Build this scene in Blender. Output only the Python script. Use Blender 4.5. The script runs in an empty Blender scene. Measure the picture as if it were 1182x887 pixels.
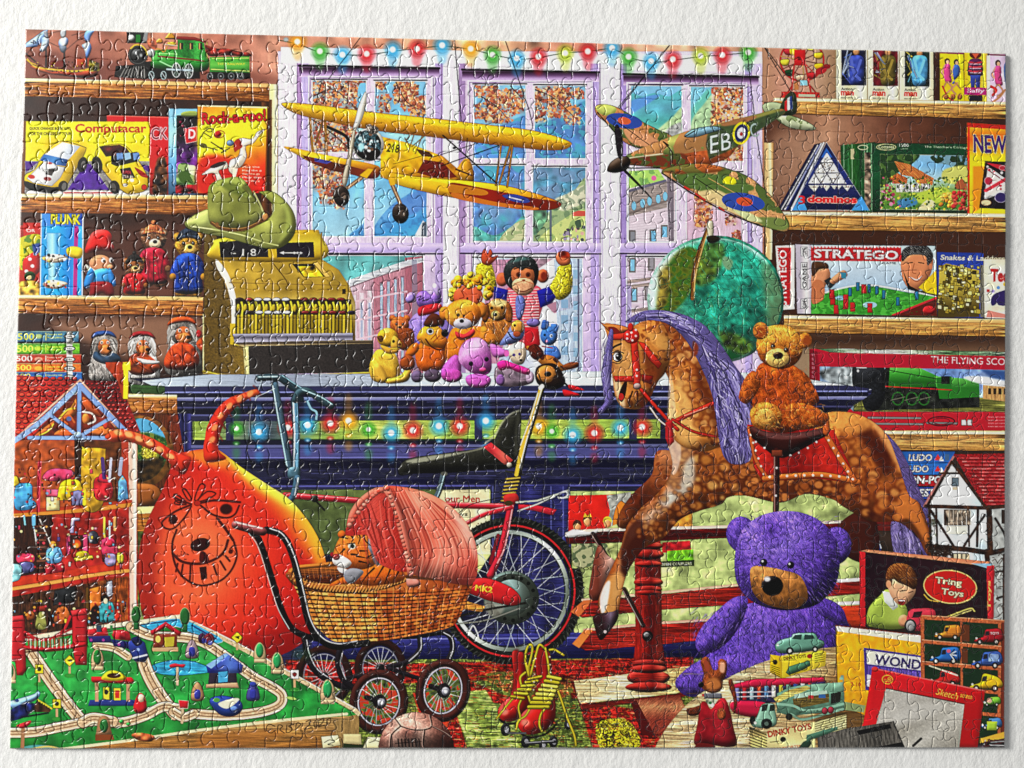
import bpy, math, random
import numpy as np

# ----------------------------------------------------------------------------
# A finished jigsaw puzzle on a white textured cloth.  The picture printed on the
# puzzle is drawn here shape by shape into a pigment grid (one colour and one part
# id per grid cell); the cells of each drawn part then become a mesh of its own.
# ----------------------------------------------------------------------------
PW, PH = 0.680, 0.4925            # puzzle size in metres
CW, CH = 2000, 1449               # pigment grid
# picture corners in sketch units (TL, TR, BR, BL)
QUAD = [(30, 34.3), (1162, 61.5), (1159, 862.8), (10.8, 864.8)]

def _homog(src, dst):
    A = []; b = []
    for (x, y), (u, v) in zip(src, dst):
        A.append([x, y, 1, 0, 0, 0, -u*x, -u*y]); b.append(u)
        A.append([0, 0, 0, x, y, 1, -v*x, -v*y]); b.append(v)
    h = np.linalg.solve(np.array(A, float), np.array(b, float))
    return np.append(h, 1).reshape(3, 3)
HM = _homog(QUAD, [(0, 0), (CW, 0), (CW, CH), (0, CH)])
def tocv(p):
    p = np.asarray(p, float).reshape(-1, 2)
    q = np.c_[p, np.ones(len(p))] @ HM.T
    return q[:, :2]/q[:, 2:]
K = CW/1140.0                     # grid cells per sketch unit

rng = np.random.default_rng(7)
random.seed(7)
CAN = np.zeros((CH, CW, 3), np.float32)
IDS = np.zeros((CH, CW), np.int32)

def _blur1(a, r, ax):
    r = int(r)
    if r < 1: return a
    pad = [(0, 0)]*a.ndim; pad[ax] = (r+1, r)
    c = np.cumsum(np.pad(a, pad, mode='edge'), axis=ax, dtype=np.float64)
    n = a.shape[ax]
    hi = np.take(c, np.arange(2*r+1, 2*r+1+n), axis=ax); lo = np.take(c, np.arange(0, n), axis=ax)
    return ((hi-lo)/(2*r+1)).astype(np.float32)
def blur(a, r, it=2):
    for _ in range(it):
        a = _blur1(_blur1(a, r, 0), r, 1)
    return a
def _norm(a):
    a = a-a.mean(); return (a/(a.std()+1e-9)).astype(np.float32)
_w = rng.standard_normal((CH, CW)).astype(np.float32)
_w2 = rng.standard_normal((CH, CW)).astype(np.float32)
def _aniso(w, rx, ry):
    return _norm(_blur1(_blur1(w, rx, 1), ry, 0))
NZ = {
    'fine': _norm(blur(_w, 1, 1)),
    'mid': _norm(blur(_w2, 3, 2)),
    'big': _norm(blur(_w, 9, 2)),
    'huge': _norm(blur(_w2, 24, 2)),
    'h': _norm(_aniso(_w, 14, 0)+.6*_aniso(_w2, 30, 1)),       # horizontal streaks
    'v': _norm(_aniso(_w, 0, 9)+.5*_aniso(_w2, 1, 5)),         # vertical strokes
    'wood': _norm(_aniso(_w, 22, 1)+.8*_aniso(_w2, 9, 0)+.5*_aniso(_w2, 40, 3)),
}
def _diag(w, n, dx, dy):
    a = np.zeros_like(w)
    for i in range(n): a += np.roll(w, (int(round(i*dy)), int(round(i*dx))), (0, 1))
    return _norm(a)
NZ['fur'] = _norm(_diag(_w, 6, .35, 1)+.7*_diag(_w2, 5, -.5, 1)+.5*NZ['mid'])
NZ['furd'] = _diag(_w2, 7, 1, 1)
NZ['furu'] = _diag(_w, 7, 1, -1)
NZ['leaf'] = _norm(np.where(NZ['mid'] > .2, 1., -.6)+.7*NZ['fine'])

def C(h):
    if not isinstance(h, str): return np.asarray(h, np.float32)
    if len(h) == 3: h = ''.join(c*2 for c in h)
    return np.array([int(h[i:i+2], 16)/255 for i in (0, 2, 4)], np.float32)
def N(s):
    if isinstance(s, str): s = [float(t) for t in s.replace(',', ' ').split()]
    return np.asarray(s, float).reshape(-1, 2)
def cr(p, closed=True, n=8):
    p = np.asarray(p, float)
    if len(p) < 3: return p
    if closed: q = np.vstack([p[-1:], p, p[:2]])
    else: q = np.vstack([2*p[0]-p[1], p, 2*p[-1]-p[-2]])
    out = []
    t = np.linspace(0, 1, n, endpoint=False)[:, None]
    for i in range(len(q)-3):
        a, b, c, d = q[i:i+4]
        out.append(.5*(2*b+(c-a)*t+(2*a-5*b+4*c-d)*t*t+(3*b-a-3*c+d)*t**3))
    if not closed: out.append(p[-1:])
    return np.vstack(out)

# ---- part bookkeeping -------------------------------------------------------
PARTS = []            # dict(name, label, parent id)
CUR = [0, 0]          # current id, current part id
def part(name, label=None):
    PARTS.append(dict(name=name, label=label, parent=0)); CUR[0] = CUR[1] = len(PARTS)
def sub(name, label=None):
    PARTS.append(dict(name=name, label=label, parent=CUR[1])); CUR[0] = len(PARTS)
def back(): CUR[0] = CUR[1]

SX, SY = 3, 3
def raster(contours, feather=0):
    """antialiased even-odd coverage of contours given in sketch units -> (x0, y0, alpha)"""
    cs = [tocv(c) for c in contours]
    allp = np.vstack(cs); m = 2+int(feather*2*K)
    x0 = max(0, int(allp[:, 0].min())-m); x1 = min(CW, int(allp[:, 0].max())+m+2)
    y0 = max(0, int(allp[:, 1].min())-m); y1 = min(CH, int(allp[:, 1].max())+m+2)
    if x1 <= x0 or y1 <= y0: return None
    w, h = (x1-x0)*SX, (y1-y0)*SY
    tog = np.zeros((h, w+1), np.int32)
    for c in cs:
        px = (c[:, 0]-x0)*SX; py = (c[:, 1]-y0)*SY
        qx = np.roll(px, -1); qy = np.roll(py, -1)
        for ax, ay, bx, by in zip(px, py, qx, qy):
            if ay == by: continue
            if ay > by: ax, ay, bx, by = bx, by, ax, ay
            r0 = max(0, math.ceil(ay-.5)); r1 = min(h, math.ceil(by-.5))
            if r1 <= r0: continue
            rows = np.arange(r0, r1)
            xi = ax+(rows+.5-ay)*(bx-ax)/(by-ay)
            ci = np.clip(np.ceil(xi-.5), 0, w).astype(np.int64)
            tog[rows, ci] += 1
    ins = (np.cumsum(tog[:, :w], axis=1) & 1).astype(np.float32)
    a = ins.reshape(y1-y0, SY, x1-x0, SX).mean((1, 3))
    if feather: a = blur(a, max(1, feather*K*.7), 2)
    return (x0, y0, a)

def comp(m, col, a=1., g=None, rg=None, v=0, vr=None, n=None, n2=None, o=None, ow=.8, hl=0, clip=None,
         lit=(-.45, -.75), edge=0, st=None, gl=None, idw=True, mul=False, add=False):
    """lay a shape on the grid: gradient, painted volume, pigment noise, outline"""
    if m is None: return None
    x0, y0, A = m
    if A.ndim != 2 or not A.size: return m
    H, W = A.shape
    if clip is not None:
        cx, cy, ca = clip; B = np.zeros_like(A)
        ax0, ay0 = max(x0, cx), max(y0, cy); ax1 = min(x0+W, cx+ca.shape[1]); ay1 = min(y0+H, cy+ca.shape[0])
        if ax1 <= ax0 or ay1 <= ay0: return None
        B[ay0-y0:ay1-y0, ax0-x0:ax1-x0] = ca[ay0-cy:ay1-cy, ax0-cx:ax1-cx]
        A = A*B
    sl = (slice(y0, y0+H), slice(x0, x0+W))
    c = np.broadcast_to(C(col), (H, W, 3)).astype(np.float32).copy()
    if g is not None or rg is not None:
        yy, xx = np.mgrid[y0:y0+H, x0:x0+W].astype(np.float32)
    if g is not None:                       # linear gradient p0 -> p1 through the given colours
        p = tocv(g[:4]); d = p[1]-p[0]
        t = np.clip(((xx-p[0, 0])*d[0]+(yy-p[0, 1])*d[1])/(d@d), 0, 1)
        cols = [C(col)]+[C(q) for q in g[4:]]; k = len(cols)-1
        c = np.stack([np.interp(t*k, np.arange(k+1), [q[i] for q in cols]) for i in range(3)], -1).astype(np.float32)
    if rg is not None:                      # radial gradient
        p = tocv(rg[:2])[0]; t = np.clip(np.hypot(xx-p[0], yy-p[1])/(rg[2]*K), 0, 1)
        cols = [C(col)]+[C(q) for q in rg[3:]]; k = len(cols)-1
        c = np.stack([np.interp(t*k, np.arange(k+1), [q[i] for q in cols]) for i in range(3)], -1).astype(np.float32)
    if n:
        for kind, amt in (n if isinstance(n[0], tuple) else (n,)):
            c = c*(1+amt*NZ[kind][sl][..., None])
    if n2:                                  # second pigment mixed in where a noise field is high
        kind, th, wd, col2, am = n2
        t = np.clip((NZ[kind][sl]-th)/wd, 0, 1)[..., None]*am
        c = c*(1-t)+C(col2)*t
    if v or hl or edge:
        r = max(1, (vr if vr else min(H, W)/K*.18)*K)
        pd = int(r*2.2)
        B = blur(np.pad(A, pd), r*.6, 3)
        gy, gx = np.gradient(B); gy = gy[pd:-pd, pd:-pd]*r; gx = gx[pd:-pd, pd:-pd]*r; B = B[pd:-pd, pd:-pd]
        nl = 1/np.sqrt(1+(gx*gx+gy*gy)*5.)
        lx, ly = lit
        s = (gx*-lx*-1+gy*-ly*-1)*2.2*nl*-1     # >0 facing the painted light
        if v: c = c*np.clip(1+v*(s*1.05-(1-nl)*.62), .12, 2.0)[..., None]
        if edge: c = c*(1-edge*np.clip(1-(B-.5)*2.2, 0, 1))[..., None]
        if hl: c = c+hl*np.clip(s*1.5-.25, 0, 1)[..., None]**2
    if o is not None:
        e = blur(np.pad(A, 4), max(1, round(ow*K*.6)), 1)[4:-4, 4:-4]
        t = np.clip((1-e)*2.1, 0, 1)[..., None]
        c = c*(1-t)+C(o)*t
    c = np.clip(c, 0, 1)
    al = (A*a)[..., None]
    D = CAN[sl]
    if add: CAN[sl] = np.clip(D+c*al, 0, 1)
    elif mul: CAN[sl] = D*(1-al)+D*c*al
    else: CAN[sl] = D*(1-al)+c*al
    if idw and a > .45:
        I = IDS[sl]; I[A > .5] = CUR[0]
    return (x0, y0, A)

def P(p, col, f=0, **k):  return comp(raster([N(p)], f), col, **k)              # straight polygon
def B(p, col, f=0, **k):  return comp(raster([cr(N(p))], f), col, **k)          # smooth outline
def R(x0, y0, x1, y1, col, f=0, **k): return P([x0, y0, x1, y0, x1, y1, x0, y1], col, f, **k)
def ell(cx, cy, rx, ry=None, rot=0, n=36):
    ry = rx if ry is None else ry
    t = np.linspace(0, 2*math.pi, n, endpoint=False); r = math.radians(rot)
    x, y = rx*np.cos(t), ry*np.sin(t)
    return np.c_[cx+x*math.cos(r)-y*math.sin(r), cy+x*math.sin(r)+y*math.cos(r)]
def E(cx, cy, rx, ry=None, col='000', rot=0, f=0, **k): return comp(raster([ell(cx, cy, rx, ry, rot)], f), col, **k)
def RING(cx, cy, rx, ry, w, col, rot=0, f=0, **k):
    return comp(raster([ell(cx, cy, rx, ry, rot, 60), ell(cx, cy, rx-w, ry-w, rot, 60)], f), col, **k)
def ribbon(p, w):
    """outline of a stroke of width w (number, or (start, end), or one per point)"""
    p = np.asarray(p, float)
    d = np.gradient(p, axis=0); d /= np.maximum(np.hypot(d[:, 0], d[:, 1])[:, None], 1e-6)
    nrm = np.c_[-d[:, 1], d[:, 0]]
    w = np.atleast_1d(np.asarray(w, float))
    ww = np.interp(np.linspace(0, 1, len(p)), np.linspace(0, 1, len(w)), w) if len(w) > 1 else np.full(len(p), w[0])
    h = ww[:, None]/2
    a0, a1 = p+nrm*h, p-nrm*h
    t = np.linspace(0, math.pi, 5)[1:-1]
    def cap(c, dd, nn, r): return np.array([c+nn*math.cos(q)*r+dd*math.sin(q)*r for q in t])
    return np.vstack([a0, cap(p[-1], d[-1], nrm[-1], ww[-1]/2), a1[::-1], cap(p[0], -d[0], -nrm[0], ww[0]/2)])
def _stroke_mask(q, w):
    """union of the stroke's segments (never self-cancels)"""
    o = ribbon(q, w); lo = tocv(o); x0 = max(0, int(lo[:, 0].min())-2); y0 = max(0, int(lo[:, 1].min())-2)
    x1 = min(CW, int(lo[:, 0].max())+3); y1 = min(CH, int(lo[:, 1].max())+3)
    if x1 <= x0 or y1 <= y0: return None
    A = np.zeros((y1-y0, x1-x0), np.float32)
    c = tocv(q); w = np.atleast_1d(np.asarray(w, float))*K
    ww = np.interp(np.linspace(0, 1, len(c)), np.linspace(0, 1, len(w)), w) if len(w) > 1 else np.full(len(c), w[0])
    for i in range(len(c)-1):
        a, b = c[i], c[i+1]; r = max(ww[i], ww[i+1])/2+1.5
        sx0 = max(x0, int(min(a[0], b[0])-r)); sx1 = min(x1, int(max(a[0], b[0])+r)+2)
        sy0 = max(y0, int(min(a[1], b[1])-r)); sy1 = min(y1, int(max(a[1], b[1])+r)+2)
        if sx1 <= sx0 or sy1 <= sy0: continue
        yy, xx = np.mgrid[sy0:sy1, sx0:sx1]+.5
        d = b-a; L2 = max(d@d, 1e-9)
        t = np.clip(((xx-a[0])*d[0]+(yy-a[1])*d[1])/L2, 0, 1)
        dist = np.hypot(xx-a[0]-t*d[0], yy-a[1]-t*d[1])
        rad = (ww[i]+(ww[i+1]-ww[i])*t)/2
        al = np.clip(rad-dist+.5, 0, 1)*np.clip(rad*2, 0, 1)
        S = A[sy0-y0:sy1-y0, sx0-x0:sx1-x0]
        np.maximum(S, al, out=S)
    return (x0, y0, A)
def L(p, w, col, s=1, f=0, **k):                                                # stroke
    q = N(p)
    if s and len(q) > 2: q = cr(q, False, 6)
    m = _stroke_mask(q, w)
    if m is not None and f: 
        m = (m[0], m[1], blur(m[2], max(1, f*K*.7), 1))
    return comp(m, col, **k)
def GLOW(cx, cy, r, col, a=.9, core=None, star=0):
    """a fairy light: tinted halo, bright heart, short rays"""
    m = raster([ell(cx, cy, r*1.35)], 0)
    if m is None: return
    x0, y0, A = m; p = tocv([cx, cy])[0]
    yy, xx = np.mgrid[y0:y0+A.shape[0], x0:x0+A.shape[1]]
    d = np.hypot(xx-p[0], yy-p[1])/(r*K)
    comp((x0, y0, np.clip(1.3*(1.12-d), 0, 1).astype(np.float32)**.9), col, a=a)
    if star:
        for t in range(star):
            q = t*math.pi*2/star+.4
            L([cx-math.cos(q)*r*1.5, cy-math.sin(q)*r*1.5, cx+math.cos(q)*r*1.5, cy+math.sin(q)*r*1.5], (.1, 1.5, .1), core or 'fff', a=.5, idw=False)
    E(cx, cy, r*.3, r*.3, core or 'fff', f=r*.1, a=.95)

# ---- lettering --------------------------------------------------------------
_fc = {}
def _glyphs(s, bold):
    key = (s, bold)
    if key in _fc: return _fc[key]
    cu = bpy.data.curves.new('lettering', 'FONT'); cu.body = s; cu.size = 1; cu.resolution_u = 3; cu.offset = bold
    ob = bpy.data.objects.new('lettering', cu); bpy.context.scene.collection.objects.link(ob)
    dg = bpy.context.evaluated_depsgraph_get(); me = ob.evaluated_get(dg).to_mesh()
    co = np.zeros(len(me.vertices)*3); me.vertices.foreach_get('co', co); co = co.reshape(-1, 3)[:, :2]
    tris = [co[list(pl.vertices)] for pl in me.polygons]
    ob.evaluated_get(dg).to_mesh_clear()
    bpy.data.objects.remove(ob); bpy.data.curves.remove(cu)
    _fc[key] = tris
    return tris
def T(s, x, y, w, h, col, dx=1, dy=0, sh=0, bold=.012, o=None, ow=1.2, arch=0, **k):
    """lettering in the box (x, y)-(w, h); (x, y) is the foot of the first letter, (dx, dy) the line's direction"""
    tr = _glyphs(s, bold)
    if not tr: return
    al = np.vstack(tr); mn = al.min(0); mx = al.max(0); sp = np.maximum(mx-mn, 1e-6)
    ln = math.hypot(dx, dy); ux, uy = dx/ln, dy/ln
    out = []
    for t in tr:
        q = (t-mn)/sp
        a = q[:, 0]*w+q[:, 1]*h*sh; b = q[:, 1]*h+arch*np.sin(q[:, 0]*math.pi)
        out.append(np.c_[x+a*ux+b*uy, y+a*uy-b*ux])
    m = raster(out)
    if m is None: return
    if o is not None:
        x0, y0, A = m; pd = 4; Bm = np.pad(A, pd)
        Bm = np.clip(blur(Bm, max(1, round(ow*K*.7)), 1)*4, 0, 1)
        X0, Y0 = x0-pd, y0-pd
        a0, b0 = max(0, -X0), max(0, -Y0); a1 = min(Bm.shape[1], CW-X0); b1 = min(Bm.shape[0], CH-Y0)
        comp((X0+a0, Y0+b0, Bm[b0:b1, a0:a1]), o, idw=False)
    comp(m, col, **k)
def rnd(a, b): return random.uniform(a, b)
# ============================ THE PRINTED PICTURE ============================
def shelf(label, p, top, hi=4.2, w0='b57436', w1='8a4f20', dk=('6d3c16', '5c3212', 'e0aa66', '7d481c')):
    """board of a shelf: p = x0,y0 (top left), x1,y1 (top right), thickness left, thickness right"""
    x0, y0, x1, y1, t0, t1 = p
    part('shelf_board', label)
    P([x0, y0, x1, y1, x1, y1+t1, x0, y0+t0], 'a5662e', n=(('wood', .14), ('h', .06)), n2=('wood', .7, .9, 'd89c52', .6),
      g=(x0, y0, x0, y0+t0, w0, w1))
    for i in range(int((x1-x0)/9)):
        x = rnd(x0, x1-14); u = (x-x0)/(x1-x0); y = y0+(y1-y0)*u+rnd(hi+1, (t0+t1)/2-1)
        L([x, y, x+rnd(4, 9), y+rnd(-.7, .7), x+rnd(10, 22), y+rnd(-.5, .5)], (.2, rnd(.5, 1.2), .2), random.choice(dk), a=.6)
    sub('shelf_edge'); P([x0, y0, x1, y1, x1, y1+hi, x0, y0+hi], top, g=(x0, y0, x0, y0+hi, 'fff3c4', 'e2b873'))
    L([x0, y0+t0, x1, y1+t1], 1, '4c2a12', idw=False); back()

part('shop_wall', 'salmon pink shop wall at the top of the picture')
R(0, 0, 1200, 900, 'bf8468', n=(('big', .05), ('huge', .05)))
P([0, 20, 330, 20, 330, 100, 0, 100], 'b97a62', g=(30, 0, 330, 0, 'a06453', 'c98a70', 'b87560', 'd69a82'), n=('big', .05))
R(310, 20, 910, 80, 'd79a80', g=(310, 0, 910, 0, 'cf8f74', 'e3b48a', 'd08a74', 'e7b794', 'd6987c'), n=('big', .06))
B('20,60 100,66 170,76 300,84 300,100 20,100', '7a463a', f=8, a=.75)

part('cabinet_back', 'dark brown back of the left hand shelves')
P('10,108 322,112 322,470 10,470', '3d241a', n=(('big', .06),))
B('60,318 120,322 160,320 225,330 236,350 60,350', '8a5a48', f=10, a=.55)
B('30,250 130,262 190,258 240,265 240,345 130,330 30,300', '6d4234', f=9, a=.6)
B('60,372 150,366 232,368 236,402 180,420 90,392', 'a47a60', f=8, a=.8)
part('shelf_upright', 'pale cream edge of the left hand shelves beside the window')
P('310,98 322,98 322,300 312,300', 'f0e3a6', g=(310, 0, 322, 0, 'e9dd9c', 'f6efc4', 'd8bf88'))
P('303,116 315,116 315,300 303,300', '7d4a22', g=(303, 0, 315, 0, '3a2012', '9a6330'))
L('322,98 322,300', 1.2, '6d2a2a', idw=False)

# --- top shelf: ship and steam engine
part('model_ship', 'model sailing ship with blue sails on the top left shelf')
B('36,77 48,79 60,84 72,83 90,85 106,80 116,76 114,86 108,90 96,91 70,88 52,85 40,80', '9a4424', v=.6, g=(0, 76, 0, 91, 'c8743a', '8a2f1a', '4b1a10'))
L('33,69 40,77 52,80 70,82 92,83 114,78', (1.2, 2, 2), 'd8b43c'); L('32,70 36,73 44,76', 1.4, 'd9ae2c')
P('88,69 104,68 106,78 88,79', 'b44a22', v=.3); P('58,71 78,71 78,78 58,78', '7e2a1c')
P('104,70 116,74 116,83 104,84', '6d6424', n=('mid', .35))
for i in range(26): E(rnd(40, 114), rnd(72, 86), rnd(.4, 1), None, random.choice(['e6c744', '3a1a10', 'c9962c', '6a1c12']))
for i in range(7): E(62+i*5, 83.3, 1, .9, '2d120c')
sub('mast')
for x, t in ((54.5, 35), (75.5, 35), (101, 36)): L([x, t, x, 78], (1.1, 2.4), '3a302c')
L('30,62 42,72', 1.5, '3a2a22')
for q in ('32,64 54,36', '54,48 75,58', '76,60 102,38', '56,40 76,36', '84,42 112,35', '92,44 102,50'): L(q, .5, '4a342c', a=.8)
sub('sail')
P('29,56 31,51 52,36 57,35 52,48 43,55', '6f97d6', v=.3, g=(30, 40, 50, 55, 'a9c4ea', '6089cf'), o='2f3f5c'); L('37,50 43,51 40,48 40,52', 1.1, '1c2436')
B('50,45 56,44 58,49 56,56 51,61 47,59 49,53', '7c9cd8', v=.7, g=(48, 50, 58, 55, 'd0d8e4', '6a90d4')); B('52,37 56,38 57,45 53,44', '8b8f98', v=.6)
B('70,47 76,44 80,47 79,53 73,57 69,53', '86a4dc', v=.7, g=(69, 50, 80, 50, 'e6e4dc', '6a8fd4')); B('72,36 77,35 77,43 73,45 71,41', 'b0b4b8', v=.6); B('70,55 78,55 76,62 72,61', '6d7886', v=.6)
B('99,40 104,35 110,36 106,44 104,50 99,47', '7aa0dc', v=.6); B('98,52 104,50 107,57 104,66 101,68 99,60 96,54', '86a6de', v=.7, g=(96, 55, 107, 60, 'e9e4d2', '6d94d8', '4a6fae'))
back()

part('toy_locomotive', 'green steam locomotive with red cab roof on the top shelf')
P('168,72 232,72 232,92 160,92 150,90', '15130f')
P('133,90 135,77 168,75 171,92', '2a2826', g=(133, 77, 171, 92, '161514', '45423e'))
for i in range(8): L([140+i*4, 90.5, 146.5+i*3, 78], (.9, .6), 'a9a7a2', a=.8)
B('178,60 205,58 224,62 238,60 238,83 182,80 176,70', '2e7d2f', v=.5, g=(0, 58, 0, 83, '56b34c', '2d8a34', '134b1a'))
L('182,62.5 236,65', 1.2, 'a8e08c', a=.7); L('184,66 236,71', 2, '7a2f2a'); L('186,72 200,78 206,74', 1.5, '8bd08a')
sub('cab'); P('206,47 236,46 239,68 238,71 206,66', '2f8a37', g=(206, 0, 240, 0, '1f6a28', '48b04a', '2c7f33'), n=('fine', .05))
for x in (208, 219.5, 230): R(x, 50.5, x+4.6, 58, '22211f'); R(x+.8, 51, x+2, 58, 'b98a5a')
P('200,46 206,43 226,44 241,49.5 241,51.5 226,48 206,47', '8a2d28', v=.4); L('240,50 240,68', .8, 'd8c65a')
sub('chimney'); P('147,35.5 172,36 170,51 148,51', '1d1e1b', g=(147, 0, 172, 0, '141512', '2c2d2a', '0e0e0d')); P('168,38 172,36 171,47 165,51', '8a8a8a')
R(158, 41, 163, 50, '1f7a2a'); E(152.6, 44.5, 3.8, 3.6, 'cfd3cb', v=.5, rg=(151.5, 43.5, 4, 'f4f6f0', '8f978e'))
sub('boiler_front'); E(160.4, 64.5, 11.6, 11.6, '161616', o='000'); RING(160.4, 64.5, 10.6, 10.6, 1, '4c4c4a'); E(160.4, 65, 7.6, 7.6, '2a2b2b', v=.8, hl=.5)
E(157.5, 62, 1.6, 2.4, 'cfd2d2', f=.6); E(164, 65, 1.5, 2.2, '9fa2a2', f=.6); L('152,57 157,53 164,53.5 169,58 171,64', 1.8, 'd9b23c'); E(176, 62.5, 4.5, 5, '9aa09a', v=.9)
sub('brass_dome'); B('181,51 184,46 188,46.5 189,51', 'c88a2c', v=.7, hl=.4); B('192,46 194,42 198,38 202,42 204,46', 'c98f28', v=.7, hl=.4); L('198,35 198,40', 1, '4a3a1a'); B('195,50 204,50 203,54 196,54', 'd9b23a', v=.6)
L('178,57 186,58 190,61 194,55', 1.3, 'd8a63a'); B('172,46 180,46 182,57 173,56', '8a4a34', n=('mid', .4)); L('190,52 206,54', .8, 'd6d0b0')
for x, y in ((204.6, 82), (219, 83)):
    sub('driving_wheel'); RING(x, y, 5.2, 8.6, 1, 'dfe6e2'); E(x, y, 4.2, 7.6, '203524')
    for t in range(8): a = t*math.pi/4; L([x, y, x+4.3*math.cos(a), y+7.6*math.sin(a)], .5, 'c9d2ce')
L('194,81 223,82', 2, 'a9bcc4')
for x in (176, 190):
    sub('front_wheel'); RING(x, 88, 3.4, 5, 1, 'a8c2c6'); E(x, 88, 2.2, 3.8, '1e2a2c'); L([x-2, 85, x+2, 91], .6, 'cfdadb')
back()
part('toy_tender', 'green coal tender behind the toy locomotive')
P('243,67 289,66 289,85 243,84', '3f9a35', g=(0, 66, 0, 84, '69b94a', '2f8a2f'), v=.2); L('245,81 289,83', 1, 'c9d86a'); L('246,68.5 288,68', .8, 'c9d86a'); T('TOY RAILWAY', 252, 76, 32, 2.6, 'd9c43c')
P('242,84 290,85 290,92 240,92', '141312')
sub('coal_load'); B('238,53 244,55 252,57 262,57 276,60 288,62 289,66 262,65 244,66 239,61', '7a2b22', v=.6, n=('mid', .4))
for x in (243.5, 256, 268, 279):
    sub('tender_wheel'); RING(x, 89, 3.7, 4.2, 1, '6f7476'); E(x, 89, 2.4, 3, '1b1b1b'); E(x, 89, .9, 1, '8a8a8a')
back()
shelf('top left wooden shelf board under the ship and the locomotive', (10, 91, 312, 97.5, 21, 21), 'f2dca0')

# --- second shelf: boxed games
part('game_box', 'red game box standing behind the yellow car box'); P('125,134 196,136 196,227 125,227', 'cf1c20', g=(0, 134, 0, 227, 'd6202a', 'c8271e', '7a1c12')); L('125,134.6 196,136.6', 1, 'ff6a5a', idw=False)
T('CK', 176, 162, 19, 14, '9c1730', o='f6d0d8', ow=1); B('182,188 190,182 194,190 194,226 178,226', '5a3a22', n=('mid', .4), f=1)
part('game_box', 'blue game box with a D in a red square'); P('196,126.5 229,126.5 229,226 196,226', '7fb6d8', g=(0, 126, 0, 226, 'a8d6e6', '6aa6d4', '3d5a72'))
P('205,134 229,134 229,222 205,222', '241d22', g=(0, 134, 0, 222, '1e1a1e', '2c2232', '5c2a72', '8a3aa4', '8ab06a', '2a4a22'), n=('mid', .15)); B('211,131 220,129 229,130 229,135 212,135', '8a9a4a', v=.5)
B('207,192 218,190 228,200 224,212 210,210', '4a6a2c', n2=('mid', .1, .4, 'a9c27a', .8)); B('219,192 227,193 226,203 220,200', 'cfe0b0'); E(219, 186, 2.5, 2.5, '2a1430'); R(204, 214, 229, 224, '8a1620', n=('mid', .35))
P('213,149 229,146.5 229,164 216,167', 'd01c2a', o='f3dede'); T('D', 219, 161, 8, 11, 'fff', bold=.03)
for i in range(14): E(rnd(206, 228), rnd(138, 182), rnd(.5, 1.6), None, random.choice(['7a4a8a', '0c0a0c', '8a2a4a', '4a3a5a']))

part('game_box', 'orange and yellow game box with a kicking kangaroo and red lettering')
P('229,122 311,124 308,224 229,224', 'e88a1c', o='5a3208', g=(236, 122, 300, 222, 'f2c21e', 'f4d228', 'f0a41c', 'e2421c', 'd1201a'), n=('big', .05))
B('232,142 262,144 296,138 306,150 304,160 270,166 250,176 232,176', 'f7dd2c', f=5, a=.9); B('231,186 252,180 276,190 268,222 231,222', 'd6201c', f=4, a=.9); L('230,123 310,125', 1.6, 'fff0a0'); L('310,125 307.5,222', 1.4, '8a4a10')
T('Rock-a-roo!', 234.5, 145, 74, 14, 'c61d22', dy=-.06, o='3a0a08', ow=1, bold=.03)
sub('kangaroo'); B('265,197 267,186 276,181 278,171 272,165 280,160 292,161 298,153 307,150 300,158 294,166 285,170 286,182 280,193 272,196 270,202', 'f0e2cc', o='5a3a22', ow=.6, v=.3)
B('242,196 252,190 262,187 264,195 254,198 258,208 252,210 248,201 234,203', 'f0e2cc', o='4a2a1a', ow=.6, v=.3); B('244,193 254,188 262,188 260,191 248,195', '3a2a2a'); P('270,195 276,195 272,210 269,210', 'e8d6ba')
B('271,166 277,161 281,170 276,174 272,176', 'b8321e'); L('300,155 303,152', 1.2, '3a1a12'); E(256.5, 172, 2, 1.2, '4a3a2a')
back()
for q, c, w in (('233,160 237,153 243,149 248,150', '3c3a20', 1.2), ('236,154 246,160', '3c3a20', 1), ('245,165 262,176', '3a2a1a', 1.2), ('237,170 252,174', '4a4420', 1.2), ('257,177 266,172', '4a3c1a', 1.6)): L(q, w, c)
RING(254.5, 156, 6.5, 4.6, 1, 'a8281c', rot=-10); E(253, 156, 4, 3.8, 'b3201f', v=.5); E(267, 166, 4.4, 3.6, '7a94b0', v=.5, o='333'); E(236, 169, 4.4, 2.6, '6a6428', rot=15, o='2a2a12'); RING(243, 151, 4, 2.5, .9, '3a3820')
for i in range(5): T('Play the game'[:9+i % 3], 281, 195+i*4, 20+2*(i % 2), 2.4, 'f6d2b8')

part('toy_car_box', 'yellow toy car box showing two racing cars')
P('30,141 174,141.5 174,227 29,226', 'f2d51c', g=(0, 141, 0, 186, 'f6dc1e', 'f1d31a', 'f3da28'), n=('big', .02)); P('28,141 32,141 31,226 27,226', '7a4a1c')
P('31,187 100,187 100,189 31,189', 'f4f0ea'); P('31,187 174,187 174,226 31,226', '8f8a84', n=('fine', .05)); P('31,187 46,188 32,200', '5a2a8c')
P('100,190 106,190 128,220 80,220', '5b2b98', n=('mid', .05)); P('31,221 174,221 174,226 31,226', 'efeae2'); L('76,223.5 132,223.5', 1.6, 'c01c1c'); P('158,190 174,192 174,200', '5a2a8c')
T('QUICK CHANGE BODY KITS', 36, 151.5, 47, 3.6, '2a2410', bold=.02); T('FOR THE CHASSIS OF YOUR', 36, 157.2, 48, 3.6, '2a2410', bold=.02)
T('Computacar', 88.5, 157, 82, 13, 'c8281c', o='f7e23a', ow=.8, bold=.025)
sub('printed_car', 'grey and yellow racing car printed on the yellow box')
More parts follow.
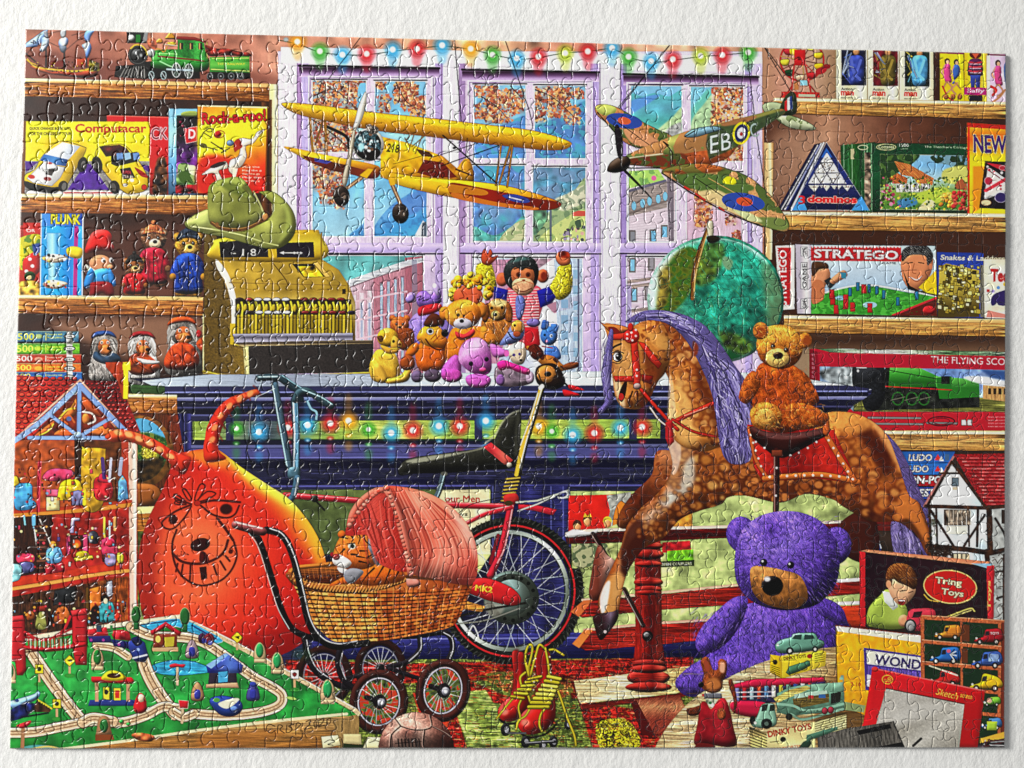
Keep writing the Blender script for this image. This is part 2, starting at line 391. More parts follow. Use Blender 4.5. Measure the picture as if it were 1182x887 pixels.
B('31,203 42,196 50,182 70,164 98,170 101,174 96,186 88,200 76,219 62,222 40,219 31,213', 'd9b51e', o='1c1a12', v=.3, vr=6); P('47,186 56,177 74,165 94,170 84,182 80,186', 'c3c9d0', g=(50, 165, 90, 185, 'e4e8ec', '9aa4b0')); P('48,186 53,179 80,185 78,193 64,191', '2d6db4', g=(48, 180, 80, 192, '4f93d2', '1f3f72'))
P('33,207 44,196 52,188 66,192 78,194 72,206 62,216 40,212', 'cfcfcd', g=(40, 190, 66, 216, 'dededc', 'a2a09c'), o='6a6a66'); B('50,192 56,187 68,192 66,199 54,200', 'ededeb', v=.5, o='77736c'); P('58,196 66,195 62,204 54,202', '4a4440')
B('31,210 45,214 62,217 70,217 66,224 44,222 32,217', '1b1a19'); E(38.5, 205, 4, 2.4, 'c8301c', rot=10); E(57, 207.5, 4.6, 2.4, '9a2420', rot=8); E(59, 189.5, 3.4, 1.4, 'b84030')
for x, y in ((97, 191), (75, 216)): E(x, y, 5.5, 9 if x > 90 else 6.5, '191817', rot=12); E(x+1, y, 2.5, 4.4, '6d6a66', rot=12)
sub('printed_car', 'yellow sports car printed on the yellow box')
B('112,176 118,170 140,167 150,172 160,184 170,200 173,214 168,222 150,225 140,219 126,205 113,186', 'eac41c', o='2a2010', v=.3, vr=6); P('116,170 140,168 148,172 152,178 124,182', '4a1a18', n=('mid', .3)); P('130,181 160,176 162,187 136,193 130,190', '23211f')
for x in (136, 145, 155): P([x, 178, x+7, 177, x+8, 184, x+1, 186], random.choice(['6b8fc4', '8fb0cc', '4c6ea8']))
P('140,196 152,194 158,206 144,208', '2a0f10'); T('SUPER', 142, 201, 11, 3.6, 'd23a4a', dy=.1); T('TURBO', 144, 206, 11, 3, 'e8d8c0', dy=.1); B('157,194 168,200 173,206 164,204', 'a8201c'); E(168, 217, 3.4, 3.4, 'c32a1c', o='4a1a10'); E(146, 214.6, 3, 2.2, 'e9e2d2', o='7a6a2a'); E(154, 209, 2.4, 2, 'e9e2d2')
for x, y in ((114, 191), (134, 217)): E(x, y, 6, 10 if x < 120 else 8, '171615', rot=-14); E(x-1, y, 2.6, 5, '57534e', rot=-14)
back()
shelf('second left wooden shelf board under the boxed games', (8, 224.5, 246, 226.5, 22, 22.5), 'f2dca0')

# --- third shelf: pop-up game, dolls and bears
part('game_box', 'red and green picture game box at the left edge of the third shelf')
P('20,262 50,258 50,343 18,343', 'b5281f', g=(0, 258, 0, 343, '8a2a1e', 'c03424', 'a22a20')); P('29,258 49,258 49,270 30,278', 'c92a20'); T('OR', 33, 269, 10, 3.6, 'f0d2c4')
B('20,280 48,272 49,300 36,312 20,308', 'c9c22c', n2=('mid', .3, .5, '3f7a2a', .7)); B('20,282 28,284 30,296 24,306 19,300', 'f4d01c'); B('30,300 46,292 49,312 40,320 30,318', 'c8201c', v=.5)
for x, y in ((43, 294), (37, 300), (40, 308), (33, 314)): E(x, y, 2.2, 2, 'f2e6dc')
E(37, 320, 6.5, 6, '1f4a1f', v=.6); E(36, 321, 3, 2.6, 'c9b27c'); B('20,328 46,326 48,343 18,343', 'b08a34', n=('mid', .4)); E(22, 312, 4, 6, 'd94a2c', f=1); P('39,283 49,281 49,292 42,296', '3a56a0', f=1)
part('game_box', 'tall bright blue game box with yellow lettering and a tube of marbles')
P('50,247.5 98,247.5 97,343 48,343', '3f8fd8', g=(50, 0, 98, 0, '3d86d2', '2f74c6', '1f4fa8')); P('51,262 97,262 96,342 49,342', '2fa2de', g=(50, 0, 97, 0, '25b2e6', '1f86d6', '28b6ec')); L('50,248 49,342', 1.2, 'cfe6f4'); L('98,248 97,342', 1.4, 'cfe6f4')
P('88,262 92.5,262 91,342 86.5,342', 'b42a8c'); T('PLUNK', 61, 259.5, 34, 11.5, 'f4dc22', dy=.02, o='5a5410', ow=.8, bold=.03)
sub('marble_tube'); P('56,270 72,270 71,296 57,296', '9cc8ea', a=.75, g=(56, 0, 72, 0, 'd8ecf8', '5a9ed4', 'e4f2fa')); P('58,304 70,304 70,326 58,326', '8ec4e8', a=.8, g=(56, 0, 72, 0, 'd0e8f6', '4a92cc', 'e4f2fa'))
for y in (298, 328):
    B([52, y, 62, y-4, 76, y-2, 80, y+1, 70, y+6, 56, y+5], 'd9c9b2', v=.5)
    for i in range(16): E(rnd(53, 78), rnd(y-4, y+5), rnd(.8, 2), None, random.choice(['3a2a22', 'b8402a', 'e9d26a', 'fff', '6a4a2a', '2a4a7a']))
L('52,297 84,300', .7, 'f0e2d0'); L('54,304 82,296', .7, '8a6a4a')
back(); B('79,288 86,285 97,288 96,298 88,299 80,295', 'f1d226', v=.5, o='a0841a')

def plush(cx, cy, s, col, muz=None, ear=.34, hd=1., body=1, arms=1, legs=1, eye='111', nz='fur', o=None, tilt=0):
    """a sitting soft toy; cx, cy = middle of the head, s = head radius"""
    d = dict(v=.75, n=(nz, .1), vr=s*.5)
    if body: E(cx, cy+s*1.9, s*1.05, s*1.25, col, **d)
    if arms:
        for q in (-1, 1): E(cx+q*s*1.05, cy+s*1.65, s*.42, s*.85, col, rot=q*-24, **d)
    if legs:
        for q in (-1, 1): E(cx+q*s*.8, cy+s*2.85, s*.55, s*.62, col, rot=q*20, **d)
    for q in (-1, 1):
        if ear: E(cx+q*s*.74, cy-s*.72, s*ear, None, col, **d)
    E(cx, cy, s*hd, s*.95, col, **d)
    if muz is not None:
        E(cx+tilt*s, cy+s*.34, s*.48, s*.4, muz, v=.4); E(cx+tilt*s, cy+s*.2, s*.17, s*.13, '18120e')
        L([cx+tilt*s, cy+s*.3, cx+tilt*s, cy+s*.48], s*.06, '2a1a12', a=.8); L([cx-s*.2+tilt*s, cy+s*.52, cx+tilt*s, cy+s*.6, cx+s*.2+tilt*s, cy+s*.52], s*.06, '2a1a12', a=.8)
    for q in (-1, 1):
        E(cx+q*s*.34+tilt*s, cy-s*.12, s*.12, s*.14, eye); E(cx+q*s*.34+tilt*s-s*.03, cy-s*.17, s*.04, s*.04, 'fff')

part('toy_gnome', 'little toy gnome in a red cap and blue tunic')
E(118, 306, 13, 11, 'c98d66', v=.5); B('101,306 103,312 108,321 118,323 131,316 127,312 116,314 108,310', 'd8cfae', v=.5, n=('fine', .06)); E(121, 301, 2.4, 3, 'fff'); E(130, 301, 2.2, 3, 'fff'); E(122, 302, 1.2, 1.8, '111'); E(130.5, 302, 1.1, 1.8, '111'); E(129, 309, 3.6, 3, 'd99a70', v=.6)
B('110,314 126,311 130,322 128,328 110,328', '3d9ad6', v=.6, hl=.3); B('107,310 112,318 108,330 101,334 99,328 102,318', '2f83c8', v=.6); B('128,310 134,320 136,330 131,331 127,321', '2f83c8', v=.6)
sub('trousers'); B('108,327 129,327 134,340 129,344 120,339 112,344 105,343 106,336', '8f1c22', v=.6); sub('cap'); B('100,291 103,280 108,270 116,266 126,267 131,273 130,280 134,286 131,291 118,290 104,293', 'd8241f', v=.7, hl=.35); back()
def clothed_bear(x, y, s, fur, muz, coat, name, label, h, cap):
    part(name, label)
    E(x, y, s, s*.92, fur, v=.75, n=(('fur', .16), ('mid', .08)))
    for q in (-1, 1): E(x+q*s*.78, y-s*.55, s*.34, None, fur, v=.7, n=('fur', .1)); E(x+q*s*.78, y-s*.53, s*.18, None, muz, f=.5)
    for i in range(int(s*6)): a = rnd(0, 6.28); r = s*rnd(.3, 1); L([x+r*math.cos(a), y+r*.9*math.sin(a), x+(r+3)*math.cos(a), y+(r+3)*.9*math.sin(a)+1], (.8, .3), random.choice([muz, '3a200e', fur]), a=.55, idw=False)
    E(x+s*.1, y+s*.34, s*.46, s*.38, muz, v=.4); E(x+s*.12, y+s*.2, s*.18, s*.15, '16100c'); L([x-s*.1, y+s*.56, x+s*.12, y+s*.6, x+s*.3, y+s*.52], .8, '3a1c10')
    for q in (-1, 1): E(x+q*s*.36, y-s*.1, s*.13, s*.15, '0c0a0a'); E(x+q*s*.36-.5, y-s*.14, .6, None, 'e8e8e8'); E(x+q*s*.5, y+s*.95+h*1.02, s*.5, s*.32, fur, v=.6, n=('fur', .12))
    sub('jacket'); B([x-s*.7, y+s*.8, x+s*.7, y+s*.8, x+s*1.35, y+s*.95+h*.45, x+s*1.05, y+s+h*.62, x+s*.95, y+s+h, x-s*.95, y+s+h, x-s*1.05, y+s+h*.62, x-s*1.35, y+s*.95+h*.45], coat, v=.9, vr=s*.35, n=(('mid', .1), ('furd', .05)), hl=.15)
    for q in (-1, 1): L([x+q*s*.85, y+s*1.1, x+q*s*.7, y+s+h*.35, x+q*s*.6, y+s+h*.7], 1.4, '1a0a14', a=.55, f=.5); L([x+q*s*.3, y+s*1.2+h*.2, x+q*s*.45, y+s+h*.9], 1.2, '140a14', a=.4, f=.5)
    L([x, y+s*.9, x, y+s+h], 1.2, '1a0c0c', a=.7)
    for i in range(3): E(x+1.8, y+s*1.15+h*(.12+i*.25), 1.1, None, 'e6d8b0', o='4a3a1a', ow=.3)
    for q in (-1, 1): E(x+q*s*1.15, y+s*.95+h*.56, s*.24, s*.26, fur, v=.6)
    if cap:
        sub('knitted_cap'); B([x-s*.8, y-s*.45, x-s*.6, y-s*.95, x, y-s*1.25, x+s*.6, y-s*.95, x+s*.8, y-s*.45, x, y-s*.6], cap, v=.8, n=('v', .16)); L([x-s*.78, y-s*.46, x, y-s*.62, x+s*.78, y-s*.46], s*.26, cap, v=.8, n=('v', .2)); E(x, y-s*1.32, s*.2, None, cap, v=.8, n=('fine', .2))
    back()
clothed_bear(179, 277, 14.5, '7a5236', 'd8c0a0', 'b01a34', 'toy_bear', 'brown toy bear in a red jacket and terracotta cap at the back of the third shelf', 36, 'b8643c')
clothed_bear(219, 283, 15.5, 'a87826', 'd8b058', '1c3f92', 'toy_bear', 'golden toy bear in a blue jacket and dark cap beside the cash register', 40, '2a3442')
clothed_bear(157, 308, 11.5, '8a5228', 'c89a64', 'c01c20', 'toy_bear', 'small brown toy bear in a red jacket and black cap at the front of the third shelf', 20, '2a2624')
shelf('third left wooden shelf board under the bears', (6, 341, 236, 343.5, 21.5, 21.5), 'f2dca0')

# --- fourth shelf: stacked jigsaw boxes and rag dolls
for i, (y, c, c2, lab, lc) in enumerate(((383, '2f5f7d', '5a93a8', 'dull blue', 'f1e04a'), (397, '4f9a16', '86c832', 'bright green', 'f3ee52'), (409.5, 'a8301c', 'cf4a2c', 'brick red', 'f2e6d2'), (420, 'c85a16', 'e8842c', 'orange', 'f6dc4a'), (430, '1f4f92', '3d78b8', 'deep blue', 'f3e04a'))):
    part('jigsaw_box', lab+' jigsaw box in the stack of five boxes'); y2 = y+(12.5 if i < 2 else 10.5); xr = (93, 94, 96, 95.5, 97)[i]
    P([16, y, xr, y, xr, y2, 14, y2], c, g=(0, y, 0, y2, c2, c), n=('fine', .04)); L([16, y+.6, xr, y+.6], .8, 'cfd8b0', a=.6); L([15, y2, xr, y2], .9, '1a120e')
    T('500', 23-i, y2-2.2, 19, 8 if i < 2 else 6.5, lc, bold=.012); R(55, y+2, 55.8, y2-2, lc)
    for j in range(2): T(random.choice(['Puzzle pieces', 'Sunset view', 'Country mill']), 57, y+5+j*3.6, 17, 2.2, lc)
    E(47, y+6, 4.5, 2.6, lc, a=.5)
    R(79, y, 86, y2, 'd6d2c6', n=('mid', .25)); E(82.5, y+6, 7, 3, '22221f'); E(82.5, y+6, 5.6, 2, 'd8d4c4'); T('No', 79.5, y+7, 6, 2, '222')
def shaggy_dog(x, y, label, hat, hair, coat, s=1.):
    part('toy_dog', label)
    B([x-12*s, y+10*s, x, y+6*s, x+14*s, y+10*s, x+18*s, y+42*s, x-16*s, y+42*s], hair[0], v=.7, n=(('fur', .16), ('mid', .08)))
    E(x, y+1*s, 13*s, 13*s, hair[1], v=.7, n=('fur', .16))
    E(x+1*s, y+4*s, 8*s, 9*s, 'b8642c', v=.6, n=('mid', .1)); B([x-2*s, y+3*s, x+5*s, y+2*s, x+9*s, y+8*s, x+4*s, y+14*s, x-3*s, y+10*s], 'cc7a3a', v=.7); E(x+6*s, y+6*s, 2.6*s, 2*s, '1c100c', v=.6, hl=.4)
    for q in (-3.6, 3.6): E(x+1+q*s, y-1*s, 1.6*s, 2*s, 'efe6d4'); E(x+1.2+q*s, y-.6*s, .9*s, 1.2*s, '170e0a')
    sub('shaggy_ears')
    for q in (-1, 1):
        for i in range(22): L([x+q*9*s+rnd(-2, 2), y-9*s+i*.5, x+q*(12+3*rnd(0, 1))*s, y-3*s+i*.7, x+q*(10+6*rnd(0, 1))*s, y+(4+10*rnd(0, 1))*s], (1.8*s, .5), random.choice(hair), a=.9)
    sub('hat'); B([x-15*s, y-6*s, x-10*s, y-13*s, x+1*s, y-15*s, x+10*s, y-13*s, x+15*s, y-6*s, x+6*s, y-9*s, x-6*s, y-8*s], hat, v=.8, n=('mid', .1))
    if coat: sub('coat'); B([x-8*s, y+13*s, x+8*s, y+13*s, x+17*s, y+26*s, x+12*s, y+38*s, x-14*s, y+38*s, x-18*s, y+28*s], coat, v=.8, n=(('mid', .12), ('furd', .06))); L([x, y+14*s, x, y+38*s], 1.2, '5a1808', a=.8); L([x-10*s, y+18*s, x-6*s, y+36*s], 1.4, '5a1808', a=.5, f=.6); L([x+10*s, y+18*s, x+8*s, y+34*s], 1.4, '5a1808', a=.5, f=.6)
    back()
GH = ['9a948e', '7a746e', 'c4c0ba', '57524e', 'aaa49c']
shaggy_dog(122, 397, 'shaggy grey toy dog in a blue cap beside the stack of jigsaw boxes', '2f5088', GH, None, .98)
B('112,406 122,412 134,408 141,416 124,421 110,415', '2f465c', v=.6, n=('mid', .1))
shaggy_dog(166, 398, 'shaggy pale grey toy dog in a dark red beret and orange scarf', '9c262c', ['c4c0bc', '9a948e', 'e0dcd8', '6a645e'], None, 1.02)
B('152,412 166,408 178,414 186,424 178,432 160,434 150,428', 'a8481a', v=.7, n=('mid', .2)); B('160,414 172,416 186,418 180,421 166,420', 'dcd8d2', v=.5); L('158,418 172,428 180,430', 1.4, '5a1c0c', a=.7)
shaggy_dog(212, 383, 'shaggy grey toy dog in an orange cap and orange coat at the end of the fourth shelf', 'c8541f', ['8a847e', '6a645e', 'bdb8b2', 'a09a94'], 'b8441a', 1.14)
E(231, 386, 3.4, 4.6, 'b2262c', v=.5); B('228,398 236,390 236,406', 'c8521e', v=.5)
part('shelf_upright', 'cream painted edge of the shelf beside the cash register'); R(235.5, 363, 238.5, 432, 'ecd493')
LIGHTWOOD = ('8a5a28', '9c6a34', 'eac78c', 'e2b878', '7a4c20')
# ============================ right hand shelves ============================
part('cabinet_back', 'brown back of the right hand shelves')
P('882,40 1200,40 1200,900 882,900', '4a2a1e', n=('big', .05)); P('880,40 968,40 968,118 880,118', 'b78a6c', g=(880, 0, 968, 0, 'cc9480', 'c09a80', '9a7858')); P('885,130 1170,134 1170,250 885,245', '5a3626', g=(885, 0, 1165, 0, 'b08468', '7a4c38', '54301f', '40241a'), n=('big', .04)); B('888,160 930,150 960,160 930,200 900,236 888,230', 'c29a80', f=12, a=.55)
P('885,262 1170,266 1170,370 885,364', '4c2c1e'); P('900,384 1170,388 1170,500 900,500', '6a4c38', g=(0, 384, 0, 420, '4a3022', '8a6a50')); B('910,405 938,405 938,440 915,440', 'a08a70', f=4, a=.7)
part('shelf_upright', 'cream edge of the right hand shelves beside the window'); P('882,165 893,165 891,300 884,300', 'd8b880', g=(882, 0, 893, 0, 'efe0b4', 'c08e50', '7a4a24'))
part('toy_ferris_wheel', 'red toy ferris wheel on the top right shelf')
RING(926, 70, 26, 25, 2.2, 'c8302a'); RING(926, 70, 17, 17, 1, '8a2a22')
for t in range(10): a = t*.628+.2; L([926, 70, 926+25*math.cos(a), 70+25*math.sin(a)], 1, random.choice(['d8342a', '7a2a1c', 'd0a850']))
for t in range(9): a = t*.7+.3; sub('gondola'); x, y = 926+20*math.cos(a), 72+19*math.sin(a); B([x-5, y-3, x+5, y-4, x+4, y+3, x-3, y+3], ('e8b41c', 'c82a30', 'd8b090', '1f4a2a', 'e8d23a', 'c0303a', 'e0b498', 'd8c050', 'f0c428')[t], v=.5, o='4a1a14', ow=.4); back()
B('912,57 918,57 924,60 920,64 913,63', 'f2c61c', v=.4); R(917, 58, 930, 76, 'd02024', v=.15); R(921, 66, 925, 70, '7a1014'); E(948, 82, 7, 4, 'b8242c', rot=-20); E(955, 77, 4, 3, 'a81c28')
L('917,76 914,104', 2, 'c8302c'); L('930,76 936,106', 2, 'c8302c'); L('914,100 906,112', 1.6, 'b02a26'); L('936,100 944,110', 1.6, 'b02a26'); R(924, 93, 932, 99, '8fc4d0'); P('902,106 946,107 947,113 902,113', 'cc342c', n=('fine', .12)); P('917,96 922,93 922,104 917,104', 'c8824a'); P('922,109 941,109.5 941,112.5 922,112', 'b8b49a')
for i, (x0, x1, c1, c2, c3, lab) in enumerate(((971.5, 1000, '3a4a9c', '5a6ac0', '1c2038', 'cream boxed soldier doll in a blue flying suit'), (1008, 1036.5, '7a6a30', 'a08a3c', '6a1a24', 'cream boxed soldier doll in khaki clothes'), (1044.5, 1073, '5aa8d8', '7ac4e8', '1a2c24', 'cream boxed soldier doll in a pale blue suit'))):
    part('doll_box', lab); P([x0-6.5, 56+i, x1+4.5, 57+i, x1+4.5, 117.5+i*.6, x0-6.5, 116+i*.6], 'e8dfc0', g=(x0-7, 0, x1+5, 0, 'd6cba0', 'f2ecd4', 'c9bd96')); L([x0-6.5, 56, x0-6.5, 116], 1, 'a8946a', idw=False)
    m = R(x0, 56, x1, 99+i*.6, c3, n=('mid', .2)); sub('doll'); x = (x0+x1)/2+3
    E(x, 60+i, 3.6, 4.4, 'c08a5c', v=.5, clip=m); B([x-8, 67, x, 64, x+8, 67, x+9, 82, x+6, 98, x-7, 98, x-9, 82], c1, v=.6, clip=m, n=('mid', .1)); L([x-6, 68, x-3, 84, x+4, 92], 3.4, c2, clip=m); L([x+5, 70, x, 84, x-5, 92], 3, c2, clip=m); back()
    for j in range(9): L([x0+1+rnd(0, 5), rnd(58, 96), x0+6+rnd(0, 8), rnd(58, 96)], rnd(.6, 1.8), random.choice([c2, 'a8b4c8', '9a2a34' if i == 1 else '4a6ab0', 'c8b84a' if i == 2 else '7a8aa8']), clip=m, a=.85)
    T('Action', x0-.5, 104.4+i*.5, 13, 3.2, '2a2a26', dy=.02, bold=.015); T('man', x0-.8, 110.4+i*.5, 15, 5.2, 'd82a22', dy=.02, bold=.04); T('man of action', x0-.5, 113.8+i*.5, 14, 1.8, '4a4a40')
def fashion(x, y, c, hair, s=1., q=1):
    sub('printed_girl'); E(x, y, 3*s, 3.6*s, hair, v=.4); E(x+.6, y+1, 1.8*s, 2.4*s, 'e0a482'); B([x-3*s, y+4*s, x+3*s, y+4*s, x+4*s, y+14*s, x+5*q*s, y+24*s, x-2*s, y+24*s, x-4*s, y+13*s], c, v=.5); L([x-3*s, y+5*s, x-6*s, y+12*s, x-4*s, y+16*s], 1.4*s, 'e0a482'); L([x+1*s, y+24*s, x+5*q*s, y+31*s, x-1*s, y+37*s], 1.8*s, 'd89a70'); L([x-1*s, y+24*s, x-5*q*s, y+31*s], 1.6*s, 'c88a60'); back()
part('doll_box', 'yellow box printed with two girls in pink and blue'); P('1085,60 1112,61 1113,117 1085,116', 'f2cf1c', n=('big', .03)); P('1085,59 1112,60 1112,63 1085,62', '8a1a4a'); fashion(1093.5, 71, 'd84a8c', '4a2418'); fashion(1104, 72, '3f6ab4', '2a2a38', 1, -1); L('1088,100 1094,112 1100,116', 2, 'c8302a')
for x in (1092, 1100, 1108): E(x, 112, 3, 3.4, 'a86a3a', v=.5)
part('doll_box', 'open fronted yellow box holding a doll in a striped jumper and blue trousers'); P('1113,60 1140,61 1141,118 1113,117', 'e8c41c', g=(1113, 0, 1141, 0, 'f4d824', 'd8b018', 'f2dc4a', 'a8761c')); sub('doll'); E(1126, 63, 7, 5, '6a1e14'); P('1122,62 1130,62 1126,68', 'd85a3a'); B('1119,70 1126,68 1133,70 1135,84 1132,88 1120,88 1117,84', '5a2450', v=.5); 
for y in (72, 77, 82): L([1119, y, 1126, y+1, 1133, y], 2, 'c83a4c'); L([1120, y+2.2, 1132, y+2.2], .9, 'd8a8b8')
P('1120,87 1132,87 1131,102 1127,102 1126,90 1125,102 1121,102', '3a4a9c', v=.4); P('1119,110 1126,110 1134,110 1134,117 1119,117', '2a2230'); back(); P('1113,101 1139,101.5 1139,110 1113,109.5', 'c01c7c'); T('Sally', 1116, 108.4, 20, 6, 'f4e4ee', sh=.1, dy=.01)
part('doll_box', 'pale pink box printed with a girl in pink at the right edge'); P('1142,61 1166,62 1166,119 1142,118', 'd6bcd6', n=('big', .03)); P('1142,62 1166,63 1166,65 1142,64', '8a1a5a'); P('1139,64 1143,64 1143,118 1139,118', 'e8dccc'); fashion(1152, 73, 'd84a8a', '4a2414', 1.05); B('1159,76 1166,72 1166,104 1161,100', '4a6aa0', v=.4); L('1144,100 1150,104 1146,110', 3, 'd8342a'); L('1160,104 1154,112 1146,118', 2.4, 'c88a5a')
shelf('top right wooden shelf board under the doll boxes', (893, 113.2, 1170, 118.2, 18, 20), 'f4e0b0', w0='cf9c58', w1='a87638', dk=LIGHTWOOD)
# second right shelf
part('jigsaw_box', 'green jigsaw boxes edge on behind the cottage jigsaw')
P('970,168 1010,164 1010,246 985,244 972,226', '1f5a30', g=(970, 0, 1010, 0, '2f6a2c', '1d4f2a', '2d7040', '173f24'), n=('v', .1))
for x in (974, 979, 983.5, 998, 1001, 1006): L([x, 166, x+.5, 244], .9, random.choice(['0f2a18', '9ac09a', '4a8a5a']), a=.8)
RING(996, 170.5, 6, 3, .9, 'd8d49a'); R(982, 172, 986, 184, 'b8b48a'); R(998, 176, 1005, 240, '7a6a5a', n=('mid', .4))
part('domino_box', 'dark blue triangular domino box with red lettering')
P('940,167 953,164 920,243 897,243', '1c2148', n=('fine', .06)); L('944,168 902,242', 1.2, 'd8d4cc'); L('948,166 906,242', 1.6, 'e4e0d8', a=.9); L('951,165 913,243', 2, 'f0ece4'); L('946,168 908,242', 2, '3a4a9c', a=.5)
P('954,164 1004,243 914,243', '1d2350', o='f0ece6', ow=.5, g=(0, 164, 0, 243, '2a3a80', '1b2148'), n=('fine', .04)); P('954,171 961,182 948,182', '2f66b8')
P('954.5,176 977,212 933,212', 'efe6cc')
for q in ('947,188 962,188', '940,200 969.5,200', '947,188 961.5,212', '962,188 947.5,212', '940,200 947.5,212', '969.5,200 961.5,212', '954.5,176 954.5,176.5'): L(q, 1.1, '1d2350', s=0)
for j in range(34): y = rnd(182, 210); x = 954.5+rnd(-1, 1)*(y-178)*.56; E(x, y, .7, None, random.choice(['2a2a2a', '6a4a3a']))
for x in (940, 953, 966, 979): P([x-7, 214, x+6, 214, x, 222], 'd8cfb8'); [E(x+rnd(-3, 3), 216, .7, None, '7a2a2a') for j in range(3)]
for x in (934, 950, 966, 982): P([x-6, 224, x+6, 224, x, 215], '2a2f66')
P('914,243 925,226 932,243', '4a9ad8'); P('983,243 994,226 1003,243', '4a9ad8'); T('3', 921.5, 236, 8, 10, 'd82a2c', bold=.03); T('dominos', 932, 234, 57, 8.5, 'd8282c', dy=.02, bold=.05, o='f0b0a0', ow=.5)
part('jigsaw_box', 'green jigsaw box with a picture of a thatched cottage and garden'); P('1007,165 1123,166 1124,247 1007,245', '16482c', g=(0, 165, 0, 247, '1f5a36', '123c24'), o='0c2414', ow=.5, n=('fine', .04)); RING(1023, 170, 11.5, 3.8, .8, 'd8cf8a'); T('Cottages', 1014, 172.2, 18, 4.4, 'd8cf9a', bold=.02); T('1500', 1038, 169.6, 11, 3.6, 'd8d8c0'); T('pieces', 1040, 173, 8, 2, 'b8c4a8'); T('The Thatcher\'s Cottage', 1067, 171.6, 50, 3.6, 'a9bc9a', dy=.02)
sub('cottage_picture'); m = P('1016,178 1116,180 1117,243 1016,242', '8ab4d0', g=(0, 178, 0, 242, '7ab0d8', 'a8c8d0', '8aa848', '5a8a3a'), o='e4e0c8', ow=.6); B('1016,178 1060,178 1050,192 1036,200 1026,212 1016,214', '2c4a2a', clip=m, n2=('mid', .1, .3, '5a7a3a', .8)); B('1076,180 1116,180 1117,206 1108,196 1092,190 1080,188', '2a4426', clip=m, n2=('mid', .2, .3, '88b0c8', .8))
P('1032,186 1050,190 1078,206 1076,214 1060,212 1052,204 1040,202', 'c8743c', clip=m, n=('furd', .14)); P('1026,206 1036,200 1048,206 1046,214 1030,212', 'b8642f', clip=m, n=('furd', .14)); P('1034,212 1074,212 1074,222 1034,222', 'e2d6c4', clip=m, n2=('v', .3, .3, '3a2a22', .9)); B('1090,196 1117,192 1117,212 1090,210', 'c8c86a', clip=m, f=1); P('1102,212 1110,206 1116,212 1116,220 1102,218', 'b0603a', clip=m); B('1058,224 1086,216 1096,222 1080,236 1060,234', 'b8cc4a', clip=m, f=1); B('1062,238 1072,230 1080,236 1074,243 1062,243', 'e0d0a0', clip=m); B('1036,232 1054,228 1058,236 1040,240', '4a86b0', clip=m, f=1)
for i in range(240): x, y = rnd(1016, 1117), rnd(204, 242); E(x, y, rnd(.5, 1.6), None, random.choice(['2a5a22', '4a7a2c', '88a83a', 'd8567a' if x < 1040 else '3a6a2a', '1e3a1a', 'e8d24a']), clip=m, a=.9)
for i in range(26): E(rnd(1086, 1100), rnd(224, 238), rnd(1.5, 3), None, random.choice(['e8a83a', 'f0c45a', 'd8882a']), clip=m, v=.4)
for i in range(26): E(rnd(1100, 1116), rnd(222, 242), rnd(1.5, 3), None, random.choice(['d83a3a', 'e85a4a', 'f08a6a', '8a1a1a']), clip=m, v=.4)
for i in range(30): E(rnd(1017, 1032), rnd(214, 240), rnd(1, 2.2), None, random.choice(['a83a5a', '3a4a2a', 'd88aa0', '6a2a3a']), clip=m)
back()
part('game_box', 'yellow game box with NEW in purple letters at the right edge'); P('1116,142 1166,145 1166,248 1117,247', 'f2cd1c', g=(0, 142, 0, 247, 'e8621c', 'f4d01c', 'f6d81e', 'f0b81c', 'f2d428')); P('1116,142 1166,145 1166,150 1116,147', 'c8281c'); L('1118,143 1118,246', 2.4, 'd8341c'); P('1123,192 1138,192 1132,240 1123,246', 'e8941c', f=1); T('NEW', 1124, 176.5, 38, 21, '4a1a78', dy=.03, sh=-.05, bold=.03, o='f4e48a', ow=.7)
sub('triangle_board'); P('1137,186 1166,187 1166,242 1130,240', '211a20', o='0c0a0c'); P('1140,192 1166,210 1166,220 1136,230', 'e2d0c8'); P('1138,188 1166,192 1166,200 1150,194', 'c82a3a'); L('1138,220 1166,204', 4, 'd8384c'); E(1141, 209, 5, 5, 'c02a4a', o='f0d0d0'); E(1157, 194, 4, 3, 'b83040', o='f0c0c0'); E(1155, 228, 7, 6, '3a2a6a', o='d8d0e0'); E(1138, 234, 6, 3.4, 'e8c89a', o='8a4a2a'); L('1140,196 1166,214', 1.2, '8a2a3a')
for i in range(14): E(rnd(1138, 1164), rnd(192, 236), rnd(.7, 1.6), None, random.choice(['f0e0e0', 'c0304a', '3a2a5a']))
back()
shelf('second right wooden shelf board under the dominoes and jigsaws', (891, 244.5, 1170, 247, 21, 21.5), 'f4e0b0', w0='cf9c58', w1='a87638', dk=LIGHTWOOD)
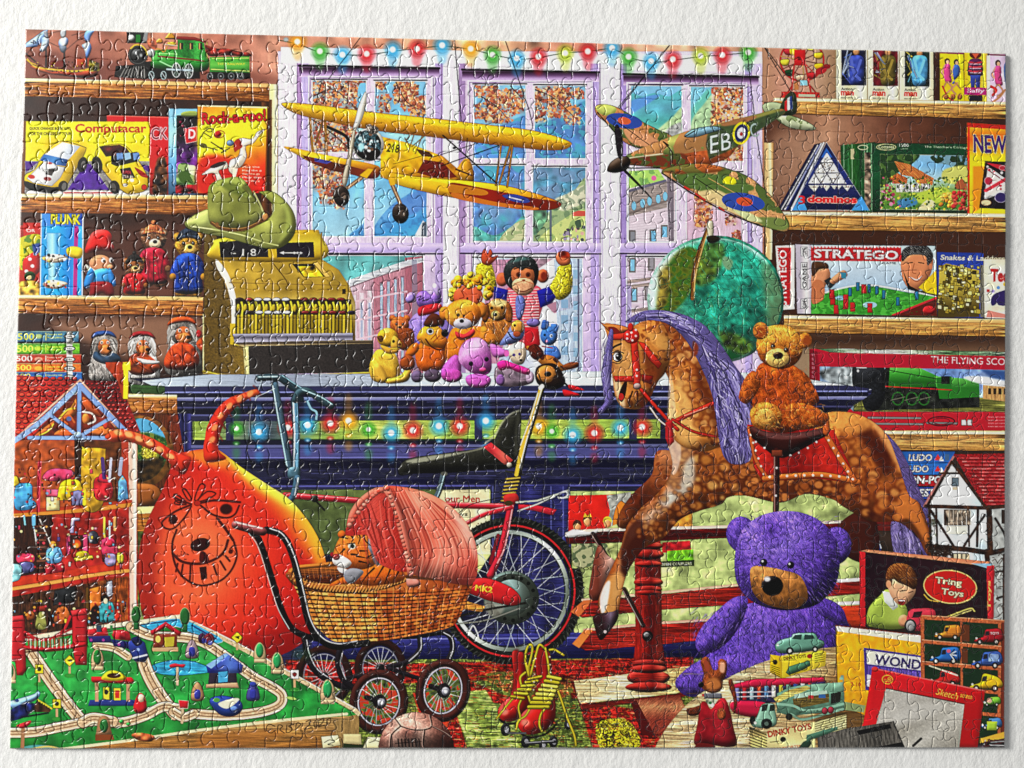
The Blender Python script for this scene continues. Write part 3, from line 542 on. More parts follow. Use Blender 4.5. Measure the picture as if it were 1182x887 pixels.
# third right shelf
part('game_box', 'strategy game box spine with red lettering running up it'); P('895,284 917,283 917,357 900,358', 'e3d8c8'); P('897,286 913,286 912,352 904,352', 'c8202a'); T('STRATEGO', 908, 353, 64, 9, 'f4ece4', dx=0, dy=-1, bold=.02); 
for y in range(285, 352, 3): E(897+(y-285)*.07, y, 1.2, 1, 'f4ece4')
part('game_box', 'board game box with STRATEGO in white on red and two players above a green board')
P('918,282 937,283 936,362 920,362', 'b9b0bc', g=(918, 0, 937, 0, 'e6ded8', 'a8a0b0', 'c0b8c4')); 
for y0, y1 in ((285, 296), (303, 334), (345, 357)): R(924, y0, 932, y1, 'e2dcd8', o='4a4650', ow=.5); T('GAME', 931, y1-1.5, y1-y0-3, 5, '3a3640', dx=0, dy=-1)
m = P('936,283 1080,284 1081,365 936,362', 'b4c8d8', g=(0, 283, 0, 340, 'c2d2de', 'a8c0d4')); sub('game_board'); B('936,346 960,336 1000,330 1050,338 1082,342 1082,366 936,364', '3f9a34', clip=m, n2=('mid', .3, .4, '5fc04a', .8)); L('936,345 962,335 1000,329 1048,336 1081,342', 2, 'e8f0e8', clip=m); P('1030,364 1081,342 1081,366', '6a2418', clip=m); L('1030,364 1080,344', 2.4, 'c8303a', clip=m); E(1072, 358, 7, 5, 'c8282c', v=.6, clip=m); E(1004, 352, 8, 3.6, '9ac0d8', clip=m); E(970, 344, 6, 2.6, '88b4d4', clip=m)
for i in range(60): E(rnd(942, 1060), rnd(338, 362), rnd(1, 3), .5, '256a20', clip=m, a=.7)
for x, y in ((941, 344), (961, 347), (960, 340), (976, 346), (984, 355), (965, 358), (1004, 356), (997, 334), (976, 352)): sub('red_piece'); R(x-3, y-6, x+3, y+5, 'c8262c', v=.3, clip=m, o='7a1218', ow=.3)
for x, y in ((981, 337), (1012, 335), (1020, 340), (1036, 348), (1058, 341), (1003, 333), (990, 331)): sub('blue_piece'); R(x-2, y-5, x+2, y+5, '2c7aa0', v=.3, clip=m, o='123a52', ow=.3)
back(); sub('boy'); B('937,312 946,308 956,310 958,320 952,332 950,346 938,346', 'd8936a', v=.4, clip=m); B('937,304 944,302 954,304 956,310 946,311 940,318 937,318', '5a3a22', v=.3, clip=m); B('938,326 948,324 952,334 949,346 937,350', 'c87a50', clip=m); P('951,324 958,320 964,328 958,334', '2a3438', clip=m); B('958,324 966,316 974,312 978,318 970,324 962,328', 'd8936a', v=.4, clip=m); P('970,314 977,315 976,322 971,321', '3a8aa0', clip=m)
sub('man'); B('1040,300 1050,288 1066,286 1076,292 1076,310 1070,324 1062,334 1050,334 1042,322', 'd88a5e', v=.35, vr=6, clip=m); B('1041,302 1041,290 1050,284 1066,283 1074,288 1077,296 1074,304 1070,306 1068,296 1056,294 1048,296', '2a2a2c', clip=m, n2=('furd', .5, .4, '8a8a86', .7)); P('1042,312 1050,330 1062,336 1072,334 1081,330 1081,342 1048,334', '1f1c1c', clip=m); P('1060,332 1080,312 1081,340 1070,338', 'ecc21c', clip=m); L('1047,304 1053,303', 1.2, '3a1e12', clip=m); L('1060,303 1066,304', 1.2, '3a1e12', clip=m); L('1055,304 1053,314 1057,316', .9, 'a85a34', clip=m); L('1050,320 1058,323 1064,319', 1.4, 'f4ece0', clip=m); L('1049,319 1058,325 1065,318', .8, '8a2a1a', clip=m); E(1074, 308, 2, 4, 'd08058', clip=m)
back(); P('936,284.5 1040,285 1040,302 936,301', 'c8202a'); 
for x in range(938, 1040, 4): E(x, 285, 1.4, 1.2, 'e8e4e0')
T('STRATEGO', 939.5, 298, 97, 10.5, 'f6f2ee', dy=.02, bold=.03, o='8a0c14', ow=.7); T('GAME', 1018, 305, 16, 2.4, '2a2a2a')
part('game_box', 'blue game box with yellow squares, snakes and ladders'); P('1081,291 1135,292 1134,367 1082,366', '2a46a0', n=('big', .04)); T('Snakes & Ladders', 1085, 300, 74, 6, 'f0dcb0', dy=.02, sh=.15, bold=.02); P('1084,308 1092,304 1130,312 1130,366 1082,366', '8a7a2a', g=(0, 304, 0, 366, 'c8b44a', 'a8943a', '5a4a1c'))
for i in range(150): x, y = rnd(1084, 1130), rnd(307, 360); a = rnd(-.5, .5); s = rnd(1.5, 3); P([x-s, y-s+a, x+s, y-s*.8, x+s*.9, y+s, x-s, y+s*.8], random.choice(['d8c458', 'b8a440', 'e8dc80', '6a5a1c', 'a89030', '4a3e14', 'f0e8a0']), o='3a3010', ow=.3)
L('1112,340 1120,330 1114,322 1122,314', 1.4, '5a4a14'); R(1131, 306, 1136, 366, '7a7668')
part('game_box', 'cream game box with red lettering at the right edge of the third shelf'); P('1135,299 1166,299 1166,368 1136,367', 'ece0c4', n=('big', .03)); T('Tee', 1143, 325, 21, 15, 'c8242a', dy=.05, bold=.05); R(1138.5, 334, 1142, 337, 'c82a2a'); E(1146, 336, 2, None, 'b0a0d0'); E(1152, 332, 2, None, '6a9ad0'); E(1160, 328, 2.4, None, 'e8c23a'); B('1144,344 1150,338 1166,334 1166,342 1154,346 1148,352 1144,352', '3a2a6a'); B('1152,346 1160,344 1162,352 1152,352', '3a2a6a'); P('1140,358 1166,364 1166,367 1138,366', 'd88a7a')
shelf('third right wooden shelf board under the board games', (905, 364, 1170, 368.8, 20, 20), 'f4e0b0', w0='cf9c58', w1='a87638', dk=LIGHTWOOD)
# fourth right shelf: the train set
part('train_set_box', 'long red train set box with a green steam engine on its lid')
P('934,403 944,402 1166,407 1166,497 985,497 934,440', 'b81c34', g=(0, 402, 0, 497, 'b81c36', 'c4203a', 'c01f30')); P('934,403 944,406 947,440 934,438', '8a1428', g=(934, 0, 946, 0, 'b81838', '7a0f22', 'd83a54')); P('940,402 1166,406 1166,411 960,407', '4a6a4a', n=('h', .3), g=(940, 0, 1166, 0, 'd8d8c8', '5a7a52', '8a9a8a'))
for y in range(408, 436, 5): T('GO', 940, y+3, 3, 3, 'e89aa8', dx=0, dy=-1)
sub('engine_picture'); m = P('946,423 1166,427 1166,475 985,475 946,440', '8fa8c8', g=(946, 0, 1166, 0, '7d8a96', '9ab0c4', '6a8ac0', '8aa4d4', 'c8d0d8'), n=('mid', .08)); B('946,428 990,424 990,450 960,444', '8f9698', clip=m, n=('mid', .2), f=2); P('985,462 1166,458 1166,476 985,476', '6a6a34', clip=m, n=('h', .18)); P('1026,421 1060,424 1082,434 1100,444 1098,452 1020,450', '4aa43a', clip=m, g=(0, 420, 0, 452, '8ad070', '4aa83c', '256a20')); P('1078,434 1130,438 1130,460 1082,460', '3f9a36', clip=m, g=(0, 434, 0, 460, '6fc058', '2f7d2a')); P('1018,448 1080,446 1092,460 1130,458 1130,470 1000,474', '20221e', clip=m, n=('mid', .3))
B('984,424 992,416 1006,414 1018,420 1022,436 1020,462 1010,474 998,472 992,452 984,444', '24262a', v=.4, clip=m, n=('fine', .12)); E(1000, 430, 12, 12, '33353a', v=.5, clip=m); R(988, 424, 1000, 425, 'e0e0e0', clip=m); E(990, 428, 1.3, 1.6, 'f0f0f0', clip=m); P('1018,432 1024,420 1027,421 1025,450 1018,452', '161816', clip=m)
for x in (1036, 1052, 1066): RING(x, 460, 7, 8, 1.6, '2f6a2c', clip=m); L([x-8, 462, x+8, 458], 1, '6a6a5a', clip=m)
P('1080,436 1098,434 1098,460 1084,460', '2a7a2a', clip=m); R(1086, 434, 1096, 443, '1c1e1c', clip=m); P('1134,444 1166,446 1166,464 1134,460', 'c0925a', clip=m, n=('v', .1)); 
for x in range(1140, 1166, 6): R(x, 448, x+3.4, 455, '3a2a1e', clip=m)
B('1112,436 1130,434 1166,440 1166,446 1136,444', 'dfe4ea', clip=m, f=1); P('1130,426 1166,428 1166,440 1144,436', '3a5a94', clip=m, f=2); L('1024,427 1080,437', 1, '1c3a1a', clip=m); L('1022,446 1098,450', 1.2, 'b82a2a', clip=m); back()
T('THE FLYING SCOTSMAN', 1074, 418.8, 122, 7.8, 'e8dede', dy=.03, bold=.0)
for x0, x1, y in ((1002, 1062, 482), (1008, 1064, 489), (1070, 1104, 488)): L([x0, y, x1, y+.5], 3, '8a7f80', o='3a1a1e', ow=.5)
RING(1086, 486, 16, 6, 1.6, '5a1420'); RING(1086, 486, 10, 4, 1, '6a1a28')
for x in (1112, 1119): R(x-3, 484, x+3, 491, 'd8d8d4', o='2a2a2a')
for i in range(4): T('train set contents', 1140, 482+i*3.6, 25, 1.8, 'e09a9a')
shelf('fourth right wooden shelf board under the train set box', (985, 497, 1170, 497, 22, 23.5), 'f4dca0', w0='cfa060', w1='ac7c3e', dk=LIGHTWOOD)
# stacked board games under the shelf
part('cabinet_back', 'shadowy lower part of the right hand shelves'); P('880,520 1170,520 1170,740 880,740', '3a2c24', n=('big', .08)); P('880,575 1005,575 1005,610 880,610', '2a3460')
for lab, q, c, t, tx, tw, th, tc in (('upper blue', '1030,521 1102,521 1096,534 1036,535', '2a66b0', 'LUDO', 1048, 27, 8, 'e8e0c4'), ('lower blue', '1034,535 1098,534 1094,548 1042,548', '2f70bc', 'LUDO', 1044, 27, 8, 'e8e0c4'), ('red', '1040,548 1092,549 1088,561 1046,561', 'a81c26', 'ON-PO', 1047, 40, 9, 'f0e0dc'), ('dark blue', '1046,562 1084,562 1082,576 1050,576', '26489a', 'BEST', 1054, 24, 9, 'f0ece0')):
    part('game_box', lab+' board game box in the stack behind the timbered house'); P(q, c, n=('big', .06)); y = max(float(v.split(',')[1]) for v in q.split()); L(q.split()[3]+' '+q.split()[2], 1, '141420'); T(t, tx, y-3, tw, th, tc, sh=.1, bold=.03, o='1a2038', ow=.5)
    if t == 'LUDO':
        P([1078, y-4, 1082, y-11, 1086, y-4], 'd83a2a'); P([1083, y-3, 1086, y-9, 1089, y-3], 'f0dcc0'); R(1090, y-11, 1095, y-4, '4a6a90')
part('game_box', 'pale blue board game box at the bottom of the stack beside the house'); P('1048,577 1080,577 1078,592 1056,592', '3a56b0', n=('h', .2)); L('1050,580 1078,580', 1, 'c0cce8'); L('1052,586 1077,586', .9, '9ab0d8')
part('game_box', 'blue board game box with CHESS lettering behind the purple bear'); P('900,577 1000,575 1000,592 900,592', '27479c', n=('h', .06)); T('CHESS', 922, 588, 37, 7, 'f0e8d0', sh=.15, bold=.04, o='101a40', ow=.5); P('898,577 917,577 917,592 898,592', '1f5a3a')
part('game_box', 'blue board game box under the chess box'); P('915,592 1002,591 1003,601 940,601', '3a6a9a', n=('mid', .15)); T('DRAUGHTS', 934, 599, 40, 6, 'd8dcd0', bold=.02)
part('toy_boat', 'blue and white toy boat on the low shelf behind the purple bear'); P('965,612 1008,612 1016,634 1018,644 970,644', '2a5aa8', g=(0, 612, 0, 644, '3a7ac8', '1d3a80')); L('968,614 1006,613 1016,632', 2, 'dfe6f0'); P('968,624 1014,624 1018,646 966,646', '1f3f86')
part('low_shelf', 'reddish low shelf behind the purple bear'); P('946,602 1062,601 1062,612 946,613', '7a2a22', g=(0, 601, 0, 613, 'c0705a', '6a1f1a'), n=('h', .1)); P('965,645 1000,645 1000,668 950,668', '5a4420', n=('h', .15)); P('940,688 1000,688 1000,700 950,700', '4a3a1a', n=('h', .1))
# ============================ window and its view ============================
part('shop_window', 'lilac painted shop window with three tall casements')
R(322, 60, 880, 440, 'd9cfe4', g=(0, 60, 0, 440, 'e4d8e4', 'd6c2de', 'c9b4dc'), n=(('v', .015), ('big', .02)))
P('325,55 880,66 880,84 325,76', 'ece6ee', n=('big', .03))
for x0, x1, c in ((323, 344, 'e6dbe6'), (344, 349, 'b48fc0'), (349, 358, 'bfaee0'), (503, 512, 'b9a2d2'), (512, 531, 'e4dce6'), (531, 538, 'a98ab8'), (538, 545, 'd8c2dc'), (682, 692, 'baa5dc'), (692, 717, 'e2dce8'), (717, 724, 'a890cc'), (860, 868, 'b7a6de'), (868, 880, 'cdbfe2')):
    R(x0, 74, x1, 432, c, n=('v', .025))
for x in (344, 510.5, 530.5, 545, 693, 717, 868): L([x, 74, x, 430], rnd(.8, 1.6), '7a5a88', a=.8)
for (x0, x1, y) in ((346, 508, 75.5), (534, 692, 80), (720, 876, 85)):
    P([x0, y, x1, y+3.5, x1, y+15, x0, y+14], 'b79ac4', g=(0, y, 0, y+14, '3a2238', '6d4a74', 'b898c6', 'd8c4e0')); L([x0, y+1, x1, y+4], 2.6, '24141f')
for x0, x1, y0 in ((357, 499, 89), (541, 684, 94), (724, 862, 96)):
    R(x0, y0, x1, 282, 'd9c6e0', n=('v', .04)); 
    for q in ([x0, y0, x1, y0+1], [x0, y0, x0, 282], [x1, y0, x1, 282]): L(q, 1.2, 'f1e8f4'); L([q[0]+1.8, q[1]+1.8, q[2]+1.8*(q[0] == q[2]), q[3]], .9, '8a6c9c')
for x0, x1 in ((346, 512), (532, 694), (716, 870)):
    R(x0, 281, x1, 292, 'bfabdc', g=(0, 280, 0, 293, 'd6c4e4', 'b6a2d6')); L([x0, 293, x1, 293.5], 1.8, '3f3450')
for i in range(60):
    x = random.choice([rnd(324, 346), rnd(512, 531), rnd(693, 717), rnd(862, 878)]); y = rnd(80, 380); L([x, y, x+rnd(-.3, .3), y+rnd(15, 60)], rnd(.4, 1), random.choice(['fff', 'c9a8d4', 'a78fc4', 'f6e8f0']), a=.5)

def leaves(x0, y0, x1, y1, n, clip, pal=('c8501e', 'a8381a', 'e07a2c', '8a2c18', 'f0a04a', '5a2416', 'e8c08a')):
    B([x0+2, y0+1, (x0+x1)/2, y0, x1-2, y0+2, x1-1, y1-2, (x0+x1)/2, y1, x0+1, y1-1], '9a4a24', f=3, a=.5, clip=clip, n2=('mid', .1, .4, 'd8a878', .7))
    for i in range(int(n*1.25)):
        x, y = rnd(x0, x1), rnd(y0, y1); r = rnd(1.4, 3.2); a = rnd(0, 3.14); q = []
        for t in range(6): rr = r*(1 if t % 2 else .55); q += [x+rr*math.cos(a+t*1.047), y+rr*math.sin(a+t*1.047)]
        P(q, random.choice(pal), clip=clip)
PANES = []
def pane(x0, y0, x1, y1, label=None, **k):
    sub('window_pane', label); R(x0-1.2, y0-1.2, x1+1.2, y1+1.6, 'f3eef6', idw=False); L([x0-1.5, y0-1.6, x1+1.5, y0-1.6], 1.6, '241a28', idw=False)
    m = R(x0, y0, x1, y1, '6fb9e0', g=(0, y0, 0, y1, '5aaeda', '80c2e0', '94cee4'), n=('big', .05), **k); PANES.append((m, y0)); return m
def branch(q, m): L(q, (1.6, .5), '3a1c14', clip=m)
# left casement
m = pane(362, 94, 423, 176); leaves(362, 94, 412, 176, 520, m); leaves(404, 94, 424, 112, 40, m); branch('362,112 385,104 408,122 420,138', m); branch('372,96 360,140', m); branch('380,104 366,118', m); B('416,98 424,98 424,110 414,112', '5fb6e4', clip=m)
for i in range(90): E(rnd(362, 415), rnd(96, 176), rnd(.4, 1.1), None, random.choice(['f3dcc0', '2a1410', 'fff0dd', 'f6b060']), clip=m)
m = pane(434, 95, 492, 178); leaves(455, 95, 483, 120, 150, m); leaves(434, 95, 446, 104, 26, m); leaves(474, 112, 492, 134, 80, m); leaves(436, 108, 452, 132, 24, m); leaves(464, 100, 480, 128, 60, m); branch('458,96 470,118 490,130', m)
m = pane(362, 186, 421, 273); leaves(362, 186, 400, 212, 130, m); leaves(370, 210, 398, 236, 90, m); leaves(362, 205, 376, 222, 22, m); leaves(388, 232, 400, 242, 12, m); B('404,273 414,264 424,258 424,275', '2d86cc', clip=m, f=1)
m = pane(433, 186, 493, 273); B('433,262 450,240 470,226 494,214 494,276 433,276', '2f8fd0', clip=m, n2=('mid', .1, .8, '1f6cb4', .7), g=(460, 225, 480, 275, '4f9cdc', '1f88d0', '38b0dc')); B('452,240 480,222 494,216 494,236 470,250', '3a6cc0', clip=m, f=2, a=.7); P('479,273 489,255 492,258 490,273', 'dfe8ee', clip=m); P('488,258 493,256 493,273 487,273', '3a4a5a', clip=m)
# middle casement
def far_hill(m, x0, y0, x1, y1):
    B([x0-6, y0+(y1-y0)*.55, x0+(x1-x0)*.4, y0+(y1-y0)*.35, x1+6, y0+(y1-y0)*.1, x1+6, y1+6, x0-6, y1+6], '3a78c4', clip=m, f=1, n2=('mid', -.1, .8, '2fa0b8', .8), n=('big', .1))
m = pane(548, 99, 607, 183); far_hill(m, 548, 130, 607, 183); leaves(549, 99, 575, 112, 60, m); leaves(566, 104, 607, 120, 95, m); leaves(560, 112, 592, 142, 130, m); leaves(548, 120, 560, 138, 36, m); leaves(590, 118, 607, 132, 34, m); branch('556,112 574,124 590,142', m); branch('590,100 606,118', m)
m = pane(618, 100, 676, 183); far_hill(m, 618, 112, 676, 183); leaves(618, 100, 650, 118, 80, m); leaves(640, 102, 674, 114, 66, m); leaves(632, 114, 658, 136, 90, m); leaves(618, 112, 630, 142, 44, m); leaves(652, 122, 670, 144, 42, m); branch('618,104 640,114 668,140', m)
m = pane(547, 192, 606, 278.5); R(547, 192, 606, 280, '3f74bc', clip=m, n2=('big', -.2, 1, '2f9fb4', .9), n=('mid', .12)); B('547,262 570,272 590,262 606,250 607,280 546,280', '3fa596', clip=m, n=('mid', .12)); B('578,280 586,266 606,254 607,280', 'c9c88a', clip=m, n2=('mid', .2, .5, '86a05a', .7))
for i in range(20): B([rnd(548, 600), rnd(200, 265), rnd(548, 606), rnd(200, 265), rnd(548, 606), rnd(210, 265)], random.choice(['8f9fd0', '2c88a8', '3fb0b4', '5a62a8']), f=3, a=.25, clip=m)
m = pane(616, 194, 676, 279); R(616, 194, 676, 280, '3a86a8', clip=m, n2=('big', -.2, 1, '5f7fa8', .8), n=('mid', .14)); B('616,262 640,240 660,226 677,208 677,280 616,280', '8fa866', clip=m, n2=('mid', 0, .5, '5a7a4a', .8)); B('622,280 650,254 677,244 677,281', 'c6d06a', clip=m, n2=('mid', .3, .5, '7aa04a', .7)); B('640,232 655,224 677,214 677,232 650,244', 'd3cfa6', clip=m, f=1, n2=('mid', 0, .5, '7d8f6a', .8))
P('661,246 668,243.5 676,244 676,250 662,250', 'd63a24', clip=m); L('636,244 636,278', 2.6, '4a5560', clip=m); B('616,236 626,230 632,250 624,266 616,270', '4f8a5e', clip=m, n=('mid', .2))
for i in range(20): x, y = rnd(652, 675), rnd(262, 278); E(x, y, rnd(1, 2.2), rnd(1, 2.6), random.choice(['3a2a3a', 'e9e6ee', '8f7f98', '2a3040', 'd9a08a']), clip=m)
B('664,256 670,254 671,262 666,263', '2c4a2a', clip=m)
# right casement
m = pane(729, 100, 787, 160); B('728,112 742,112 756,108 772,112 788,108 788,162 728,162', '3fb2b4', clip=m, n=('big', .08), g=(0, 108, 0, 160, '4aaec8', '34b0a4', '7cc49a')); B('728,118 746,112 762,110 752,118 736,128 728,132', '3f86d8', clip=m, f=1.5); B('758,152 776,136 790,124 790,164 752,164', 'a9cf86', clip=m, f=1, n=('mid', .08)); B('770,150 788,142 788,164 768,164', '9a9a94', clip=m, n=('mid', .2), f=1)
m = pane(798, 101, 858, 186); B('797,101 812,101 800,128 797,132', '6cc0da', clip=m); B('797,132 806,116 820,104 826,140 797,160', '4fbfa8', clip=m, f=2); B('797,146 810,124 828,112 830,190 797,190', 'a6d08e', clip=m, f=1.5, n=('mid', .08)); R(822, 101, 858, 186, 'e6d6c6', clip=m); leaves(822, 101, 858, 186, 400, m, ('d0501a', 'b8401c', 'ef8a2a', '6a2a18', 'f6b45a')); 
for i in range(60): L([rnd(826, 858), rnd(101, 184), rnd(826, 858), rnd(101, 184)][:2]+[rnd(836, 858), rnd(101, 184)], .5, 'a9bcc0', clip=m, a=.0)
for i in range(70): E(rnd(838, 858), rnd(101, 160), rnd(.5, 1.6), None, random.choice(['a8c8cc', '33201c', 'f2e2d2', 'b8d8dc']), clip=m)
m = pane(726, 196, 780, 279); R(726, 196, 780, 280, 'd9c4cc', clip=m, g=(0, 196, 0, 279, 'c9b6b4', 'd8c2cc', 'e2cfd6')); P('726,220 766,209 770,209 770,240 726,250', '8f7d74', clip=m, n=('h', .12)); P('726,198 760,196 768,208 726,218', '9fd04a', clip=m, n2=('mid', .3, .4, '5a9a3a', .8)); E(755, 206, 3, 3, 'd84a8a', clip=m); L('726,221 768,209', 3, '4f4a62', clip=m); L('726,247 770,232', 2.4, '6a5850', clip=m); P('770,204 778,208 778,279 772,279', '6a5a66', clip=m)
for i in range(10): L([726, 252+i*2.8, 774, 244+i*3.4], .5, 'b8a2b0', clip=m, a=.8)
for x, y in ((732, 238), (742, 235), (750, 232.5), (760, 230), (768, 227)): E(x, y, 3.2, 5.6, '6ab6de', clip=m, o='4f4038')
for x, y, w in ((730, 273, 4), (754, 272, 4), (767, 267, 4)): R(x-w, y-7, x+w, y+7, '5f5450', clip=m); R(x-w+2, y-5, x+w-1, y+7, '64b2dc' if x > 740 else '7d7d84', clip=m)
m = pane(793, 200, 856, 279); R(793, 198, 857, 280, 'd7a9c0', clip=m, g=(793, 0, 857, 0, 'd9b4c6', 'd6a0ba'), n=('v', .04)); leaves(801, 228, 822, 262, 90, m); leaves(838, 248, 852, 260, 16, m); leaves(846, 266, 856, 279, 20, m); P('840,198 857,198 857,205', 'e8e2e6', clip=m)
# lower panes
m = pane(363, 296, 489, 432); R(363, 296, 489, 432, '3fa59e', clip=m, n=('big', .1), g=(363, 300, 489, 330, '4fb4b0', '2f9490')); P('363,346 396,332 432,318 432,432 363,432', 'c896a4', clip=m, n=('v', .08), g=(363, 0, 432, 0, 'd8b4bc', 'b8788a')); P('432,318 478,304 478,432 432,432', 'b05a6a', clip=m, n=('v', .08), g=(432, 0, 478, 0, 'c47482', 'a04a5c')); P('468,298 489,296 489,432 470,432', 'a04454', clip=m, n=('v', .06)); P('372,336 400,325 440,311 470,301 489,298 489,303 470,308 440,319 400,334 372,345', 'c4c6cc', clip=m, n=('h', .12)); L('372,345 432,322 478,307', 1.4, '6a3a48', clip=m)
for x in (439, 447, 455, 463): R(x, 326-(x-439)*.3, x+4.4, 430, '7a4458', clip=m); R(x+.8, 328-(x-439)*.3, x+3.6, 430, '94a8c6', clip=m, n=('v', .14))
for x in (398, 407, 416, 425): R(x, 344-(x-398)*.3, x+5, 430, 'e0c4cc', clip=m, n=('v', .1)); R(x+1, 350, x+3.6, 430, '8a98b8', clip=m, a=.8)
for y in (344, 366, 388, 410): L([396, y+8, 432, y, 470, y-7], 2.2, 'd8b0ba', clip=m, a=.9)
P('476,300 482,300 484,432 477,432', '6a6a84', clip=m, a=.6)
m = pane(547, 299, 672, 432); R(547, 297, 672, 432, 'd8d2ea', clip=m, g=(547, 0, 672, 0, 'a8b8e0', 'e3dcee', 'c4cbe6')); P('560,300 590,300 600,340 575,420 560,420', 'b8506c', clip=m, n=('v', .14), a=.7); P('588,298 640,298 620,312 596,312', 'a87a8a', clip=m, n=('mid', .15)); P('630,352 672,340 672,352 640,362', '9a4a64', clip=m, a=.8); P('640,300 672,299 672,430 646,430', '9fb8d2', clip=m, n=('v', .1), a=.8)
for j in range(6): R(648, 310+j*18, 656, 320+j*18, '6f9cc0', clip=m); R(662, 312+j*18, 669, 322+j*18, '7aa8c8', clip=m)
L('668,299 668,431', 2, '46486a', clip=m)
m = pane(724, 298, 782, 432); R(723, 297, 783, 432, 'd6bccb', clip=m, n=('h', .05)); 
for x, y in ((730, 306), (752, 304), (732, 340), (748, 338), (735, 372), (757, 366)): R(x-4, y-8, x+4, y+9, '5c504c', clip=m); R(x-2, y-6, x+2.5, y+7, '6ab6dc' if x < 745 else '8a8288', clip=m)
for y in (320, 326, 354, 386): P([723, y+4, 783, y-4, 783, y-1, 723, y+8], '8a7468', clip=m, n=('h', .2))
R(722, 330, 729, 432, '8f80bc', clip=m, a=.7)
back()

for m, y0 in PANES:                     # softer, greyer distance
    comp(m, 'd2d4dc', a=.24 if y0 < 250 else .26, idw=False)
part('fairy_lights', 'string of coloured fairy lights along the top of the window')
L('322,47 345,52 370,61 398,64 424,64 455,60 482,57 512,54 545,58 570,64 598,69 622,67 652,62 680,60 708,57 727,67 753,72 778,70 808,66 834,64 868,61', .9, '2c5a2c')
cols = dict(y='f3a41c', g='3fae34', b='38a8dc', r='d8242c', l='b4cc2c')
for x, y, c in ((344, 49, 'y'), (370, 60, 'g'), (396, 64, 'b'), (424, 63, 'r'), (454, 58, 'b'), (482, 57, 'r'), (511, 53, 'b'), (544, 57, 'y'), (569, 64, 'g'), (597, 68, 'b'), (622, 66, 'r'), (653, 62, 'l'), (679, 60, 'r'), (707, 56, 'b'), (726, 66, 'g'), (752, 71, 'b'), (777, 69, 'r'), (809, 65, 'l'), (834, 64, 'r'), (864, 61, 'g')):
    sub('fairy_light'); B([x-5, y+4, x+5, y+4, x+6, y+14, x+2, y+22, x-5, y+18], cols[c], f=3, a=.42, idw=False); GLOW(x, y, 11.5, cols[c], core='fff4e4', star=3 if c == 'r' else 2)
back(); E(331, 46.5, 3, 2.4, 'a9b4b4', f=1)

# ============================ the yellow biplane ============================
part('toy_biplane', 'yellow toy biplane hanging in front of the left window')
L('420,40 405,60 380,92', .9, '20242c', s=0); L('525,43 533,140', .9, '20242c', s=0); L('583,45 612,130 616,148', .9, '20242c', s=0)
L('360,138 378,150 402,170', 1, '2a1a14'); L('376,146 400,158 404,172', 3.5, '1c1a1a')
L('358,128 362,178', 3, 'a87a22', s=0); L('374,138 366,165', 2, '8a6018', s=0); L('376,138 378,180', 3, '9a6c1c', s=0)
P('440,158 470,165 512,181 540,205 540,222 470,216 440,205', 'd8a01c', v=.3, vr=8, g=(440, 160, 470, 215, 'e8be1e', 'e0aa1a', 'b87814'), n=('mid', .05))
sub('tail_fin'); B('525,203 530,192 537,184 543,186 547,198 547,210 536,209', 'c88a1c', v=.4, g=(525, 0, 547, 0, 'd89c22', 'a86c14')); L('527,196 545,203', 2, '5a2a12')
back(); P('490,185 512,188 528,205 522,206 500,205 482,200', '7a2418'); P('480,172 496,176 502,182 488,181', '5a3212'); T('210', 500.5, 205, 13, 7, '1c1412', dy=.12)
T('218', 446.5, 176, 14.5, 10, '1c160e', dy=.1, sh=.1, bold=.02)
for q in ('470,162 486,143', '476,170 500,150', '468,160 474,170', '480,152 472,176', '492,148 480,178'): L(q, 1.3, '8a6a2a', s=0)
for q in ('455,190 490,180', '465,203 505,196'): L(q, .7, '6a4a14', s=0)
sub('lower_wing', 'lower wing with dark red underside')
B('329,171 338,171 380,180 430,190 440,196 436,206 420,206 396,198 360,188 345,180', 'd8a41c', v=.35, vr=5, g=(0, 171, 0, 206, 'edc42a', 'b87818', '8a2a18')); P('350,180 400,191 430,199 420,205 385,198 358,188', '8a2818', g=(350, 0, 430, 0, '5a2a1a', 'a03a1c')); P('364,183 384,187 378,190 364,187', '4a4a9a')
B('450,200 480,204 530,208 580,214 620,224 645,233 648,238 640,242 620,243 575,237 530,230 490,222 455,212', 'e0a81c', v=.3, vr=5, g=(0, 200, 0, 243, 'eec624', 'd8961a', 'a85218'), o='6a3a10', ow=.6); B('520,212 555,217 610,228 646,234 640,241 610,243 570,236 525,228', '8a2010', g=(520, 0, 646, 0, 'a02414', '7a1c10', '8a2c14')); B('522,223 535,225 575,234 620,240 612,243 570,238 528,230', 'd07820', a=.95); B('484,208 520,213 560,220 556,226 500,219', 'e6b420', a=.6)
B('580,226 596,225 612,231 608,235 592,233', '3a4a9c', o='2a2a4a'); L('588,228 604,232', 1.3, 'cfd0e0')
sub('upper_wing', 'long upper wing')
B('326,122 334,119 360,121 400,126 440,131 500,137 560,144 610,150 640,157 658,164 660,168 652,173 630,174 590,170 540,164 490,158 430,151 380,141 345,133', 'd89a1a', v=.28, vr=6, g=(460, 128, 456, 162, 'ecc424', 'd8a01c', 'b87414', '8c5210'), n=('furd', .03), n2=('furd', .6, 1, 'a8681a', .5), o='7a4a10', ow=.5)
B('460,135 520,141 600,150 640,158 656,166 620,158 560,151 500,145', 'f4d426', f=1.2, a=.75)
for x in (418, 470, 538, 606): L([x, 128+(x-418)*.12, x-3, 150+(x-418)*.12], .7, '8a5a14', a=.5)
sub('wing_strut')
for q in ('579,167 573,214', '592,168 586,216', '590,168 577,212'): L(q, 2.6, 'a87a24', s=0, o='5a3a10', ow=.4)
sub('rigging_wire')
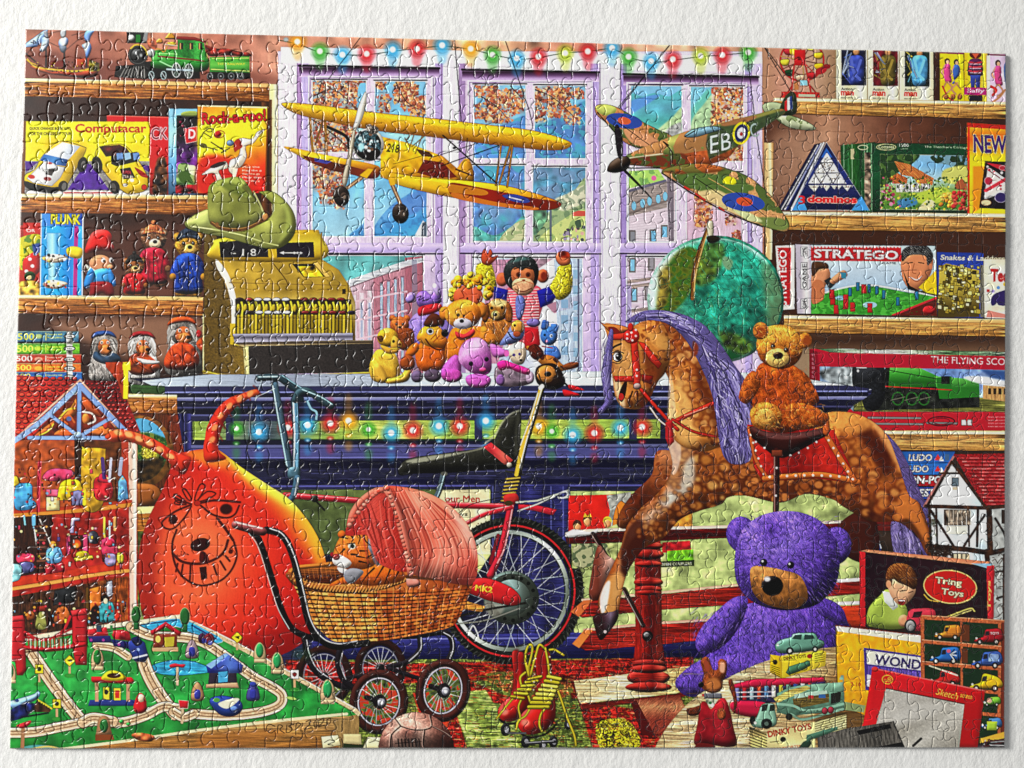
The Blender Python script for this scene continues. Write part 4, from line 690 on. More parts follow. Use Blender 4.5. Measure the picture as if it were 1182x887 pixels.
for q, w in (('512,157 576,214', 1.6), ('510,192 578,168', 1.2), ('500,182 552,166', .9), ('540,160 538,183', .8)): L(q, w, '17130f', s=0)
E(525, 171.5, 2, 1.4, '111')
sub('radial_engine'); E(426, 168, 18, 19, 'c9c4b8', v=.4); E(425, 168, 16, 17, '3d5a62', n2=('mid', .2, .4, '12181a', .95), n=('fine', .2)); B('411,176 420,184 432,186 440,178 436,172 422,172', '1c1614')
for i in range(26): a = rnd(0, 6.28); r = rnd(2, 14); E(425+r*math.cos(a), 164+r*.9*math.sin(a), rnd(.7, 2.4), None, random.choice(['a8c4c8', '0e1214', '6d8a90', 'd8d2c4', '7a5a44', '1a2022']))
E(418, 171, 3.5, 5, '9fd0d8', f=1); E(432, 151, 6, 5, '57504a', n=('fine', .3)); E(427, 148, 4, 4, '8a7f74', n=('fine', .25))
sub('propeller', 'pale two bladed propeller'); B('422,107 424,112 423,124 418,140 411,152 408,150 411,138 415,122', 'e2dccb', v=.4, o='6a6254', ow=.5); B('408,152 411,156 406,190 401,214 397,215 396,206 400,190 404,170', 'b4a994', v=.5, o='5a4f40', ow=.5)
for x, y, a, b in ((395, 227, 418, 206), (463, 247, 452, 210)):
    sub('wheel_leg'); L([b and a, b, x+2, y-6], (5, 4), '8a6a4a'); L([a, b, x+2, y-6], 1.2, 'c9a67c')
    sub('landing_wheel'); E(x, y, 9.6, 11.8, '2e241f', v=.8, vr=5, hl=.25, rot=-8); E(x+3, y+1, 4.2, 5.2, '4a3c34', v=.6); E(x+3.4, y+1, 1.8, 2.2, '7d6c5e')
P('416,203 426,195 432,196 424,207', 'e0b01c'); P('447,200 456,200 457,214 451,215', 'e0b01c')
back()

# ============================ the camouflaged fighter plane ============================
part('toy_fighter_plane', 'camouflaged toy fighter plane hanging in front of the right window')
for q in ('776,50 711,128', '775,50 712,130', '862,54 874,160 888,250', '883,56 915,110', '884,56 905,85'): L(q, .9, '24282c', s=0)
CAMO = ('mid', .15, .25, '5a7238', .95)
def camo(pts, base='c08552', **k):
    m = B(pts, base, v=.25, vr=5, n2=('big', -.05, .15, '586e36', .95), n=('fine', .04), **k)
    return m
sub('port_wing', 'far wing with a blue and orange roundel'); camo('687,125 692,121 706,122 720,128 740,140 760,150 776,158 770,172 740,172 720,164 704,146 690,134', o='2a2a18', ow=.6); B('688,124 700,121 712,126 706,134 694,132', 'c6cf6a', v=.3); B('720,150 736,152 760,162 750,170 730,166', 'd0946a', f=1)
E(721, 140, 21, 8.4, '3352a4', rot=10); E(721, 140, 7.6, 4.2, 'cf6238', rot=10); L('690,130 712,156', 1.2, '1c1a10'); L('706,136 750,168', .9, '2a2414')
sub('tail', 'tail plane and fin'); B('880,122 892,118 906,122 906,132 886,132', 'a8b48c', v=.3, o='3a4028', ow=.5); B('894,135 910,133 930,140 942,148 934,151 910,147', 'b8bf9c', v=.4, o='3a4028', ow=.5, n2=('mid', .3, .3, '6a7a48', .7)); B('899,132 903,118 910,108 917,107 920,116 919,131 908,134', '39442e', v=.3, n=('mid', .1)); P('906,118 909,114 909,128 906,129', 'c8242c'); P('909,114 912,112 912,127 909,128', 'e9e6e2'); P('912,112 915,111 915,126 912,127', '2d4a94')
sub('fuselage'); B('722,181 740,172 770,160 792,152 810,148 840,141 870,133 900,126 906,131 890,141 870,155 850,170 825,184 800,192 770,194 740,192 724,190', '7c7a3e', v=.5, vr=8, n2=('big', 0, .15, 'a87448', .9), g=(0, 150, 0, 195, 'a8a85a', '62703a', '3f4f2c')); B('790,178 830,172 850,168 838,184 800,194 764,196 770,186', 'a8552a', v=.3, n=('mid', .1)); B('820,150 860,141 900,129 904,132 872,154 850,170 828,180 818,182', '44593a', f=1.5, a=.9, n=('mid', .06)); B('835,142 872,134 866,140 838,146', 'a8744a', f=1); L('726,183 765,178', 1.6, 'd8d6b4', a=.8); B('728,184 760,180 790,178 788,192 740,192', '7a3a22', n2=('mid', .2, .3, '54602e', .9), f=.6)
for q in ('766,164 776,176 776,188', '766,164 772,168'): L(q, 1.4, '241a10')
T('E', 820, 178, 10, 20, 'bfd2cc', dx=1, dy=-.22, sh=.22, bold=.0); T('B', 833, 174.5, 11.5, 19, 'bfd2cc', dx=1, dy=-.22, sh=.2, bold=.0); T('C', 868, 160, 9, 16, '9fb0a8', dx=1, dy=-.3, sh=.1, bold=0)
sub('roundel'); E(856, 154, 10, 13.4, 'e9cf1f', rot=14); E(856, 154, 7.6, 10.4, '1f2c62', rot=14); E(856, 154, 4.8, 6.6, 'e3e6ea', rot=14); E(856, 155, 1.9, 2.4, 'b8342c')
sub('canopy'); B('790,158 797,151 806,148 820,146 830,147 832,150 820,154 802,159', '7fa6b8', v=.4, o='1c2018'); 
for q in ('803,158 806,148', '815,155 813,147', '824,152 822,146'): L(q, 1, '1c2018', s=0)
L('791,158 803,151', 1.4, '23281c')
sub('starboard_wing', 'near wing with a blue and orange roundel'); camo('764,198 790,190 820,190 850,198 870,208 890,226 904,246 911,258 908,267 896,266 870,258 840,244 810,228 784,212', 'd09a66', o='2a2612', ow=.7); B('764,198 788,191 816,190 838,196 820,200 795,202', 'b0622c', f=1, v=.3, n2=('big', .3, .3, '6a7438', .8)); B('784,206 800,200 840,204 870,216 860,222 824,224 800,218', '5f7a3c', f=.8); B('806,224 830,220 850,236 864,250 840,244', 'd8c08a', f=1, a=.9); B('872,252 900,252 910,260 904,266 884,262', '7a8a4a', f=1); B('835,208 840,204 848,206 849,213 836,212', 'f0d81c'); B('842,238 866,246 880,256 862,254', 'c6cc96', f=.6)
L('764,200 800,224 840,246 880,262', 1.6, '20180c'); L('800,204 836,228', 1, '2a2010'); L('818,206 850,224', 1, 'b89a5c')
for x, y in ((793, 217), (806, 225), (811, 229), (833, 241)): P([x-3, y-2.5, x+4, y+1.5, x+3, y+3.4, x-4, y-.6], 'c8342a')
E(858, 233.5, 25, 10.4, '3352a6', rot=8); E(859.5, 233, 9.6, 5, 'd05a30', rot=8); L('850,222 884,250', .8, '2a2414')
sub('spinner'); B('701,196 705,188 714,182 724,181 728,187 724,196 712,200 703,199', '3a2a1e', v=.9, vr=6, hl=.35, o='1a120c')
sub('propeller', 'dark propeller blades'); B('710,148 714,145 719,160 719,182 714,182 711,166', '251c24', v=.4, o='0c0a0c'); L('722,198 738,214 752,229', (3.4, 2.6, 1), '171316', s=0)
back()

# ============================ cash register and hat ============================
part('cash_register', 'old brass cash register standing on the counter')
P('237,290 256,296 272,330 284,420 284,436 237,431', '6a5218', g=(237, 0, 284, 0, '6a5422', '7d6426', '8c7226'), n=('fine', .05)); P('237,268 250,268 258,300 237,304', '705a24')
P('249,300 371,299 392,312 404,330 411,350 411,398 270,398 268,345', 'a08426', g=(0, 298, 0, 400, 'c4a23a', 'ac8c2c', 'd8c078', '957820', '6c5614'), n=('big', .05), v=.2, vr=5)
B('251,300 262,312 270,330 275,352 276,380 269,380 268,352 262,328 252,310', 'e9dcc8', n=('big', .05)); P('267,374 280,374 280,400 267,398', 'c9ac22', g=(267, 0, 280, 0, 'e2cb3c', 'a8861a'))
L('266,327 400,330', .8, '8a6a2a'); L('316,304 330,322 334,330', 1.2, '5a4010', a=.8)
P('338,305 366,305 376,320 352,321', '2f2210'); P('345,308 366,308 374,320 352,320', 'c8a41c', n=('mid', .25)); P('362,304 368,303 383,320 377,321', 'd8b45a', o='6a4c14', ow=.5); R(396, 334, 400, 340, '2a1a10')
sub('price_window', 'price display with small numerals'); B('248,282 252,277 300,268 360,266 370,270 372,300 250,300', 'b8981f', v=.4, vr=4, g=(0, 268, 0, 300, 'd8c23a', 'b8941c')); P('254.5,280 310,276 311,297.5 256,298', '1f1b22'); P('320,281 363,280 364,298 321,298', '211b28'); L('372,270 372,300', 2, '9a7c1a'); P('312,290 319,286 319,298 312,298', 'c8a820')
T('- 1 8', 270, 296, 27, 8, 'd9d6c0', bold=.0); L('326,292.5 350,292.5', .9, 'd9d6c8'); P('324,292.5 329,290.5 329,294.5', 'd9d6c8')
for i in range(3): R(340+i*3.6, 291.4, 342+i*3.6, 293.8, 'c8c4b8')
sub('key_bank', 'rows of keys and brass stems'); P('273,346 406,346 409,388 273,386', '2f2408')
for i in range(33):
    x = 275+i*4.05; c = random.choice(['b09a24', '9c861c', 'c4ae2e', '8c7616'])
    R(x, 364, x+2.7, 386, c, g=(x, 0, x+2.7, 0, 'd8c440', c, '4f400c')); 
    if i % 2: L([x+1, 349, x+2.5, 356, x+1.5, 364], 2.2, 'd2bc34')
    else: E(x+1.5, 356, 2, 4.5, 'bfa628', v=.5)
for i, (y, x0) in enumerate(((346.5, 278), (361.5, 290))):
    for j in range(12):
        x = x0+j*10.6
        if 335 < x < 345 - 0: continue
        c = ('26161a' if j == 0 else '8a2a20' if j == 1 and i == 0 else 'cfd0d4' if x < 336 else '6d1c18')
        if x > 400: c = '221a2a'
        E(x, y, 5, 2.5, c, v=.9, hl=.5, o='1c1410', ow=.4)
sub('drawer'); P('270,386 408,385 408,393 272,396', '8f8ba0', g=(0, 385, 0, 396, 'b6b4c6', '5c5868', 'a8a4b4')); P('270,396 432,393 432,399 284,402', '4a3c34', g=(0, 393, 0, 402, 'd8c9a0', '3a2c22', 'c0ac7c')); P('283,400 432,397 431,430 285,433', '36302e', n=('fine', .05)); P('282,400 288,400 289,434 284,434', 'd8cb8c'); L('237,430 285,437 350,436 431,432', 4, '9a841e'); L('237,429 285,436 431,430', 1, 'd8c64a')
back()
part('cowboy_hat', 'olive green cowboy hat with a brown band lying on the register')
B('215,259 224,250 236,244 243,243 256,253 290,262 312,252 316,238 305,226 300,222 316,222 330,232 340,246 343,262 338,276 326,286 312,288 290,283 262,275 236,270 220,265', '8f9448', v=.45, vr=9, g=(240, 240, 330, 285, 'aaae62', '80843a', '989c50', '7a7e38'), o='3f4a18', ow=.6, n=('big', .04))
B('215,259 224,251 242,243 244,258 232,263', 'c2cb74', v=.3, f=.8); L('222,262 250,266 280,272 305,280 322,284', 1.6, 'd8dc9a', a=.85); B('318,226 332,238 338,258 332,272 322,280 330,262 330,244', 'b2bd60', f=2, a=.7); B('246,262 262,268 290,274 312,276 330,264 326,280 312,286 286,281 256,272', '989c52', f=2, a=.5)
sub('crown'); B('243,256 241,235 242,218 248,211 260,207 276,205 284,210 292,222 299,236 306,246 308,250 298,260 280,267 262,266 250,262', '7e823a', v=.5, vr=10, g=(240, 220, 306, 255, '94984a', '787c36', '8c9044', 'bcc074'), n=('big', .05)); B('248,216 256,209 272,206 284,211 280,218 292,228 284,228 270,220 258,216', 'a9b558', f=1.5); B('256,214 270,212 282,220 288,228 270,224', '66722a', f=2, a=.8); L('294,222 302,238 306,248', 2, 'd0d48e', a=.8)
sub('hat_band'); L('246,258 256,264 270,266 284,265 296,260 304,253 308,250', 4, '6d4720'); L('246,257 256,262.5 270,264.5 284,263.5 296,258.5 304,252', .8, 'b88a48'); B('304,250 309,247 311,252 307,256', 'b8824a', v=.5); E(252, 260, 2, 2.6, '8a6030')
back()
# ============================ counter with lights ============================
part('shop_counter', 'dark blue moulded shop counter across the middle of the picture')
CTR = P('150,437 900,430 934,438 1006,449 1005,455 985,468 975,478 975,770 330,770 205,610 205,475 181,446', '272744', g=(0, 437, 0, 770, '2f2f4e', '22223c', '1c1c34', '2c2c4e'), n=(('h', .16), ('big', .05)))
P('165,440 240,433 420,432 760,428 900,431 934,438 1006,449.5 1000,451 182,448', 'b9c6d2', g=(160, 0, 1005, 0, '8f97a8', 'c3ccd4', 'd3dde0', 'c9d6da', 'd8e0e4'), n=('h', .03))
def band(y, w, c, a=1., x0=184, x1=1000): L([x0, y, x1, y-2], w, c, a=a, s=0, clip=CTR)
for y, w, c, a in ((450, 7, '34345a', 1), (453.5, 1.6, '8a8fc8', .9), (457, 4, '191930', 1), (461.5, 3, '7678a4', .95), (460, 1, 'c4c8e8', .6), (467, 6, '1e1e38', 1), (471, 1.4, '50507a', .8), (476, 6, '141428', 1)): band(y, w, c, a)
for y, w, c, a in ((480, 2, '5c5e8c', .9), (484, 5, '30304e', 1), (511, 6, '1d1d34', 1), (516, 3, '6a6c98', .9), (523, 9, '525288', .95), (529, 2, '7c7cc0', .8), (537, 9, '15152f', 1), (548, 6, '292944', .9), (557, 5, '16163a', 1), (562, 2, '5c5ca0', .9)): band(y, w, c, a, 206, 780)
for i in range(110): x = rnd(206, 960); y = rnd(445, 562); L([x, y, x+rnd(20, 70), y-.2], rnd(.3, .9), random.choice(['7a7cc0', '12122c', '34346c', '9a9cd6']), a=.4)
P('206,478 222,478 222,600 206,600', '2a2a5c', g=(206, 0, 222, 0, '1a1a3a', '45458a', '20204a')); L('214.5,478 214.5,560', 1, '6c6cb0', a=.6)
sub('light_panel', 'pale green strip behind the fairy lights'); P('224,487 740,484 762,484 762,506 224,508', '9fb850', g=(224, 0, 762, 0, '4a5668', '8fae4c', 'c2c964', '8fb04c', 'b6c45a', '9cb850', 'a8bc54'), n=(('h', .08), ('big', .05)))
for x in (262, 548, 726): R(x, 483, x+9, 509, '34345a', g=(x, 0, x+9, 0, '1d1d42', '5a5aa0', '292944'))
back()
for i in range(14): L([rnd(240, 740), 508+rnd(-1, 1), rnd(240, 740), 508], 1.4, '1c3a2a', a=.4)
for x, y, c in ((274, 495, 'g'), (300, 499, 'b'), (333, 494, 'r'), (356, 491, 'b'), (382, 489, 'r'), (403, 486, 'y'), (426, 496, 'g'), (452, 500, 'b'), (477, 497, 'r'), (507, 492, 'b'), (531, 492, 'r'), (561, 486, 'b'), (622, 492, 'y'), (637, 498, 'g'), (661, 502, 'b'), (686, 500, 'r'), (716, 494, 'b'), (741, 493, 'r')):
    sub('fairy_light'); GLOW(x, y, 12 if c != 'g' else 9.5, cols[c], core='fff8ea', star=3 if c in 'br' else 2)
    back(); E(x, y+17, 4.2, 2.2, cols[c], f=2, a=.75); E(x, y+18, 1.8, 1, 'fff', f=.6, a=.6); B([x-4, y+24, x+4, y+24, x+3, y+34, x-3, y+34], cols[c], f=3, a=.35); B([x-3, y-30, x+3, y-30, x+4, y-12, x-4, y-12], cols[c], f=3, a=.3)
# panels of the counter front
for q, c in (('325,566 408,565 408,640 325,640', '59663a'), ('408,566 512,565 520,720 408,720', '5f6c3c'), ('512,566 566,565 566,640 512,720', 'b3bd74'), ('655,567 835,567 1000,566 1000,770 664,770', 'b2c07a')):
    sub('counter_panel'); P(q, c, n=(('big', .1), ('mid', .05))); back()
P('566,560 658,560 662,770 566,770', '2f2f50', n=('h', .13), g=(566, 0, 660, 0, '1d1d44', '3b3b7a', '24244e', '34346e', '1b1b40')); 
for x in (569, 588, 636, 650): L([x, 562, x, 640], 1.6, '6468a8', a=.7)
for y in range(570, 740, 6): L([576, y, 640, y+.6], .8, '16163a', a=.6)
P('360,735 1000,725 1000,770 360,772', '3a3a70', g=(0, 730, 0, 770, '3c3c86', '2a2a66', '14143a'), n=('h', .1))
L('420,738 830,735', 1.8, '8a8cc8', a=.7)
part('shop_poster', 'cream poster with red lettering behind the bicycle'); P('508,566 565,565 566,640 500,640', 'd9cfa4', n=('big', .05)); T('our Men', 514, 580, 40, 8, 'b8281c', bold=.02); T('toys', 522, 597, 18, 5, '2a2218')
for i in range(12): E(rnd(545, 564), rnd(592, 625), rnd(.5, 1.1), None, '8a6a4a')
part('shop_poster', 'red poster with a cardboard castle and little crowned heads'); P('656,572 742,570 740,618 656,618', 'd8261c', n=('big', .05)); P('700,572 728,568 726,612 706,614 702,598 704,590', 'a3a39a', n=('mid', .12)); B('708,612 709,590 717,578 726,590 725,612', 'e8862c', o='4a3a22'); L('712,600 724,600', 1, '5a3a1c')
for x, y, c in ((666, 608, '5a2a1a'), (678, 602, '6a3a1a'), (701, 604, 'f0c83a')): E(x, y, 4.4, 6, 'f3a06a', v=.4); B([x-5, y-1, x-4, y-6, x, y-8, x+4, y-6, x+5, y-1, x, y-4], c)
P('673,597 675,592 678,596 681,592 683,597', 'e8b030')

# ============================ heap of soft toys ============================
part('toy_monkey', 'toy monkey with black hair, arms up, in a striped shirt behind the heap of soft toys')
B('588,332 620,330 628,346 622,372 620,400 588,400 584,350', 'dc5868', v=.3)
for i in range(17): L([585, 336+i*3.2, 622, 334+i*3.3], 1, 'f3c4c4', a=.9)
sub('sleeve'); B('550,308 558,303 568,306 574,330 572,336 560,326 551,322', 'd6c52a', v=.6, n=('fine', .16)); B('645,308 658,305 661,315 660,336 650,346 640,344 635,332 642,318', 'd6c52a', v=.6, n=('fine', .16)); sub('sleeve', 'dark blue upper sleeve'); P('571,331 587,335 585,349 570,346', '22249a', v=.4); P('620,336 634,331 642,343 638,350 624,356', '22249a', v=.4)
sub('hand'); B('557,304 556,295 559,288 562,289 563,294 566,288 569,292 568,298 574,295 575,297 569,304 564,307', 'c4512c', v=.5, o='6a1f10', ow=.5); B('642,300 644,292 652,290 658,293 658,305 648,307', 'd8764a', v=.5, o='6a1f10', ow=.5); B('645,293 650,290 657,293 656,298 646,297', 'a83418', n=('mid', .2))
sub('head'); E(580, 323, 7, 8, 'c8623c', v=.7); E(627, 319, 7, 8, 'd0663c', v=.7); E(628, 319, 3.4, 5, '8a2c18', f=1); B('582,312 588,301 602,296 616,299 622,310 621,324 616,333 604,336 592,335 584,326', '262a2a', v=.7, hl=.15, n=('fine', .08)); B('591,313 596,309 603,312 610,309 616,313 617,322 613,327 595,327 591,321', 'b86a40', v=.5, vr=4); B('592,327 598,322 610,322 616,327 616,335 609,341 600,341 593,335', 'dca078', v=.6, vr=4, n=('fine', .04)); L('594,311 599,309.5 603,312 607,309.5 614,311', 1.6, '2a1410', a=.8); L('595,334 604,337 614,333', 1.2, '6a1f14')
for x in (599, 610): E(x, 317.5, 3, 3, '6a2c14'); E(x, 318, 1.3, 1.5, '100806')
E(605, 324, 2, 1.3, '9a4a2a'); L('594,328 603,325', .8, 'b86038'); L('607,325 616,328', .8, 'b86038'); B('589,303 602,297 612,299 600,302', '56807c', f=1.5, a=.8)
part('toy_lion', 'curly yellow maned doll with a red face behind the orange bear')
for i in range(46): a = rnd(2.7, 6.8); r = rnd(17, 24); E(544+r*math.cos(a), 338+r*.85*math.sin(a), rnd(3, 5.2), None, random.choice(['e8b41c', 'f2cc3a', 'd8941c', 'f6dc58']), v=.9)
sub('face'); E(541, 343, 17, 14, 'd8623a', v=.5); L('533,336 536,343 531,345', 1, '8a2a14'); E(540, 345, 1.2, 1.6, '2a0f0a'); E(552, 346, 1, 1.2, '5a1a10'); back()
for i in range(16): E(rnd(527, 566), rnd(324, 333), rnd(2.5, 4.5), None, random.choice(['e8a41c', 'f0c43a', 'c8841c']), v=.9)
part('toy_dog', 'purple toy dog with a red neckerchief tilting its head up')
B('464,404 468,386 474,370 486,360 508,362 524,380 520,402', '8d76bc', v=.6, n=('fur', .06)); B('481,345 484,338 492,336 498,340 506,330 510,340 508,352 496,356 484,354', '8a64b8', v=.7, n=('fur', .06)); B('469,344 474,338 480,340 478,348 471,350', 'a48ad0', v=.7); B('500,334 504,328 508,334 506,342', 'c0a8d8', v=.5); E(502, 330, 2.4, 3, 'f0e0ea')
L('482,344 487,342 484,347 490,344', 1, '2a1838'); L('488,348 494,346', 1, '2a1838'); sub('neckerchief'); B('484,356 496,352 508,351 511,356 504,361 494,364 484,365', 'c8262c', v=.6); back()
part('toy_puppy', 'golden brown toy spaniel puppy with long ears')
B('556,372 566,368 586,370 600,384 592,396 562,396', 'a8682c', v=.7, n=('fur', .12)); E(575, 358, 13, 13, 'a8702c', v=.7, n=('fur', .1)); B('566,348 576,346 586,348 582,354 570,354', 'e8c888', f=2); B('563,350 566,362 562,372 557,370 558,358', '7a4418', v=.6, n=('fur', .12)); B('586,348 592,358 591,372 584,370 585,358', '8a5020', v=.6, n=('fur', .12)); E(572.5, 364, 5, 5, 'd8b068', v=.5); E(572, 363.5, 2.6, 2.2, '120c08'); E(568, 356, 1.8, 2, '180c06'); E(580, 355.5, 1.8, 2, '180c06')
for i in range(60): x, y = rnd(558, 594), rnd(372, 392); L([x, y, x+2, y+4], .8, random.choice(['d8a058', '6a3a14', '8a5424']), a=.7)
part('toy_bear', 'small brown teddy bear half hidden behind the yellow kangaroo')
plush(462, 376, 11, 'b8622a', 'c9783c', ear=.36, body=0, arms=0, legs=0); B('454,384 476,380 478,400 464,404', '8a451c', v=.5, n=('fur', .1))
part('toy_kangaroo', 'yellow toy kangaroo sitting at the left of the heap')
B('434,406 444,404 456,408 462,424 460,440 440,442 430,438 427,424', 'cf9a2c', v=.7, vr=6, n=('fur', .05), g=(428, 404, 462, 440, 'e4ba40', 'c48c24')); E(448, 442-52, 12, 11, 'd4a42c', v=.7, n=('fur', .05)); B('455,388 464,396 462,403 452,402', 'd4a23c', v=.5); B('440,399 452,402 462,402 458,408 446,408', 'd09a34', v=.5); B('436,389 442,388 443,394 439,395', '6a4014', v=.4); E(447, 382, 3.6, 3, 'e8d264'); E(455, 394.5, 1.6, 1.8, '1a120a'); E(462, 398, 1.8, 1.6, '5a1a14'); E(461.5, 401.5, 1.5, 1.2, '180c08')
B('432,424 438,420 446,430 448,441 436,441', 'd8aa3e', v=.7); B('448,438 462,434 470,426 475,430 471,440 458,443 447,443', 'd6a83c', v=.7); B('440,422 452,428 456,436 446,434', 'b8862a', f=2, a=.5)
part('toy_dog', 'orange toy dog with a long snout, brown ears and purple feet')
B('484,398 500,388 514,396 514,422 508,428 486,428 480,412', 'd8681a', v=.7, vr=6, n=('fur', .05)); B('474,400 482,396 484,404 476,412 468,410', 'd8701c', v=.6); B('463,416 470,410 478,414 479,424 470,428 463,424', '9a4c1c', v=.7); B('482,392 486,381 496,375 508,378 514,388 518,394 516,402 506,402 494,400', 'e8942a', v=.6, vr=6, n=('fur', .04), g=(484, 378, 514, 402, 'e8a02c', 'd86a18')); L('492,392 498,400 506,404 516,404', 1.8, '5a2410'); L('498,392 504,386', 1.2, 'a84c18'); L('501,395 508,388', 1.2, 'a84c18'); E(514, 385, 4.2, 4.6, '17120f', hl=.5, v=.6)
sub('ear'); B('490,376 494,366 502,362 509,366 510,374 502,378', '5c2c18', v=.6); B('504,368 510,364 514,372 510,378', '4a2212', v=.6); back(); E(497, 383, 4.4, 4, 'f0e8d8', o='3a2a1a'); E(497.4, 383, 2.4, 2.4, '222')
sub('foot'); E(482, 435, 7, 7, '6d5a78', v=.8); sub('foot'); E(500, 434, 10, 7.6, '5a4a5c', v=.8); back()
part('toy_bear', 'orange teddy bear with a grey muzzle and red bow at the middle of the heap')
B('520,384 530,378 560,378 574,392 568,402 545,402 540,416 522,420 514,410', 'd87a1e', v=.6, n=('fur', .06)); B('556,378 566,380 574,392 570,398 556,396', 'e08a2c', v=.6); E(514, 362, 6.6, 8, 'd8842c', v=.7); E(556, 358, 6.4, 9, 'd8842c', v=.7); E(535, 363, 21, 17, 'd87a1e', v=.65, n=('fur', .06), g=(520, 348, 552, 380, 'eca63a', 'd87a1c', 'b85c14')); E(534.5, 374, 10.4, 6.4, 'b6b0bc', v=.5); E(533.5, 371, 2.6, 2.2, '141010'); E(529.5, 364, 2, 2, '181010'); E(536, 365, 1.5, 1.6, '181010'); E(531, 362, 3, 3.4, 'f0c878', f=1, a=.3)
sub('bow'); B('526,383 536,386 546,380 549,384 544,390 534,393 528,390', 'd8363a', v=.7); back()
part('toy_dog', 'lilac pink floppy eared toy dog lying at the front of the heap')
B('510,428 516,418 526,410 532,416 532,432 524,440 512,438', 'c058b4', v=.7, n=('fur', .06)); E(522, 434, 12, 8, 'b8489e', v=.7, n=('fur', .06)); B('566,398 576,400 588,408 582,412 570,412', 'd070c4', v=.6); B('530,416 531,404 538,394 550,390 560,394 566,404 568,420 566,430 556,434 544,430 536,424', 'c462ba', v=.6, vr=9, n=('fur', .05), g=(535, 392, 560, 432, 'dca0d4', 'c060b8', 'a8489c')); B('538,436 546,432 560,433 567,438 564,446 552,448 541,445', 'c85cb8', v=.7); B('548,391 556,391 552,404 545,404', 'e8c4e2', f=2, a=.6); E(544, 420, 2.6, 2.8, '1c1424', hl=.4); E(562, 415, 2.6, 2.8, '1c1424', hl=.4); E(557.5, 427, 4, 2.6, 'e0508a', v=.6); L('548,432 556,434 564,430', .9, '8a2a7a')
part('toy_bear', 'small pink and grey teddy bear in a magenta scarf')
B('572,426 584,422 606,424 616,440 600,446 574,444', '8a7684', v=.5, n=('mid', .12)); E(578, 439, 5, 6.5, '8a5c9c', v=.7); E(612, 436, 5, 7, 'b49ab0', v=.7); B('588,404 594,396 604,396 608,408 604,420 594,420 588,412', 'd8c2a8', v=.6); B('580,402 590,398 604,396 604,402 592,404', 'e0dad4'); E(593.5, 410, 1.8, 1.8, '5a3a8c'); E(600, 409, 1.6, 1.6, '5a3a8c'); E(601.5, 416, 1.8, 1.5, '1a1212'); B('574,420 582,416 594,420 606,424 612,428 610,433 598,430 588,426 578,428', 'd42a8c', v=.6); E(585, 408, 3, 4, 'e06ab8'); E(608, 428, 4, 3, 'e0408c', v=.6)
part('toy_bear', 'blue toy bear with a tan smiling face at the right of the heap')
B('577,398 586,384 592,374 602,370 606,378 604,390 596,396 586,398', '7480bc', v=.6, n=('fur', .06)); E(598, 378, 8, 8, 'd8923c', v=.6, n=('mid', .08)); B('596,344 603,342 607,350 604,364 600,370 596,364', '6a74b4', v=.6, n=('fur', .08)); L('587,384 592,391 600,392', 1.6, '1c1838'); E(594.5, 376, 1.5, 1.6, '1a0c08'); E(597, 386, 4.4, 3.4, 'a8522a', v=.4)
part('toy_tunic', 'red toy tunic between the blue toys'); P('606,378 622,380 624,398 618,404 606,402', 'c4202c', v=.4); E(616, 373, 8, 5, '7a6aa8', v=.7, n=('mid', .1)); 
part('toy_rabbit', 'blue toy rabbit at the right end of the heap')
B('630,402 642,400 648,412 642,416 630,412', '4a7ac4', v=.6); E(634, 388, 10, 11, '4478c0', v=.65, n=('fur', .05)); B('625,380 627,370 634,372 632,380', '3f6ab0', v=.5); B('636,376 638,374 645,376 643,384 638,384', '4a80c8', v=.5); E(629, 387, 1.4, 1.5, '111'); E(636.5, 388, 1.8, 2, 'dfe6f0'); E(637, 388.2, 1, 1.2, '111'); E(631, 394, 1.6, 1.3, 'e07a9a'); L('626,400 638,402', 1.4, 'a82c34')
part('toy_mole', 'black and brown toy with a round smiling tan face and red shoes lying at the counter edge')
B('608,402 614,400 624,408 640,412 652,422 666,418 667,424 652,428 640,430 624,420', 'b8742c', v=.5, n2=('mid', .1, .3, '4a1e10', .95)); B('612,400 620,398 628,408 620,416 612,410', '5a2214', v=.5, n=('furd', .2)); B('620,424 640,420 652,436 650,446 636,450 620,442', '2a1d18', v=.6); B('650,422 660,418 668,420 660,426 652,426', '8a4a22', v=.6); E(631, 432, 11.6, 10.4, 'c9853c', v=.55, o='2a140a'); L('622,432 626,441 636,442 641,434', 1.6, '2a140a'); E(632.5, 432, 4.2, 3.2, '130d0b', hl=.6, v=.5); L('645,436 658,448', 2.2, '20161a')
sub('shoe'); B('657,444 668,447 675,451 664,451 657,449', 'cc1e28', v=.6); sub('shoe'); B('650,450 660,452 669,456 656,458 651,456', 'cc1e28', v=.6); back()

# ============================ globe ============================
part('globe', 'large green and teal terrestrial globe on the counter behind the horse')
E(826, 346, 79, 74, '2b8a72', v=.4, vr=30, rg=(850, 330, 92, '2aa088', '2a9a80', '288870', '4a957c', 'a4ccbc'), n=(('big', .1), ('mid', .1), ('furd', .05)))
gm = raster([ell(826, 346, 76, 71)])
B('760,330 770,302 790,286 806,290 812,310 800,332 786,352 770,362 756,350', '6a7a24', clip=gm, f=2, n2=('mid', 0, .5, '3a6a22', .8), n=('mid', .12)); B('758,318 768,304 774,320 768,350 758,360', '8a7a34', clip=gm, f=3, n=('mid', .2)); B('806,292 820,280 836,284 832,310 816,318', '4f7a3a', clip=gm, f=3, n=('mid', .15)); B('800,300 812,296 828,318 812,330 800,324', '6a7a2a', clip=gm, f=3, a=.8, n=('mid', .2)); B('830,384 850,386 868,398 862,410 840,404', '4f6a2a', clip=gm, f=3, n=('mid', .2)); B('836,296 846,302 842,312 834,306', '7aa07a', clip=gm, f=1.5)
